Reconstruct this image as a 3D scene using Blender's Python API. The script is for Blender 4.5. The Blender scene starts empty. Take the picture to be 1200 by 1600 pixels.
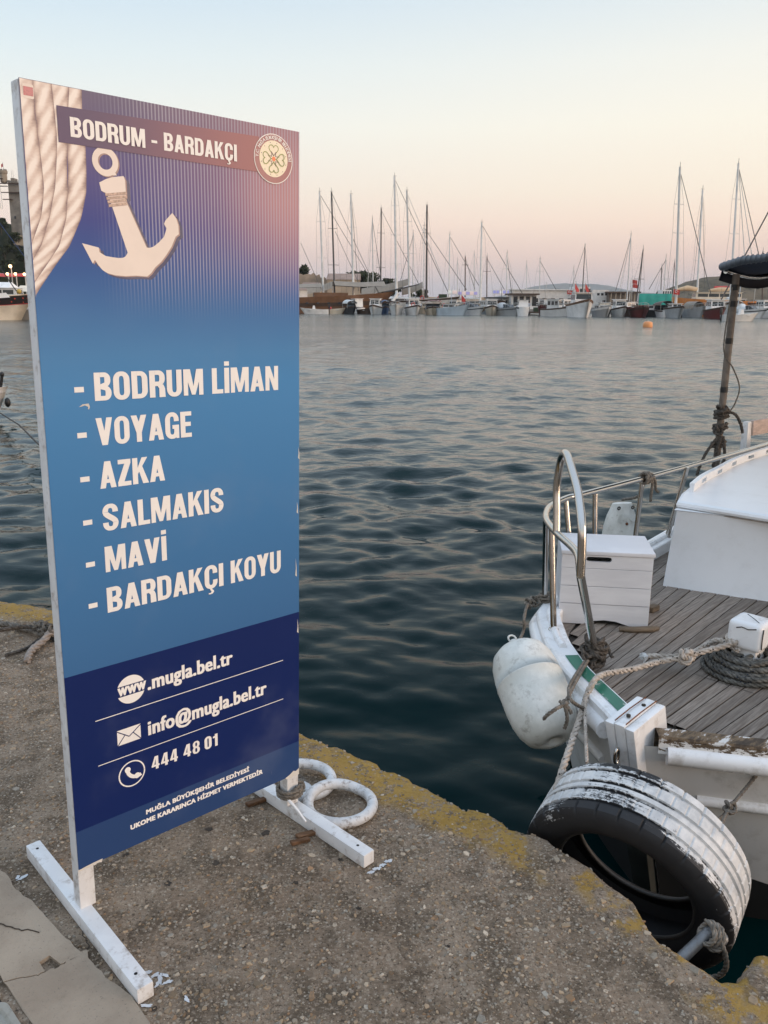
import bpy, bmesh, math, random
import numpy as np
from mathutils import Vector, Matrix, noise as mnoise

scene = bpy.context.scene
col = scene.collection
random.seed(4)
RNG = np.random.default_rng(11)
pi = math.pi

# ------------------------------------------------------------------ camera
CAM_H, PITCH, ROLL = 1.5, 0.2499, 0.005
cam_data = bpy.data.cameras.new('camera')
cam_data.sensor_fit = 'VERTICAL'
cam_data.sensor_height = 36.0
cam_data.lens = 1285.0 / 1600.0 * 36.0
cam_data.clip_start = 0.05
cam_data.clip_end = 20000.0
cam = bpy.data.objects.new('camera', cam_data)
col.objects.link(cam)
_cp, _sp = math.cos(PITCH), math.sin(PITCH)
_r, _f, _u = Vector((1, 0, 0)), Vector((0, _cp, -_sp)), Vector((0, _sp, _cp))
_cr, _sr = math.cos(ROLL), math.sin(ROLL)
_A, _B, _W = _cr * _r + _sr * _u, -_sr * _r + _cr * _u, _f
cam.matrix_world = Matrix(((_A.x, _B.x, -_W.x, 0), (_A.y, _B.y, -_W.y, 0), (_A.z, _B.z, -_W.z, CAM_H), (0, 0, 0, 1)))
scene.camera = cam

# ------------------------------------------------------------------ sky (dusk) and low warm afterglow
SUN_AZ = math.atan2(0.94, -0.34)          # clockwise from +Y
SUN_EL = math.radians(6.0)
world = bpy.data.worlds.new('World')
scene.world = world
world.use_nodes = True
wt = world.node_tree
wt.nodes.clear()
w_out = wt.nodes.new('ShaderNodeOutputWorld')
w_bg = wt.nodes.new('ShaderNodeBackground')
w_tc = wt.nodes.new('ShaderNodeTexCoord')
w_sep = wt.nodes.new('ShaderNodeSeparateXYZ')
wt.links.new(w_tc.outputs['Generated'], w_sep.inputs[0])


def w_ramp(stops):
    r = wt.nodes.new('ShaderNodeValToRGB')
    e = r.color_ramp.elements
    e[0].position, e[0].color = stops[0][0], (*stops[0][1], 1)
    e[1].position, e[1].color = stops[-1][0], (*stops[-1][1], 1)
    for p, c in stops[1:-1]:
        k = e.new(p)
        k.color = (*c, 1)
    wt.links.new(w_sep.outputs[2], r.inputs[0])
    return r


cool = w_ramp([(0.0, (.50, .44, .49)), (.016, (.59, .50, .535)), (.052, (.77, .60, .56)), (.087, (.91, .72, .635)), (.121, (.91, .80, .705)),
               (.186, (.88, .89, .84)), (.246, (.74, .84, .875)), (.302, (.61, .755, .87)), (.5, (.68, .84, 1.04)), (1.0, (.78, .97, 1.26))])
warm = w_ramp([(0.0, (.57, .46, .45)), (.016, (.68, .52, .49)), (.052, (.89, .64, .54)), (.087, (1.0, .78, .63)), (.121, (1.0, .86, .70)),
               (.186, (1.0, .93, .79)), (.246, (.93, .91, .83)), (.302, (.79, .845, .85)), (.5, (.78, .87, .98)), (1.0, (.78, .97, 1.26))])
w_dot = wt.nodes.new('ShaderNodeVectorMath')
w_dot.operation = 'DOT_PRODUCT'
w_dot.inputs[1].default_value = (math.sin(SUN_AZ), math.cos(SUN_AZ), 0)
wt.links.new(w_tc.outputs['Generated'], w_dot.inputs[0])
w_map = wt.nodes.new('ShaderNodeMapRange')
w_map.interpolation_type = 'SMOOTHSTEP'
w_map.inputs[1].default_value = -0.85
w_map.inputs[2].default_value = 0.25
wt.links.new(w_dot.outputs['Value'], w_map.inputs[0])
w_mix = wt.nodes.new('ShaderNodeMix')
w_mix.data_type = 'RGBA'
wt.links.new(w_map.outputs[0], w_mix.inputs[0])
wt.links.new(cool.outputs[0], w_mix.inputs[6])
wt.links.new(warm.outputs[0], w_mix.inputs[7])
w_sky = wt.nodes.new('ShaderNodeTexSky')
w_sky.sky_type = 'NISHITA'
w_sky.sun_disc = False
w_sky.sun_elevation = SUN_EL
w_sky.sun_rotation = SUN_AZ
w_bg2 = wt.nodes.new('ShaderNodeBackground')
w_bg2.inputs[1].default_value = 0.015
wt.links.new(w_sky.outputs[0], w_bg2.inputs[0])
w_bg.inputs[1].default_value = 1.02
wt.links.new(w_mix.outputs[2], w_bg.inputs[0])
w_add = wt.nodes.new('ShaderNodeAddShader')
wt.links.new(w_bg.outputs[0], w_add.inputs[0])
wt.links.new(w_bg2.outputs[0], w_add.inputs[1])
wt.links.new(w_add.outputs[0], w_out.inputs[0])

sun_data = bpy.data.lights.new('sun', 'SUN')
sun_data.energy = 2.3
sun_data.angle = math.radians(32)
sun_data.color = (1.0, .72, .52)
sun = bpy.data.objects.new('sun', sun_data)
col.objects.link(sun)
_sd = Vector((math.sin(SUN_AZ) * math.cos(SUN_EL), math.cos(SUN_AZ) * math.cos(SUN_EL), math.sin(SUN_EL)))
sun.rotation_euler = _sd.to_track_quat('Z', 'Y').to_euler()
sun.location = _sd * 30

scene.view_settings.view_transform = 'Standard'
scene.view_settings.look = 'None'
scene.view_settings.exposure = 0.0
scene.view_settings.gamma = 1.0
scene.view_settings.use_curve_mapping = False

# ------------------------------------------------------------------ helpers
WATER = -0.65


def at(px, py, depth):
    """a place in the world at this depth along the view"""
    px, py, depth = float(px), float(py), float(depth)
    return Vector((0, 0, CAM_H)) + depth * ((px - 600) / 1285 * _A - (py - 800) / 1285 * _B + _W)


def onz(px, py, z=0.0):
    d = (px - 600) / 1285 * _A - (py - 800) / 1285 * _B + _W
    return Vector((0, 0, CAM_H)) + d * ((z - CAM_H) / d.z)


def hash2(ix, iy, s):
    h = (ix.astype(np.int64) * 374761393 + iy.astype(np.int64) * 668265263 + s * 974634777) & 0xFFFFFFFF
    h = ((h ^ (h >> 13)) * 1274126177) & 0xFFFFFFFF
    return ((h ^ (h >> 16)) & 0xFFFF) / 65535.0


def vnoise(x, y, s=0):
    ix, iy = np.floor(x), np.floor(y)
    fx, fy = x - ix, y - iy
    fx, fy = fx * fx * (3 - 2 * fx), fy * fy * (3 - 2 * fy)
    a, b = hash2(ix, iy, s), hash2(ix + 1, iy, s)
    c, d = hash2(ix, iy + 1, s), hash2(ix + 1, iy + 1, s)
    return (a + (b - a) * fx) * (1 - fy) + (c + (d - c) * fx) * fy


def fbm(x, y, s=0, o=4):
    r, amp, t = 0.0, 1.0, 0.0
    for k in range(o):
        r = r + amp * vnoise(x * 2 ** k, y * 2 ** k, s + k)
        t += amp
        amp *= .5
    return r / t


class MB:
    def __init__(self):
        self.v, self.f, self.s = [], [], []

    def add(self, vs, fs, smooth=False):
        n = len(self.v)
        self.v += [tuple(p) for p in vs]
        self.f += [tuple(i + n for i in f) for f in fs]
        self.s += [smooth] * len(fs)
        return self

    def box(self, lo, hi):
        x0, y0, z0 = lo
        x1, y1, z1 = hi
        return self.hexa([(x0, y0, z0), (x1, y0, z0), (x1, y1, z0), (x0, y1, z0), (x0, y0, z1), (x1, y0, z1), (x1, y1, z1), (x0, y1, z1)])

    def hexa(self, c):
        return self.add(c, [(3, 2, 1, 0), (4, 5, 6, 7), (0, 1, 5, 4), (1, 2, 6, 5), (2, 3, 7, 6), (3, 0, 4, 7)])

    def prism(self, poly, h):
        """closed outline (3D points) pushed along vector h"""
        n = len(poly)
        poly = [Vector(p) for p in poly]
        h = Vector(h)
        vs = poly + [p + h for p in poly]
        fs = [tuple(range(n))[::-1], tuple(range(n, 2 * n))]
        fs += [(i, (i + 1) % n, (i + 1) % n + n, i + n) for i in range(n)]
        return self.add(vs, fs)

    def tube(self, path, r, n=8, closed=False, cap=True, smooth=True):
        P = [Vector(p) for p in path]
        m = len(P)
        if m < 2:
            return self
        R = r if isinstance(r, (list, tuple)) else [r] * m
        T = []
        for i in range(m):
            if closed:
                t = P[(i + 1) % m] - P[i - 1]
            else:
                t = P[min(i + 1, m - 1)] - P[max(i - 1, 0)]
            T.append(t.normalized() if t.length > 1e-12 else Vector((0, 0, 1)))
        a = Vector((0, 0, 1)) if abs(T[0].z) < .9 else Vector((1, 0, 0))
        N = (a - T[0] * a.dot(T[0])).normalized()
        vs = []
        for i in range(m):
            N = (N - T[i] * N.dot(T[i]))
            N = N.normalized() if N.length > 1e-9 else T[i].orthogonal().normalized()
            Bn = T[i].cross(N)
            for k in range(n):
                an = 2 * pi * k / n
                vs.append(P[i] + (N * math.cos(an) + Bn * math.sin(an)) * R[i])
        fs = []
        for i in range(m if closed else m - 1):
            j = (i + 1) % m
            for k in range(n):
                l = (k + 1) % n
                fs.append((i * n + k, j * n + k, j * n + l, i * n + l)[::-1])
        self.add(vs, fs, smooth)
        if cap and not closed:
            self.add(vs[:n], [tuple(range(n))])
            self.add(vs[-n:], [tuple(range(n))[::-1]])
        return self

    def lathe(self, prof, c=(0, 0, 0), axis=(0, 0, 1), n=24, smooth=True):
        c = Vector(c)
        ax = Vector(axis).normalized()
        u = ax.orthogonal().normalized()
        w = ax.cross(u)
        vs = []
        for r, h in prof:
            for k in range(n):
                an = 2 * pi * k / n
                vs.append(c + ax * h + (u * math.cos(an) + w * math.sin(an)) * r)
        fs = []
        for i in range(len(prof) - 1):
            for k in range(n):
                l = (k + 1) % n
                fs.append((i * n + k, i * n + l, (i + 1) * n + l, (i + 1) * n + k))
        return self.add(vs, fs, smooth)

    def grid(self, rows, smooth=True, closed=False):
        n = len(rows[0])
        vs = [p for r in rows for p in r]
        fs = []
        for i in range(len(rows) - 1):
            for k in range(n if closed else n - 1):
                l = (k + 1) % n
                fs.append((i * n + k, i * n + l, (i + 1) * n + l, (i + 1) * n + k))
        return self.add(vs, fs, smooth)

    def ball(self, c, r, n=10, sc=(1, 1, 1)):
        c = Vector(c)
        rows = []
        for i in range(n // 2 + 1):
            th = pi * i / (n // 2)
            rows.append([c + Vector((sc[0] * r * math.sin(th) * math.cos(2 * pi * k / n), sc[1] * r * math.sin(th) * math.sin(2 * pi * k / n), sc[2] * r * math.cos(th))) for k in range(n)])
        return self.grid(rows, True, True)

    def build(self, name, mat, parent=None, world=False, bevel=0.0, seg=2, attrs=None, merge=True):
        V = self.v
        if world and parent is not None:
            inv = root_of(parent).inverted()
            V = [tuple(inv @ Vector(p)) for p in V]
        me = bpy.data.meshes.new(name)
        me.from_pydata([tuple(p) for p in V], [], self.f)
        me.polygons.foreach_set('use_smooth', self.s)
        if bevel > 0:
            bm = bmesh.new()
            bm.from_mesh(me)
            bmesh.ops.remove_doubles(bm, verts=bm.verts, dist=1e-6)
            bmesh.ops.bevel(bm, geom=list(bm.edges), offset=bevel, segments=seg, affect='EDGES', profile=.6, clamp_overlap=True)
            bmesh.ops.recalc_face_normals(bm, faces=bm.faces)
            bm.to_mesh(me)
            bm.free()
            if len(me.polygons) and seg > 1:
                me.polygons.foreach_set('use_smooth', [True] * len(me.polygons))
                me.set_sharp_from_angle(angle=math.radians(50))
        me.materials.append(mat)
        me.update()
        o = bpy.data.objects.new(name, me)
        col.objects.link(o)
        if parent is not None:
            o.parent = parent
        return o


def root_of(o):
    while o.parent is not None:
        o = o.parent
    return o.matrix_basis.copy()


def tag(o, label=None, cat=None, group=None, kind=None):
    if label:
        o['label'] = label
    if cat:
        o['category'] = cat
    if group:
        o['group'] = group
    if kind:
        o['kind'] = kind
    return o


def thing(name, label, cat, loc=(0, 0, 0), rz=0.0, group=None, mat=None):
    o = bpy.data.objects.new(name, None)
    o.empty_display_size = .1
    if mat is not None:
        o.matrix_basis = mat
    else:
        o.location = loc
        o.rotation_euler = (0, 0, rz)
        o.matrix_basis = Matrix.Translation(Vector(loc)) @ Matrix.Rotation(rz, 4, 'Z')
    col.objects.link(o)
    return tag(o, label, cat, group)


def spline(pts, step=.02, closed=False):
    """Catmull-Rom through the points, resampled evenly"""
    P = [Vector(p) for p in pts]
    n = len(P)
    out = []
    rng_ = range(n if closed else n - 1)
    for i in rng_:
        if closed:
            p0, p1, p2, p3 = P[i - 1], P[i], P[(i + 1) % n], P[(i + 2) % n]
        else:
            p1, p2 = P[i], P[i + 1]
            p0 = P[i - 1] if i > 0 else p1 * 2 - p2
            p3 = P[i + 2] if i + 2 < n else p2 * 2 - p1
        m = max(2, int((p2 - p1).length / step))
        for k in range(m):
            t = k / m
            out.append(.5 * ((2 * p1) + (p2 - p0) * t + (2 * p0 - 5 * p1 + 4 * p2 - p3) * t * t + (3 * p1 - p0 - 3 * p2 + p3) * t ** 3))
    if not closed:
        out.append(P[-1])
    return out


def rope_mesh(mb, pts, r, closed=False, strands=3, lay=7.0, wob=0.0):
    path = spline(pts, r * .9, closed)
    m = len(path)
    if wob:
        path = [p + Vector(mnoise.noise_vector(p * 14)) * wob for p in path]
    T = [((path[min(i + 1, m - 1)] - path[max(i - 1, 0)]).normalized() if (path[min(i + 1, m - 1)] - path[max(i - 1, 0)]).length > 1e-9 else Vector((0, 0, 1))) for i in range(m)]
    N = T[0].orthogonal().normalized()
    fr = []
    for i in range(m):
        N = (N - T[i] * N.dot(T[i])).normalized()
        fr.append((N.copy(), T[i].cross(N)))
    L = 0.0
    ph = [0.0]
    for i in range(1, m):
        L += (path[i] - path[i - 1]).length
        ph.append(L / (lay * r) * 2 * pi)
    for s in range(strands):
        q = [path[i] + (fr[i][0] * math.cos(ph[i] + 2 * pi * s / strands) + fr[i][1] * math.sin(ph[i] + 2 * pi * s / strands)) * r * .5 for i in range(m)]
        mb.tube(q, r * .56, n=5, cap=True)
    return mb


# ------------------------------------------------------------------ material graph helper
class G:
    def __init__(self, name):
        self.m = bpy.data.materials.new(name)
        self.m.use_nodes = True
        self.t = self.m.node_tree
        self.t.nodes.clear()
        self.out = self.t.nodes.new('ShaderNodeOutputMaterial')
        self.b = self.t.nodes.new('ShaderNodeBsdfPrincipled')
        self.t.links.new(self.b.outputs[0], self.out.inputs[0])
        self._tc = None

    def tc(self, which='Object'):
        if self._tc is None:
            self._tc = self.t.nodes.new('ShaderNodeTexCoord')
        return self._tc.outputs[which]

    def put(self, inp, v):
        if isinstance(v, (int, float)):
            inp.default_value = v
        elif isinstance(v, (tuple, list)):
            inp.default_value = (*v, 1) if len(v) == 3 and inp.type == 'RGBA' else v
        elif v is not None:
            self.t.links.new(v, inp)

    def math(self, op, a, b=None, c=None, clamp=False):
        n = self.t.nodes.new('ShaderNodeMath')
        n.operation = op
        n.use_clamp = clamp
        self.put(n.inputs[0], a)
        if b is not None:
            self.put(n.inputs[1], b)
        if c is not None:
            self.put(n.inputs[2], c)
        return n.outputs[0]

    def mix(self, f, a, b, mode='MIX'):
        n = self.t.nodes.new('ShaderNodeMix')
        n.data_type = 'RGBA'
        n.blend_type = mode
        self.put(n.inputs[0], f)
        self.put(n.inputs[6], a)
        self.put(n.inputs[7], b)
        return n.outputs[2]

    def step(self, v, a, b):
        n = self.t.nodes.new('ShaderNodeMapRange')
        n.interpolation_type = 'SMOOTHSTEP'
        self.put(n.inputs[0], v)
        n.inputs[1].default_value = a
        n.inputs[2].default_value = b
        return n.outputs[0]

    def lin(self, v, a, b, c, d):
        n = self.t.nodes.new('ShaderNodeMapRange')
        self.put(n.inputs[0], v)
        for k, x in enumerate((a, b, c, d)):
            n.inputs[k + 1].default_value = x
        return n.outputs[0]

    def scaled(self, vec, s):
        n = self.t.nodes.new('ShaderNodeMapping')
        self.put(n.inputs[0], vec)
        n.inputs[3].default_value = s if isinstance(s, (tuple, list)) else (s, s, s)
        return n.outputs[0]

    def noise(self, scale, detail=3, rough=.55, vec=None, dist=0.0):
        n = self.t.nodes.new('ShaderNodeTexNoise')
        n.inputs['Scale'].default_value = scale
        n.inputs['Detail'].default_value = detail
        n.inputs['Roughness'].default_value = rough
        n.inputs['Distortion'].default_value = dist
        self.put(n.inputs['Vector'], vec if vec is not None else self.tc())
        return n.outputs[0]

    def voro(self, scale, vec=None, feature='F1', rnd=1.0):
        n = self.t.nodes.new('ShaderNodeTexVoronoi')
        n.feature = feature
        n.inputs['Scale'].default_value = scale
        n.inputs['Randomness'].default_value = rnd
        self.put(n.inputs['Vector'], vec if vec is not None else self.tc())
        return n

    def ramp(self, f, stops):
        r = self.t.nodes.new('ShaderNodeValToRGB')
        e = r.color_ramp.elements
        e[0].position, e[0].color = stops[0][0], (*stops[0][1], 1)
        e[1].position, e[1].color = stops[-1][0], (*stops[-1][1], 1)
        for p, c in stops[1:-1]:
            e.new(p).color = (*c, 1)
        self.put(r.inputs[0], f)
        return r.outputs[0]

    def sep(self, v=None):
        n = self.t.nodes.new('ShaderNodeSeparateXYZ')
        self.put(n.inputs[0], v if v is not None else self.tc())
        return n.outputs

    def attr(self, name):
        n = self.t.nodes.new('ShaderNodeAttribute')
        n.attribute_name = name
        return n

    def bump(self, h, strength=.3, dist=.01, normal=None):
        n = self.t.nodes.new('ShaderNodeBump')
        n.inputs['Strength'].default_value = strength
        n.inputs['Distance'].default_value = dist
        self.put(n.inputs['Height'], h)
        if normal is not None:
            self.t.links.new(normal, n.inputs['Normal'])
        self.t.links.new(n.outputs[0], self.b.inputs['Normal'])
        return n.outputs[0]

    def set(self, color=None, rough=None, metal=None, spec=None, **k):
        if color is not None:
            self.put(self.b.inputs['Base Color'], color)
        if rough is not None:
            self.put(self.b.inputs['Roughness'], rough)
        if metal is not None:
            self.put(self.b.inputs['Metallic'], metal)
        if spec is not None:
            self.put(self.b.inputs['Specular IOR Level'], spec)
        for kk, v in k.items():
            self.put(self.b.inputs[kk.replace('_', ' ')], v)
        return self.m


def plain(name, c, rough=.6, metal=0.0, var=.12, scale=6.0, bump=0.0, bscale=60.0, dirt=None, dirt_amt=.35, coord='Object'):
    g = G(name)
    n = g.noise(scale, 4, .6, g.tc(coord))
    c = tuple(c)
    lo = tuple(x * (1 - var) for x in c)
    hi = tuple(min(1, x * (1 + var)) for x in c)
    colr = g.mix(g.step(n, .3, .7), lo, hi)
    if dirt:
        n2 = g.noise(scale * 2.7, 6, .7, g.tc(coord))
        colr = g.mix(g.math('MULTIPLY', g.step(n2, .5, .72), dirt_amt), colr, dirt)
    rr = g.lin(n, .2, .8, max(.02, rough - .08), min(1, rough + .08))
    m = g.set(colr, rr, metal)
    if bump:
        g.bump(g.noise(bscale, 4, .6, g.tc(coord)), bump, .01)
    return m

# ================================================================== WATER
def make_water():
    g = G('sea_water')
    p = g.tc('Object')
    s1 = g.scaled(p, (1.0, 1.6, 1.0))
    n1 = g.noise(1.9, 3, .55, s1, .3)
    n2 = g.noise(6.5, 3, .5, s1, .2)
    n3 = g.noise(.33, 2, .5, g.scaled(p, (1, 1.4, 1)))
    far = g.noise(.05, 3, .5, g.scaled(p, (.35, 1.6, 1)))
    calm = g.step(far, .35, .62)
    h = g.math('ADD', g.math('MULTIPLY', n1, .55), g.math('MULTIPLY', n2, .10))
    h = g.math('ADD', h, g.math('MULTIPLY', n3, .9))
    d = g.attr('dist').outputs['Fac']
    amt = g.lin(d, 0.0, 1.0, .022, .24)
    amt = g.math('MULTIPLY', amt, g.lin(calm, 0, 1, .55, 1.0))
    n = g.t.nodes.new('ShaderNodeBump')
    n.inputs['Strength'].default_value = 1.0
    g.put(n.inputs['Distance'], amt)
    g.put(n.inputs['Height'], h)
    g.t.links.new(n.outputs[0], g.b.inputs['Normal'])
    g.b.inputs['Specular Tint'].default_value = (.84, .97, 1.0, 1)
    g.set((.0010, .0140, .0148), g.lin(d, 0, 1, .06, .13), 0.0, g.lin(d, 0, .6, .07, 1.0))
    g.b.inputs['IOR'].default_value = 1.333
    mat = g.m
    # fine part: rows open out with distance
    nr, nc = 760, 420
    t = np.linspace(0, 1, nr)
    Y = 1.0 * (70.0 / 1.0) ** t
    u = np.linspace(-1, 1, nc)
    XX = u[None, :] * (2.2 + Y[:, None] * .72)
    YY = np.repeat(Y[:, None], nc, 1)
    Z = np.zeros_like(XX)
    rg = np.random.default_rng(5)
    for i in range(80):
        lam = .20 * (1.6 / .20) ** rg.random()
        th = rg.normal(1.42, .58)
        k = 2 * pi / lam
        ph = rg.random() * 6.28
        a = .0056 * lam ** .74 * (.6 + .8 * rg.random())
        cell = np.maximum(Y[:, None] * (math.log(70) / nr), (2.2 + Y[:, None] * .72) * 2 / nc)
        fade = np.clip((lam / cell - 3) / 5, 0, 1)
        arg = k * (XX * math.cos(th) + YY * math.sin(th)) + ph + 1.3 * np.sin(k * .23 * (XX * math.sin(th) - YY * math.cos(th)) + ph * 3)
        Z += a * fade * (np.sin(arg) + .22 * np.cos(2 * arg))
    pat = .45 + .9 * fbm(XX * .12 + 7, YY * .22 + 3, 3, 3)
    Z *= pat * np.clip(.42 + (YY - 2.5) / 13.0, .42, 1.0) * .80
    edge = np.minimum(1, np.minimum((1 - np.abs(u))[None, :] * 12, (1 - t)[:, None] * 12))
    Z = Z * np.clip(edge, 0, 1) + WATER
    V = np.stack([XX, YY, Z], -1).reshape(-1, 3)
    idx = np.arange(nr * nc).reshape(nr, nc)
    Fq = np.stack([idx[:-1, :-1], idx[:-1, 1:], idx[1:, 1:], idx[1:, :-1]], -1).reshape(-1, 4)
    dist = YY.reshape(-1)
    # coarse surround reaching the horizon, stitched by simply continuing outside
    me = bpy.data.meshes.new('sea_water')
    L = 9000.0
    base = len(V)
    W0, W1 = 2.2 + Y[0] * .72, 2.2 + Y[-1] * .72
    ex = [(-W0, Y[0]), (W0, Y[0]), (W1, Y[-1]), (-W1, Y[-1]), (-L, Y[0]), (L, Y[0]), (L, L), (-L, L), (-L, -300), (L, -300), (-L, Y[-1]), (L, Y[-1]), (-W1, L), (W1, L)]
    EV = [(x, y, WATER) for x, y in ex]
    b = base
    EF = [(b + 4, b + 0, b + 3, b + 10), (b + 1, b + 5, b + 11, b + 2), (b + 10, b + 3, b + 12, b + 7), (b + 3, b + 2, b + 13, b + 12), (b + 2, b + 11, b + 6, b + 13), (b + 8, b + 9, b + 5, b + 4)]
    me.from_pydata(V.tolist() + EV, [], Fq.tolist() + [tuple(f) for f in EF])
    me.polygons.foreach_set('use_smooth', [True] * len(me.polygons))
    at_ = me.attributes.new('dist', 'FLOAT', 'POINT')
    dd = np.concatenate([np.clip((dist - 4) / 40.0, 0, 1), [0, 0, 1, 1, 1, 1, 1, 1, 1, 1, 1, 1, 1, 1]])
    at_.data.foreach_set('value', dd.astype(np.float32))
    me.materials.append(mat)
    o = bpy.data.objects.new('sea_water', me)
    col.objects.link(o)
    tag(o, kind='structure')
    # the bed below, so that the sheet has something under it
    m = MB().box((-L, -400, -9), (L, L, -8))
    tag(m.build('sea_bed', plain('bed', (.02, .03, .03), .9)), kind='structure')


make_water()

# ================================================================== QUAY
EX = np.array([-60, -9, -5, -3.2, -2.6, -1.99, -1.68, -1.2, -.7, -.3, 0, .25, .449, .535, .60, .650, .662, .70, .735, .775, .816, .842, .875, .907, 1.05, 1.4, 2.2, 5, 12])
EY = np.array([6.2, 5.6, 4.9, 4.3, 4.12, 4.02, 3.905, 3.55, 3.08, 2.70, 2.457, 2.265, 2.105, 2.005, 1.925, 1.840, 1.725, 1.672, 1.632, 1.585, 1.572, 1.602, 1.650, 1.660, 1.63, 1.42, .85, -.9, -5])


def edge_y(x):
    x = np.asarray(x, float)
    y = np.interp(x, EX, EY)
    ch = np.clip(fbm(x * 16, x * 0 + 5.5, 25, 2) - .56, 0, 1) * .16
    return y + (fbm(x * 9, x * 0 + 2.5, 21, 4) - .5) * .05 * np.clip(2.0 - np.abs(x) * .2, .3, 1) + (fbm(x * 48, x * 0 + 8.5, 22, 3) - .5) * .020 - ch * .6


def ground_z(x, y, e):
    z = (fbm(x * 3.1, y * 3.1, 31, 3) - .5) * .016 + (fbm(x * 18, y * 18, 33, 4) - .5) * .0065
    broken = np.clip(1 - e / (.03 + .07 * fbm(x * 11, y * 11, 40, 3) ** 1.5), 0, 1)
    return z - .03 * broken ** 2


def quay_material():
    g = G('quay_concrete')
    e = g.attr('edge').outputs['Fac']
    big = g.noise(1.7, 5, .6)
    mid = g.noise(9, 6, .65)
    fine = g.noise(85, 6, .75)
    c = g.mix(g.step(big, .35, .7), (.235, .172, .120), (.31, .237, .172))
    c = g.mix(g.step(mid, .42, .62), c, (.135, .100, .070))
    c = g.mix(g.math('MULTIPLY', g.step(fine, .48, .66), .75), c, (.42, .34, .26))
    c = g.mix(g.math('MULTIPLY', g.step(g.noise(135, 4, .7), .54, .64), .8), c, (.055, .042, .032))
    # aggregate too small to pick out
    for sc, lo, colr in ((88, .72, (.46, .39, .31)), (60, .90, (.36, .29, .22)), (140, .70, (.40, .33, .24))):
        v = g.voro(sc)
        pick = g.step(g.sep(v.outputs['Color'])[0], lo, lo + .02)
        inner = g.math('SUBTRACT', 1.0, g.step(v.outputs['Distance'], .22, .34))
        c = g.mix(g.math('MULTIPLY', g.math('MULTIPLY', pick, inner), .8), c, colr)
    # dark stained patches
    c = g.mix(g.math('MULTIPLY', g.step(g.noise(4.3, 5, .7), .58, .72), .3), c, (.12, .092, .068))
    # worn yellow paint along the edge
    wob = g.math('ADD', e, g.math('MULTIPLY', g.noise(5, 4, .6), .22))
    band = g.math('SUBTRACT', 1.0, g.step(wob, .26, .36))
    wear = g.step(g.math('ADD', g.math('MULTIPLY', g.noise(11, 7, .8), .6), g.math('MULTIPLY', g.noise(60, 5, .8), .4)), .42, .50)
    x = g.sep()[0]
    # on the right only scraps of it are left
    keep = g.math('SUBTRACT', 1.0, g.math('MULTIPLY', g.step(x, .22, .48), g.math('SUBTRACT', 1.0, g.step(g.noise(7.3, 3, .6), .44, .54))))
    ym = g.math('MULTIPLY', g.math('MULTIPLY', band, wear), keep)
    yc = g.mix(g.noise(30, 4, .7), (.28, .165, .035), (.50, .30, .06))
    c = g.mix(g.math('MULTIPLY', ym, .80), c, yc)
    # darker towards the foot of the wall
    z = g.sep()[2]
    c = g.mix(g.math('SUBTRACT', 1.0, g.step(z, -.45, -.18)), c, (.022, .022, .018))
    g.set(c, g.lin(mid, .3, .7, .78, .97), 0.0, .15)
    h = g.math('ADD', g.math('MULTIPLY', fine, .6), g.math('MULTIPLY', g.noise(260, 2, .5), .25))
    g.bump(h, 1.0, .009)
    return g.m


def make_quay():
    xs = np.concatenate([-np.geomspace(60, 3.4, 40)[:-1], np.arange(-3.4, 2.2, .0115), np.geomspace(2.2, 12, 30)])
    ev = edge_y(xs)
    vs = np.concatenate([[0, .002, .006], np.arange(.012, 2.9, .0125), np.geomspace(2.95, 10, 16)])
    XX = np.repeat(xs[None, :], len(vs), 0)
    E = np.repeat(vs[:, None], len(xs), 1)
    YY = ev[None, :] - E
    Z = ground_z(XX, YY, E)
    rows = [np.stack([XX[i], YY[i], Z[i]], -1) for i in range(len(vs))]
    # broken wall below the edge, going down into the water
    down = []
    for d in (.012, .03, .05, .08, .12, .17, .23, .3, .38, .47, .57, .68, .85, 1.3):
        zz = Z[0] - d
        off = (fbm(xs * 14, xs * 0 + d * 17, 61, 5) - .5) * .13 * min(1, d * 9) - .02 * min(1, d * 9)
        down.append(np.stack([xs, ev + off - .015, zz], -1))
    rows = down[::-1] + rows
    nr, nc = len(rows), len(xs)
    V = np.concatenate(rows)
    idx = np.arange(nr * nc).reshape(nr, nc)
    Fq = np.stack([idx[:-1, :-1], idx[1:, :-1], idx[1:, 1:], idx[:-1, 1:]], -1).reshape(-1, 4)[:, ::-1]
    me = bpy.data.meshes.new('quay_pavement')
    me.from_pydata(V.tolist(), [], Fq.tolist())
    me.polygons.foreach_set('use_smooth', [True] * len(me.polygons))
    a = me.attributes.new('edge', 'FLOAT', 'POINT')
    ea = np.concatenate([np.zeros(len(down) * nc), E.reshape(-1)])
    a.data.foreach_set('value', ea.astype(np.float32))
    me.materials.append(quay_material())
    o = bpy.data.objects.new('quay_pavement', me)
    col.objects.link(o)
    tag(o, kind='structure')


make_quay()


def smooth_slab(x, y):
    """1 inside the smoother cement screed at the near left"""
    bx = np.array([-1.45, -1.12, -1.03, -.985, -.90, -.80, -.70, -.60, -.50, -.40])
    by = np.array([2.12, 1.98, 1.912, 1.872, 1.795, 1.700, 1.622, 1.535, 1.44, 1.30])
    return np.interp(x, bx, by) + (fbm(np.asarray(x) * 14, np.asarray(x) * 0 + .7, 71, 3) - .5) * .05


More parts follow.
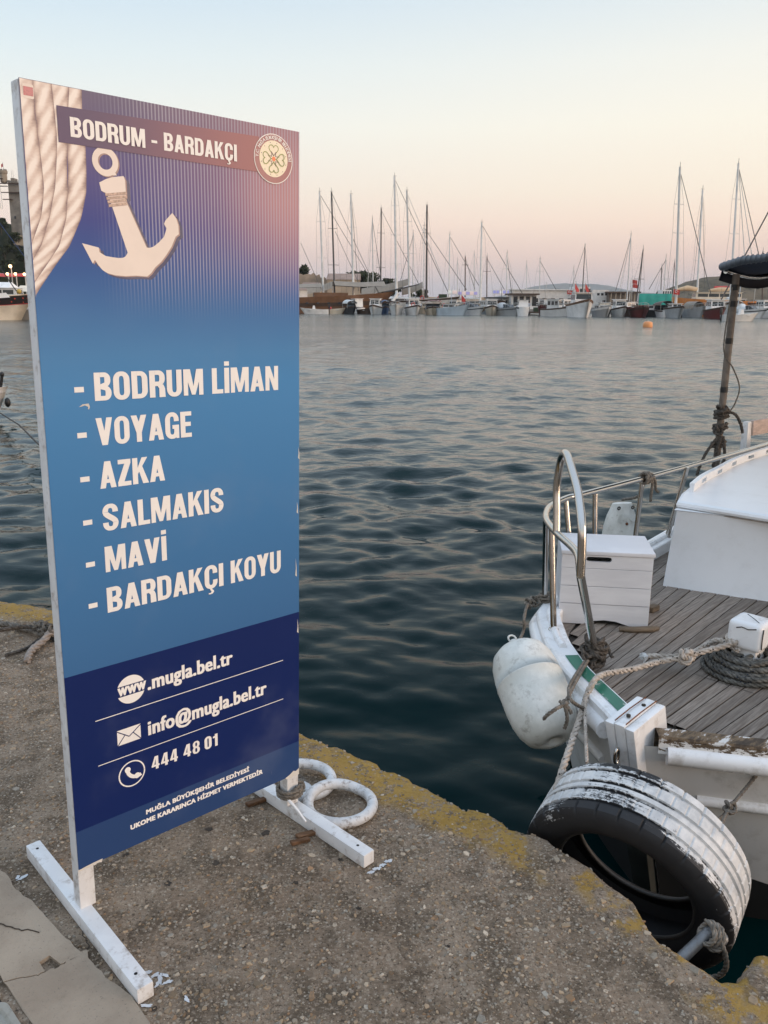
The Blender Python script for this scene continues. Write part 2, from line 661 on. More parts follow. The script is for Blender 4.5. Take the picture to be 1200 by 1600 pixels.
def make_chips():
    n = 52000
    rg = np.random.default_rng(3)
    x = rg.uniform(-2.3, 1.15, n)
    u = rg.random(n)
    e = .012 + 2.4 * u
    y = edge_y(x) - e
    ok = (y > 1.2) & (np.abs(x) < y * .56 + .12) & (y > smooth_slab(x, y) + .004)
    ok &= rg.random(n) < (.5 + .7 * (fbm(x * 3.3, y * 3.3, 91, 2) > .42))
    # fewer stones show under the paint at the edge
    ok &= rg.random(n) < np.clip(.25 + e * 3, 0, 1)
    x, y, e = x[ok], y[ok], e[ok]
    n = len(x)
    r = .0014 + .0066 * rg.random(n) ** 2.2
    big = rg.random(n) < .03
    r[big] = rg.uniform(.008, .0145, big.sum())
    z = ground_z(x, y, e)
    V, F, C = [], [], []
    pal = np.array([(.47, .39, .31), (.38, .29, .205), (.56, .49, .41), (.34, .30, .25), (.44, .33, .225), (.25, .20, .15), (.40, .37, .33), (.33, .22, .14), (.40, .31, .225), (.33, .26, .19)])
    k = 0
    sides = 6
    for i in range(n):
        an = np.sort(rg.random(sides)) * .55 + np.arange(sides) / sides * 1.0
        an = 2 * pi * (np.arange(sides) + rg.uniform(-.33, .33, sides)) / sides
        rr = r[i] * rg.uniform(.6, 1.25, sides)
        st = rg.uniform(.55, 1.0)
        a0 = rg.random() * 6.28
        px, py = rr * np.cos(an), rr * np.sin(an) * st
        qx, qy = px * math.cos(a0) - py * math.sin(a0), px * math.sin(a0) + py * math.cos(a0)
        hh = min(.0016, r[i] * .35)
        tilt = rg.normal(0, .12, 2)
        for s in range(sides):
            V.append((x[i] + qx[s], y[i] + qy[s], z[i] - .002))
        for s in range(sides):
            V.append((x[i] + qx[s] * .86, y[i] + qy[s] * .86, z[i] + hh + tilt[0] * qx[s] + tilt[1] * qy[s]))
        F.append(tuple(k + sides + s for s in range(sides)))
        for s in range(sides):
            l = (s + 1) % sides
            F.append((k + s, k + l, k + sides + l, k + sides + s))
        c = pal[rg.integers(len(pal))] * rg.uniform(.50, 1.08) * np.array([1.0, .95, .87])
        C.append(np.repeat([[*c, 1]], 2 * sides, 0))
        k += 2 * sides
    me = bpy.data.meshes.new('stone_aggregate')
    me.from_pydata(V, [], F)
    ca = me.color_attributes.new('tone', 'FLOAT_COLOR', 'POINT')
    ca.data.foreach_set('color', np.concatenate(C).reshape(-1).astype(np.float32))
    g = G('aggregate_stone')
    c = g.attr('tone').outputs['Color']
    c = g.mix(g.math('MULTIPLY', g.step(g.noise(120, 4, .7), .45, .7), .55), c, (.15, .12, .09))
    me.materials.append(g.set(c, .9, 0, .15))
    o = bpy.data.objects.new('stone_aggregate', me)
    col.objects.link(o)
    tag(o, kind='stuff')


make_chips()

# pits in the paving, loose grit
m_pit = plain('pit_dark', (.045, .034, .025), .95, var=.4, scale=60)
mb = MB()
for px, py, rr in [(328, 1297, 8), (415, 1302, 8), (338, 1349, 7), (262, 1380, 8), (462, 1380, 6), (533, 1343, 5), (196, 1336, 6), (380, 1480, 5), (560, 1420, 5), (700, 1480, 4), (240, 1578, 6)]:
    p = onz(px, py)
    ey = float(edge_y(p.x)) - p.y
    z0 = float(ground_z(np.array([p.x]), np.array([p.y]), np.array([ey]))[0])
    k = .72 * rr * (p - Vector((0, 0, 1.5))).length / 1285
    ring = []
    for a in range(14):
        q = k * random.uniform(.55, 1.35)
        ring.append((p.x + q * math.cos(a * pi / 7), p.y + q * math.sin(a * pi / 7)))
    mid = [(p.x + (x - p.x) * .5, p.y + (y - p.y) * .5) for x, y in ring]
    mb.grid([[(x, y, z0 + .0018) for x, y in ring], [(x, y, z0 + .0006) for x, y in mid]], True, True)
    mb.add([(x, y, z0 + .0006) for x, y in mid], [tuple(range(14))], True)
tag(mb.build('pavement_pits', m_pit), kind='stuff')


# smoother screed: three plates with open cracks between them
def screed():
    g = G('cement_screed')
    n = g.noise(5, 6, .65)
    c = g.mix(g.step(n, .35, .68), (.29, .225, .165), (.37, .295, .22))
    c = g.mix(g.math('MULTIPLY', g.step(g.noise(22, 6, .7), .55, .75), .5), c, (.21, .165, .115))
    c = g.mix(g.math('MULTIPLY', g.step(g.noise(190, 3, .7), .6, .72), .6), c, (.10, .085, .07))
    g.set(c, .86)
    g.bump(g.noise(70, 6, .7), .35, .006)
    return g.m


m_screed = screed()
bx = np.linspace(-1.30, -.42, 60)
outer = [(float(x), float(smooth_slab(np.array([x]), 0)[0])) for x in bx]


def jit(pts, a=.006, s=5):
    """break straight lines into crooked ones"""
    out = []
    rg = random.Random(s)
    for i in range(len(pts) - 1):
        p, q = pts[i], pts[i + 1]
        for k in range(5):
            t = k / 5
            out.append((p[0] + (q[0] - p[0]) * t + (rg.uniform(-a, a) if k else 0), p[1] + (q[1] - p[1]) * t + (rg.uniform(-a, a) if k else 0)))
    out.append(pts[-1])
    return out


crack2 = jit([(-.853, 1.535), (-.797, 1.553), (-.773, 1.5655), (-.745, 1.587), (-.711, 1.616), (-.697, 1.628)], .004)
low = [(-.843, 1.528), (-.78, 1.462), (-.70, 1.385), (-.62, 1.31), (-.55, 1.24), (-.40, 1.24)]
hole = [(-.797, 1.592), (-.781, 1.612), (-.745, 1.587), (-.771, 1.566)]
zs = .0085


def plate(poly, name='screed_plate'):
    m = MB()
    n = len(poly)
    vs = [(x, y, zs + (vnoise(np.array([x * 9]), np.array([y * 9]), 5)[0] - .5) * .004) for x, y in poly]
    vs += [(x + (.004 if i % 2 else .002), y, -.012) for i, (x, y) in enumerate(poly)]
    m.add(vs, [tuple(range(n))[::-1]] + [(i, (i + 1) % n, (i + 1) % n + n, i + n) for i in range(n)])
    return tag(m.build(name, m_screed), kind='structure')


ob_a = [p for p in outer if p[0] < -.700]
ob_b = [p for p in outer if p[0] >= -.700]
up_part = ob_a + crack2[::-1][1:]
gap_line = [(-.853, 1.535), (-.90, 1.592), (-.97, 1.665), (-1.06, 1.76), (-1.30, 2.0)]
# upper plate: outline, crack, drain gap; the square hole is cut by routing the outline round it
i_h = min(range(len(crack2)), key=lambda i: (crack2[i][0] + .773) ** 2 + (crack2[i][1] - 1.5655) ** 2)
j_h = min(range(len(crack2)), key=lambda i: (crack2[i][0] + .745) ** 2 + (crack2[i][1] - 1.587) ** 2)
upper = ob_a + [(x - .001, y + .0022) for x, y in crack2[j_h:][::-1]] + [(-.745, 1.589), (-.781, 1.614), (-.797, 1.594), (-.773, 1.568)] + [(x - .001, y + .0022) for x, y in crack2[:i_h][::-1]] + gap_line
plate(upper)
lower = ob_b + [(-.40, 1.24)] + low[::-1][1:] + [(x + .001, y - .0008) for x, y in crack2]
plate(lower)
mb = MB()
mb.tube([(x, y, zs + .0015) for x, y in jit([(-.985, 1.728), (-.944, 1.714), (-.888, 1.696), (-.834, 1.685)], .004, 9)], .0016, n=4)
mb.tube([(x, y, zs + .0015) for x, y in jit([(-.697, 1.63), (-.699, 1.645), (-.712, 1.66), (-.73, 1.69)], .003, 2)], .0013, n=4)
tag(mb.build('hairline_cracks', m_pit), kind='structure')

# grey plastic duct covers in the very corner
m_plastic = plain('grey_plastic', (.29, .275, .235), .62, var=.1, scale=14, bump=.15, dirt=(.12, .10, .08), dirt_amt=.5)
m_black = plain('black_gap', (.012, .011, .01), .9)


def rrect(cx, cy, w, h, r, ang, n=5):
    out = []
    for sx, sy, a0 in ((1, 1, 0), (-1, 1, 90), (-1, -1, 180), (1, -1, 270)):
        for k in range(n + 1):
            a = math.radians(a0 + 90 * k / n)
            x, y = sx * (w / 2 - r) + r * math.cos(a), sy * (h / 2 - r) + r * math.sin(a)
            out.append((cx + x * math.cos(ang) - y * math.sin(ang), cy + x * math.sin(ang) + y * math.cos(ang)))
    return out


ga = math.atan2(-.128, .125)
gd = Vector((math.cos(ga), math.sin(ga)))
gn = Vector((-gd.y, gd.x))
for k, (c, lab) in enumerate(((Vector((-.905, 1.530)), 'grey plastic duct cover at the quay corner, the one further along the crack'), (Vector((-.905, 1.530)) + gd * .158, 'grey plastic duct cover nearest the camera, cut off by the photo corner'))):
    cc = c - gn * .055
    t = thing('duct_cover', lab, 'duct cover', (cc.x, cc.y, .004), 0, 'grey duct covers in the corner')
    o = rrect(0, 0, .148, .16, .022, ga)
    i1 = rrect(0, 0, .12, .132, .016, ga)
    i2 = rrect(0, 0, .108, .12, .012, ga)
    m = MB()
    m.grid([[(x, y, -.02) for x, y in o], [(x, y, .006) for x, y in o], [(x * .985, y * .985, .009) for x, y in o], [(x, y, .009) for x, y in i1], [(x, y, .003) for x, y in i2]], False, True)
    m.add([(x, y, .003) for x, y in i2], [tuple(range(len(i2)))])
    m.build('rim', m_plastic, t)
    m = MB()
    for q in (-.03, 0, .03):
        a, b = gd * q - gn * .045, gd * q + gn * .045
        m.tube([(a.x, a.y, .003), (b.x, b.y, .003)], .005, 6)
    m.build('rib', m_plastic, t)
m = MB().hexa([(*(Vector((-1.10, 1.75)) + gn * 0), -.004), (*(Vector((-.60, 1.25))), -.004), (-.75, 1.15, -.004), (-1.3, 1.6, -.004)] + [(-1.10, 1.75, .0035), (-.60, 1.25, .0035), (-.75, 1.15, .0035), (-1.3, 1.6, .0035)])
tag(m.build('duct_trench', m_black), kind='structure')

# ================================================================== SIGN
_yaw, _ln, _bk = .7439, -.0162, .0137
_d = Vector((math.cos(_yaw), math.sin(_yaw), 0))
_n = Vector((math.sin(_yaw), -math.cos(_yaw), 0))
_z2 = Vector((0, 0, math.cos(_bk))) + _n * math.sin(_bk)
SD = (_d * math.cos(_ln) + _z2 * math.sin(_ln)).normalized()
SU = (_z2 * math.cos(_ln) - _d * math.sin(_ln)).normalized()
SN = SD.cross(SU)             # towards the reader
SO = Vector((-.7409, 1.7242, .155))
SW, SH = .6681, 1.7583
SM = Matrix(((SD.x, -SN.x, SU.x, SO.x), (SD.y, -SN.y, SU.y, SO.y), (SD.z, -SN.z, SU.z, SO.z), (0, 0, 0, 1)))
sign = thing('information_sign', 'tall blue ferry stop sign with anchor picture and white lettering on the quay', 'sign', mat=SM)
SI = SM.inverted()
m_frame = plain('white_powder_coat', (.72, .72, .72), .45, var=.06, scale=9, bump=.12, bscale=45, dirt=(.27, .21, .16), dirt_amt=.75)


def sgl(x, y, z=0.0):   # world point in the sign's own axes
    return SI @ Vector((x, y, z))


# frame tubes
T = .04
mb = MB().box((.0, .0025, -.1162), (T, T, SH - .001))
mb.build('upright', m_frame, sign, bevel=.003)
mb = MB().box((SW - T, .0025, -.1), (SW, T, SH - .001))
mb.build('upright', m_frame, sign, bevel=.003)
for z in (.004, SH - T - .002, SH * .5):
    MB().box((T, .004, z), (SW - T, T - .002, z + T)).build('crossbar', m_frame, sign, bevel=.002)


def foot(pa, pb):
    """bar on the ground between two world points"""
    a, b = Vector(pa), Vector(pb)
    d = (b - a).normalized()
    n = Vector((-d.y, d.x, 0)) * .0195
    lo, hi = .001, .041
    cs = [a + n, a - n, b - n, b + n]
    c8 = [SI @ Vector((p.x, p.y, lo)) for p in cs] + [SI @ Vector((p.x, p.y, hi)) for p in cs]
    MB().hexa([c8[i] for i in (0, 1, 2, 3, 4, 5, 6, 7)]).build('foot', m_frame, sign, bevel=.0035)
    f = bpy.context.scene.collection.objects
    foot_o = [o for o in sign.children if o.name.startswith('foot')][-1]
    for p in (a + d * .035, b - d * .045):
        m = MB().lathe([(0, 0.0414), (.0042, .0414)], SI @ Vector((p.x, p.y, 0)), SI.to_3x3() @ Vector((0, 0, 1)), 10)
        m.build('bolt_hole', m_black, foot_o)


foot((-.971, 1.985, 0), (-.520, 1.494, 0))
foot((-.497, 2.405, 0), (-.036, 1.948, 0))


# --- printed face
def face_material():
    g = G('sign_print')
    x, y, z = g.sep()
    c = g.ramp(g.lin(z, 0, SH, 0, 1), [(0.0, (.030, .068, .185)), (.66, (.070, .245, .50)), (.70, (.076, .235, .47)), (.745, (.068, .19, .41)), (.80, (.050, .125, .34)), (.86, (.068, .085, .28)), (.92, (.13, .11, .26)), (1.0, (.19, .16, .235))])
    # pale haze of light across the picture, printed
    warm_ = g.math('MULTIPLY', g.step(x, .18, .70), g.step(z, 1.33, 1.60))
    c = g.mix(g.math('MULTIPLY', warm_, .62), c, (.50, .25, .27))
    dx = g.math('SUBTRACT', x, .64)
    dz = g.math('SUBTRACT', z, 1.60)
    r = g.math('SQRT', g.math('ADD', g.math('MULTIPLY', dx, dx), g.math('MULTIPLY', g.math('MULTIPLY', dz, dz), .8)))
    c = g.mix(g.math('MULTIPLY', g.math('SUBTRACT', 1.0, g.step(r, .0, .22)), .55), c, (.68, .36, .33))
    # the corrugation of the picture: fine printed stripes
    st = g.math('SINE', g.math('MULTIPLY', x, 2 * pi / .0083))
    on = g.math('MULTIPLY', g.step(z, 1.30, 1.45), g.step(x, .12, .30))
    st = g.math('MULTIPLY', g.step(st, -.1, .95), g.math('MULTIPLY', on, .58))
    c = g.mix(st, c, (.52, .50, .58))
    # contact panel and foot band
    navy = g.math('LESS_THAN', z, .5088)
    c = g.mix(navy, c, (.006, .019, .108))
    band = g.math('LESS_THAN', z, .1045)
    c = g.mix(band, c, (.024, .058, .165))
    c = g.mix(g.math('MULTIPLY', g.step(g.noise(3, 4, .6), .5, .75), .10), c, (.30, .34, .42))
    # scuffs
    sc = g.step(g.noise(40, 5, .8, g.scaled(g.tc(), (1, 1, .25))), .70, .74)
    c = g.mix(g.math('MULTIPLY', sc, .25), c, (.5, .5, .52))
    return g.set(c, g.lin(g.noise(6, 3), .3, .7, .42, .55), 0.0, .16)


mb = MB().box((.002, -.0006, .0), (SW, .002, SH))
face = mb.build('printed_face', face_material(), sign)
# torn lower edge of the vinyl
m_white = plain('print_white', (.88, .85, .82), .45, var=.03)
m_cream = plain('print_cream', (.84, .73, .65), .5, var=.05, scale=8)


def flat(name, polys, mat, y=-.001, parent=None):
    """flat printed shapes on the face; each list is one outline in (x, z)"""
    m = MB()
    for i, p in enumerate(polys):
        m.add([(a, y - i * 1.2e-5, b) for a, b in p], [tuple(range(len(p)))])
    return m.build(name, mat, parent or face)


def strip_rr(x0, y0, x1, y1, t, h, seq, rx=None, start=None, end=None, k=6):
    """thick stroke following a rounded rectangle through the corners in seq (TR TL BL BR)"""
    w, H_ = x1 - x0, y1 - y0
    rx = rx if rx is not None else w * .46
    ry = min(rx * 1.15, H_ * .48)
    C = {'TR': (x1 - rx, y1 - ry, 0), 'TL': (x0 + rx, y1 - ry, 90), 'BL': (x0 + rx, y0 + ry, 180), 'BR': (x1 - rx, y0 + ry, 270)}
    ccw = ['TR', 'TL', 'BL', 'BR']
    pairs = []
    if start:
        pairs.append(start)
    cwise = len(seq) > 1 and ccw[(ccw.index(seq[0]) + 1) % 4] != seq[1]
    for c in seq:
        cx, cy, a0 = C[c]
        rng_ = range(k + 1) if not cwise else range(k, -1, -1)
        for i in rng_:
            a = math.radians(a0 + 90 * i / k)
            ca, sa = math.cos(a), math.sin(a)
            pairs.append(((cx + rx * ca, cy + ry * sa), (cx + max(rx - t, .001) * ca, cy + max(ry - h, .001) * sa)))
    if end:
        pairs.append(end)
    return [[pairs[i][0], pairs[i + 1][0], pairs[i + 1][1], pairs[i][1]] for i in range(len(pairs) - 1)]


def rect(a, b, c, d):
    return [(a, b), (c, b), (c, d), (a, d)]


def glyph(ch):
    """heavy condensed capitals on a height of 1; returns width, outlines"""
    t, h = .20, .165
    w = .56
    if ch == 'I':
        return .20, [rect(0, 0, .2, 1)]
    if ch == 'İ':
        return .20, [rect(0, 0, .2, 1), rect(.0, 1.08, .2, 1.25)]
    if ch == 'L':
        return .44, [rect(0, 0, t, 1), rect(t, 0, .45, h)]
    if ch == 'E':
        return .46, [rect(0, 0, t, 1), rect(t, 0, .46, h), rect(t, 1 - h, .46, 1), rect(t, .43, .43, .43 + h)]
    if ch in 'OD0':
        if ch == 'D':
            S_ = strip_rr(0, 0, w, 1, t, h, ['BR', 'TR'], start=((t, 0), (t, h)), end=((t, 1), (t, 1 - h)))
            return w, [rect(0, 0, t, 1)] + S_
        w = w if ch != '0' else .50
        return w, strip_rr(0, -.012, w, 1.012, t, h, ['TR', 'TL', 'BL', 'BR', 'TR'])
    if ch == 'B':
        return w, [rect(0, 0, t, 1)] + strip_rr(0, 0, w, .53, t, h, ['BR', 'TR'], rx=.22, start=((t, 0), (t, h)), end=((t, .53), (t, .53 - .12))) + \
            strip_rr(0, .47, w - .02, 1, t, h, ['BR', 'TR'], rx=.21, start=((t, .45), (t, .58)), end=((t, 1), (t, 1 - h)))
    if ch in 'PR':
        g_ = [rect(0, 0, t, 1)] + strip_rr(0, .42, w, 1, t, h, ['BR', 'TR'], rx=.23, start=((t, .42), (t, .42 + h)), end=((t, 1), (t, 1 - h)))
        if ch == 'R':
            g_ += [[(w - .215, 0), (w + .01, 0), (w - .005, .33), (w - .06, .47), (w - .3, .47), (w - .215, .33)]]
        return w, g_
    if ch == 'U':
        return w, strip_rr(0, -.012, w, 1.4, t, h, ['BL', 'BR'], start=((0, 1), (t, 1)), end=((w, 1), (w - t, 1)))
    if ch in 'CÇ':
        g_ = strip_rr(0, -.012, w, 1.012, t, h, ['TR', 'TL', 'BL', 'BR'], start=((w, .64), (w - t, .64)), end=((w, .36), (w - t, .36)))
        if ch == 'Ç':
            g_ += [[(.22, 0), (.32, 0), (.34, -.08), (.24, -.08)], [(.30, -.06), (.38, -.09), (.40, -.17), (.33, -.24), (.24, -.25), (.16, -.24), (.16, -.19), (.25, -.19), (.29, -.14), (.25, -.10)]]
        return w, g_
    if ch == 'G':
        g_ = strip_rr(0, -.012, w, 1.012, t, h, ['TR', 'TL', 'BL', 'BR'], start=((w, .66), (w - t, .66)), end=((w, .40), (w - t, .40)))
        return w, g_ + [rect(.29, .37, w, .52), rect(w - .12, 0, w, .4)]
    if ch == 'S':
        g_ = strip_rr(0, .40, w, 1.012, t, h, ['TR', 'TL'], rx=.25, start=((w, .69), (w - t, .69)), end=((0, .70), (t, .71)))
        g_ += strip_rr(0, -.012, w, .60, t, h, ['BL', 'BR'], rx=.25, start=((0, .31), (t, .31)), end=((w, .30), (w - t, .29)))
        L_, R_ = [], []
        for k in range(9):
            s = k / 8
            e = s * s * (3 - 2 * s)
            x, y_ = t / 2 + (w - t) * e, .70 - .40 * s
            dx_, dy_ = (w - t) * 6 * s * (1 - s), -.40
            q = math.hypot(dx_, dy_)
            nx, ny = -dy_ / q * .1, dx_ / q * .1
            L_.append((x - nx, y_ - ny)); R_.append((x + nx, y_ + ny))
        g_ += [[L_[k], R_[k], R_[k + 1], L_[k + 1]] for k in range(8)]
        return w, g_
    if ch == 'A':
        w = .60
        return w, [[(0, 0), (.20, 0), (.40, 1), (.19, 1)], [(w, 0), (w - .2, 0), (.20, 1), (.41, 1)], rect(.15, .19, .45, .33)]
    if ch == 'V':
        w = .60
        return w, [[(0, 1), (.21, 1), (.40, 0), (.20, 0)], [(w, 1), (w - .21, 1), (.20, 0), (.40, 0)]]
    if ch == 'Y':
        w = .60
        return w, [[(0, 1), (.22, 1), (.40, .44), (.20, .34)], [(w, 1), (w - .22, 1), (.20, .44), (.40, .34)], rect(.20, 0, .40, .44)]
    if ch == 'K':
        w = .60
        return w, [rect(0, 0, t, 1), [(t, .38), (t, .62), (w - .23, 1), (w - .01, 1)], [(t + .03, .55), (w - .21, 0), (w + .02, 0), (.36, .72)]]
    if ch == 'M':
        w = .76
        return w, [rect(0, 0, .17, 1), rect(w - .17, 0, w, 1), [(.03, 1), (.26, 1), (.44, .02), (.31, .02)], [(w - .03, 1), (w - .26, 1), (.32, .02), (.45, .02)]]
    if ch == 'N':
        w = .57
        return w, [rect(0, 0, .18, 1), rect(w - .18, 0, w, 1), [(0.02, 1), (.20, 1), (w - .02, 0), (w - .20, 0)]]
    if ch == 'Z':
        w = .50
        return w, [rect(.02, 1 - h, w, 1), rect(0, 0, w, h), [(.0, h - .02), (.23, h - .02), (w, 1 - h + .02), (w - .23, 1 - h + .02)]]
    if ch == '-':
        return .30, [rect(0, .33, .32, .52)]
    if ch == '4':
        w = .52
        return w, [rect(.27, 0, .45, 1), rect(0, .20, w, .35), [(0, .30), (.17, .30), (.31, 1), (.27, 1), (.22, 1)]]
    if ch == '8':
        w = .50
        return w, strip_rr(0, -.012, w, .56, t * .9, .13, ['TR', 'TL', 'BL', 'BR', 'TR'], rx=.23) + strip_rr(.02, .46, w - .02, 1.012, t * .85, .13, ['TR', 'TL', 'BL', 'BR', 'TR'], rx=.21)
    if ch == '1':
        return .36, [rect(.14, 0, .33, 1), [(.0, .70), (.16, .70), (.33, 1), (.20, 1), (.13, .87), (0, .83)]]
    return .26, []


def headline(s, x, z, cap, width, gap=.065):
    ws = [glyph(c)[0] for c in s]
    total = sum(ws) + gap * (len(s) - 1)
    k = width / total
    polys = []
    cx = 0.0
    for c, w in zip(s, ws):
        for p in glyph(c)[1]:
            polys.append([(x + (cx + a) * k, z + b * cap) for a, b in p])
        cx += w + gap
    return polys


# header bar with its title
m_bar = G('print_title_bar')
xx = m_bar.sep()[0]
m_bar = m_bar.set(m_bar.mix(m_bar.step(xx, .1, .6), (.085, .055, .135), (.36, .145, .15)), .4, 0.0, .35)
m_rope_p = G('print_rope')


def text_mesh(t):
    c = bpy.data.curves.new('lettering', 'FONT')
    c.body = t
    c.size = 1
    c.resolution_u = 3
    c.space_character = 1.06
    o = bpy.data.objects.new('lettering', c)
    col.objects.link(o)
    me = bpy.data.meshes.new_from_object(o.evaluated_get(bpy.context.evaluated_depsgraph_get()))
    bpy.data.objects.remove(o)
    bpy.data.curves.remove(c)
    V = np.array([v.co[:] for v in me.vertices])
    F = [tuple(p.vertices) for p in me.polygons]
    bpy.data.meshes.remove(me)
    return V, F


def small_text(name, t, x, z, cap, width, px=.04, py=.02, y=-.001, shear=0.0, mat=None, nx=3, ny=2):
    V, F = text_mesh(t)
    V[:, 0] -= V[:, 0].min()
    w = V[:, 0].max()
    X = V[:, 0] * (width - 2 * px * cap) / w + px * cap
    Y = V[:, 1] * (cap - 2 * py * cap) / .70 + py * cap
    m = MB()
    k = 0
    for a in np.linspace(-1, 1, nx):
        for b in np.linspace(-1, 1, ny):
            yy = Y + b * py * cap
            m.add([(x + p + a * px * cap + shear * q, y - k * 1.2e-5, z + q) for p, q in zip(X, yy)], F)
            k += 1
    return m.build(name, mat or m_white, face)


flat('title_bar', [[(.0705, 1.7205), (.0705, 1.6530), (.5500, 1.6530), (.5500, 1.7310)]], m_bar, -.0016)
flat('title_text', headline('BODRUM', .0957, 1.6665, .0370, .1612), m_white, -.0022)
flat('title_text', [rect(.2722, 1.6795, .2856, 1.6850)], m_white, -.0022)
flat('title_text', headline('BARDAKÇI', .3016, 1.6680, .0362, .1845), m_white, -.0022)

# six stops
for word1, x1, w1, word2, x2, w2, zb in (('BODRUM', .1135, .2680, 'LİMAN', .4065, .1940, 1.1345), ('VOYAGE', .1115, .2356, None, 0, 0, 1.0355), ('AZKA', .1136, .1590, None, 0, 0, .9375),
                                     ('SALMAKIS', .1146, .3156, None, 0, 0, .8385), ('MAVİ', .1145, .1547, None, 0, 0, .7400), ('BARDAKÇI', .1133, .3115, 'KOYU', .4477, .1578, .6410)):
    flat('stop_dash', [rect(.0690, zb + .0205, .0900, zb + .0320)], m_white)
    polys = headline(word1, x1, zb, .0612, w1)
    if word2:
        flat('stop_text', headline(word2, x2, zb, .0612, w2), m_white)
    flat('stop_text', polys, m_white)

# contact block
def arc(cx, cz, r, a0, a1, n=28):
    return [(cx + r * math.cos(math.radians(a0 + (a1 - a0) * i / n)), cz + r * math.sin(math.radians(a0 + (a1 - a0) * i / n))) for i in range(n + 1)]


def ringp(cx, cz, r0, r1, a0=0, a1=360, n=40):
    o, i = arc(cx, cz, r1, a0, a1, n), arc(cx, cz, r0, a0, a1, n)
    return [[o[k], o[k + 1], i[k + 1], i[k]] for k in range(n)]


gc = (.1600, .4320)
for a0_, a1_ in ((22, 158), (202, 338)):
    flat('web_icon', [arc(*gc, .0365, a0_, a1_)], m_white)
small_text('web_text', 'www', .1255, .4215, .0330, .0740, .045, .02, mat=m_white)
small_text('web_text', '.mugla.bel.tr', .2030, .4150, .0400, .2450, .050, .02)
flat('rule_line', [rect(.0665, .3765, .6120, .3785)], m_white)
small_text('mail_text', 'info@mugla.bel.tr', .1985, .2925, .0405, .3570, .050, .02)
flat('rule_line', [rect(.0665, .2575, .6120, .2595)], m_white)
ex0, ez0, ex1, ez1 = .1180, .2925, .1790, .3330
flat('mail_icon', [rect(ex0, ez0, ex1, ez1)], m_white)
m_navyp = plain('print_navy', (.0125, .0195, .115), .42, var=.02)


def linep(a, b, w):
    d = Vector((b[0] - a[0], b[1] - a[1])).normalized()
    n = Vector((-d.y, d.x)) * w / 2
    return [(a[0] + n.x, a[1] + n.y), (a[0] - n.x, a[1] - n.y), (b[0] - n.x, b[1] - n.y), (b[0] + n.x, b[1] + n.y)]


mx, mz = (ex0 + ex1) / 2, ez0 + .0165
flat('mail_icon', [linep((ex0, ez1 - .002), (mx, mz), .0024), linep((ex1, ez1 - .002), (mx, mz), .0024), linep((ex0, ez0), (mx - .010, mz + .008), .0022), linep((ex1, ez0), (mx + .010, mz + .008), .0022)], m_navyp, -.0014)
pc = (.1503, .2055)
flat('phone_icon', ringp(*pc, .0318, .0352), m_white)
hs = []
for i in range(14):   # handset: a thick bow with two ends
    a0, a1 = 175 + i * 8.5, 175 + (i + 1) * 8.5
    c0 = (pc[0] + .014, pc[1] + .013)
    wd = .0048
    hs.append([(c0[0] + (.025 - wd) * math.cos(math.radians(a0)), c0[1] + (.025 - wd) * math.sin(math.radians(a0))), (c0[0] + (.025 + wd) * math.cos(math.radians(a0)), c0[1] + (.025 + wd) * math.sin(math.radians(a0))),
               (c0[0] + (.025 + wd) * math.cos(math.radians(a1)), c0[1] + (.025 + wd) * math.sin(math.radians(a1))), (c0[0] + (.025 - wd) * math.cos(math.radians(a1)), c0[1] + (.025 - wd) * math.sin(math.radians(a1)))])
hs.append(arc(pc[0] - .0105, pc[1] + .0135, .0078, 0, 360, 14)[:-1])
hs.append(arc(pc[0] + .0135, pc[1] - .0105, .0078, 0, 360, 14)[:-1])
flat('phone_icon', hs, m_white)
for wd, x, w in (('444', .2035, .0735), ('48', .2935, .0480), ('01', .3560, .0410)):
    flat('number_text', headline(wd, x, .1925, .0360, w, .10), m_white)
small_text('operator_text', 'MUĞLA BÜYÜKŞEHİR BELEDİYESİ', .1822, .0742, .0135, .3122, .075, .05, mat=m_white)
small_text('operator_text', 'UKOME KARARINCA HİZMET VERMEKTEDİR', .1385, .0490, .0140, .4008, .075, .05, mat=m_white)

# printed ropes, upper left
g = G('print_rope')
ra = g.attr('ruv')
ux, uy, uz = g.sep(ra.outputs['Vector'])
across = g.math('SUBTRACT', 1.0, g.math('POWER', g.math('ABSOLUTE', g.math('SUBTRACT', g.math('MULTIPLY', ux, 2.0), 1.0)), 2.2))
nz = g.noise(30, 4, .6)
tw = g.math('SINE', g.math('MULTIPLY', g.math('ADD', g.math('ADD', g.math('MULTIPLY', uy, 24.0), g.math('MULTIPLY', ux, 1.5)), g.math('MULTIPLY', nz, .55)), 2 * pi))
fib = g.noise(1.0, 3, .7, g.scaled(ra.outputs['Vector'], (4, 240, 1)))
br = g.math('MULTIPLY', g.lin(across, 0, 1, .22, 1.0), g.lin(tw, -1, 1, .60, 1.08))
br = g.math('ADD', g.math('MULTIPLY', br, .95), g.math('MULTIPLY', g.math('SUBTRACT', fib, .5), .30))
c = g.ramp(br, [(.08, (.13, .09, .12)), (.30, (.40, .29, .26)), (.55, (.70, .57, .50)), (.90, (.90, .82, .75))])
m_rope_p = g.set(c, .4, 0, .35)
RB = [(1.7583, .1300), (1.711, .1268), (1.65, .1245), (1.564, .1166), (1.51, .104), (1.455, .0811), (1.396, .0373), (1.347, .0013), (1.30, -.04)]
rz_ = np.array([p[0] for p in RB])[::-1]
rx_ = np.array([p[1] for p in RB])[::-1]
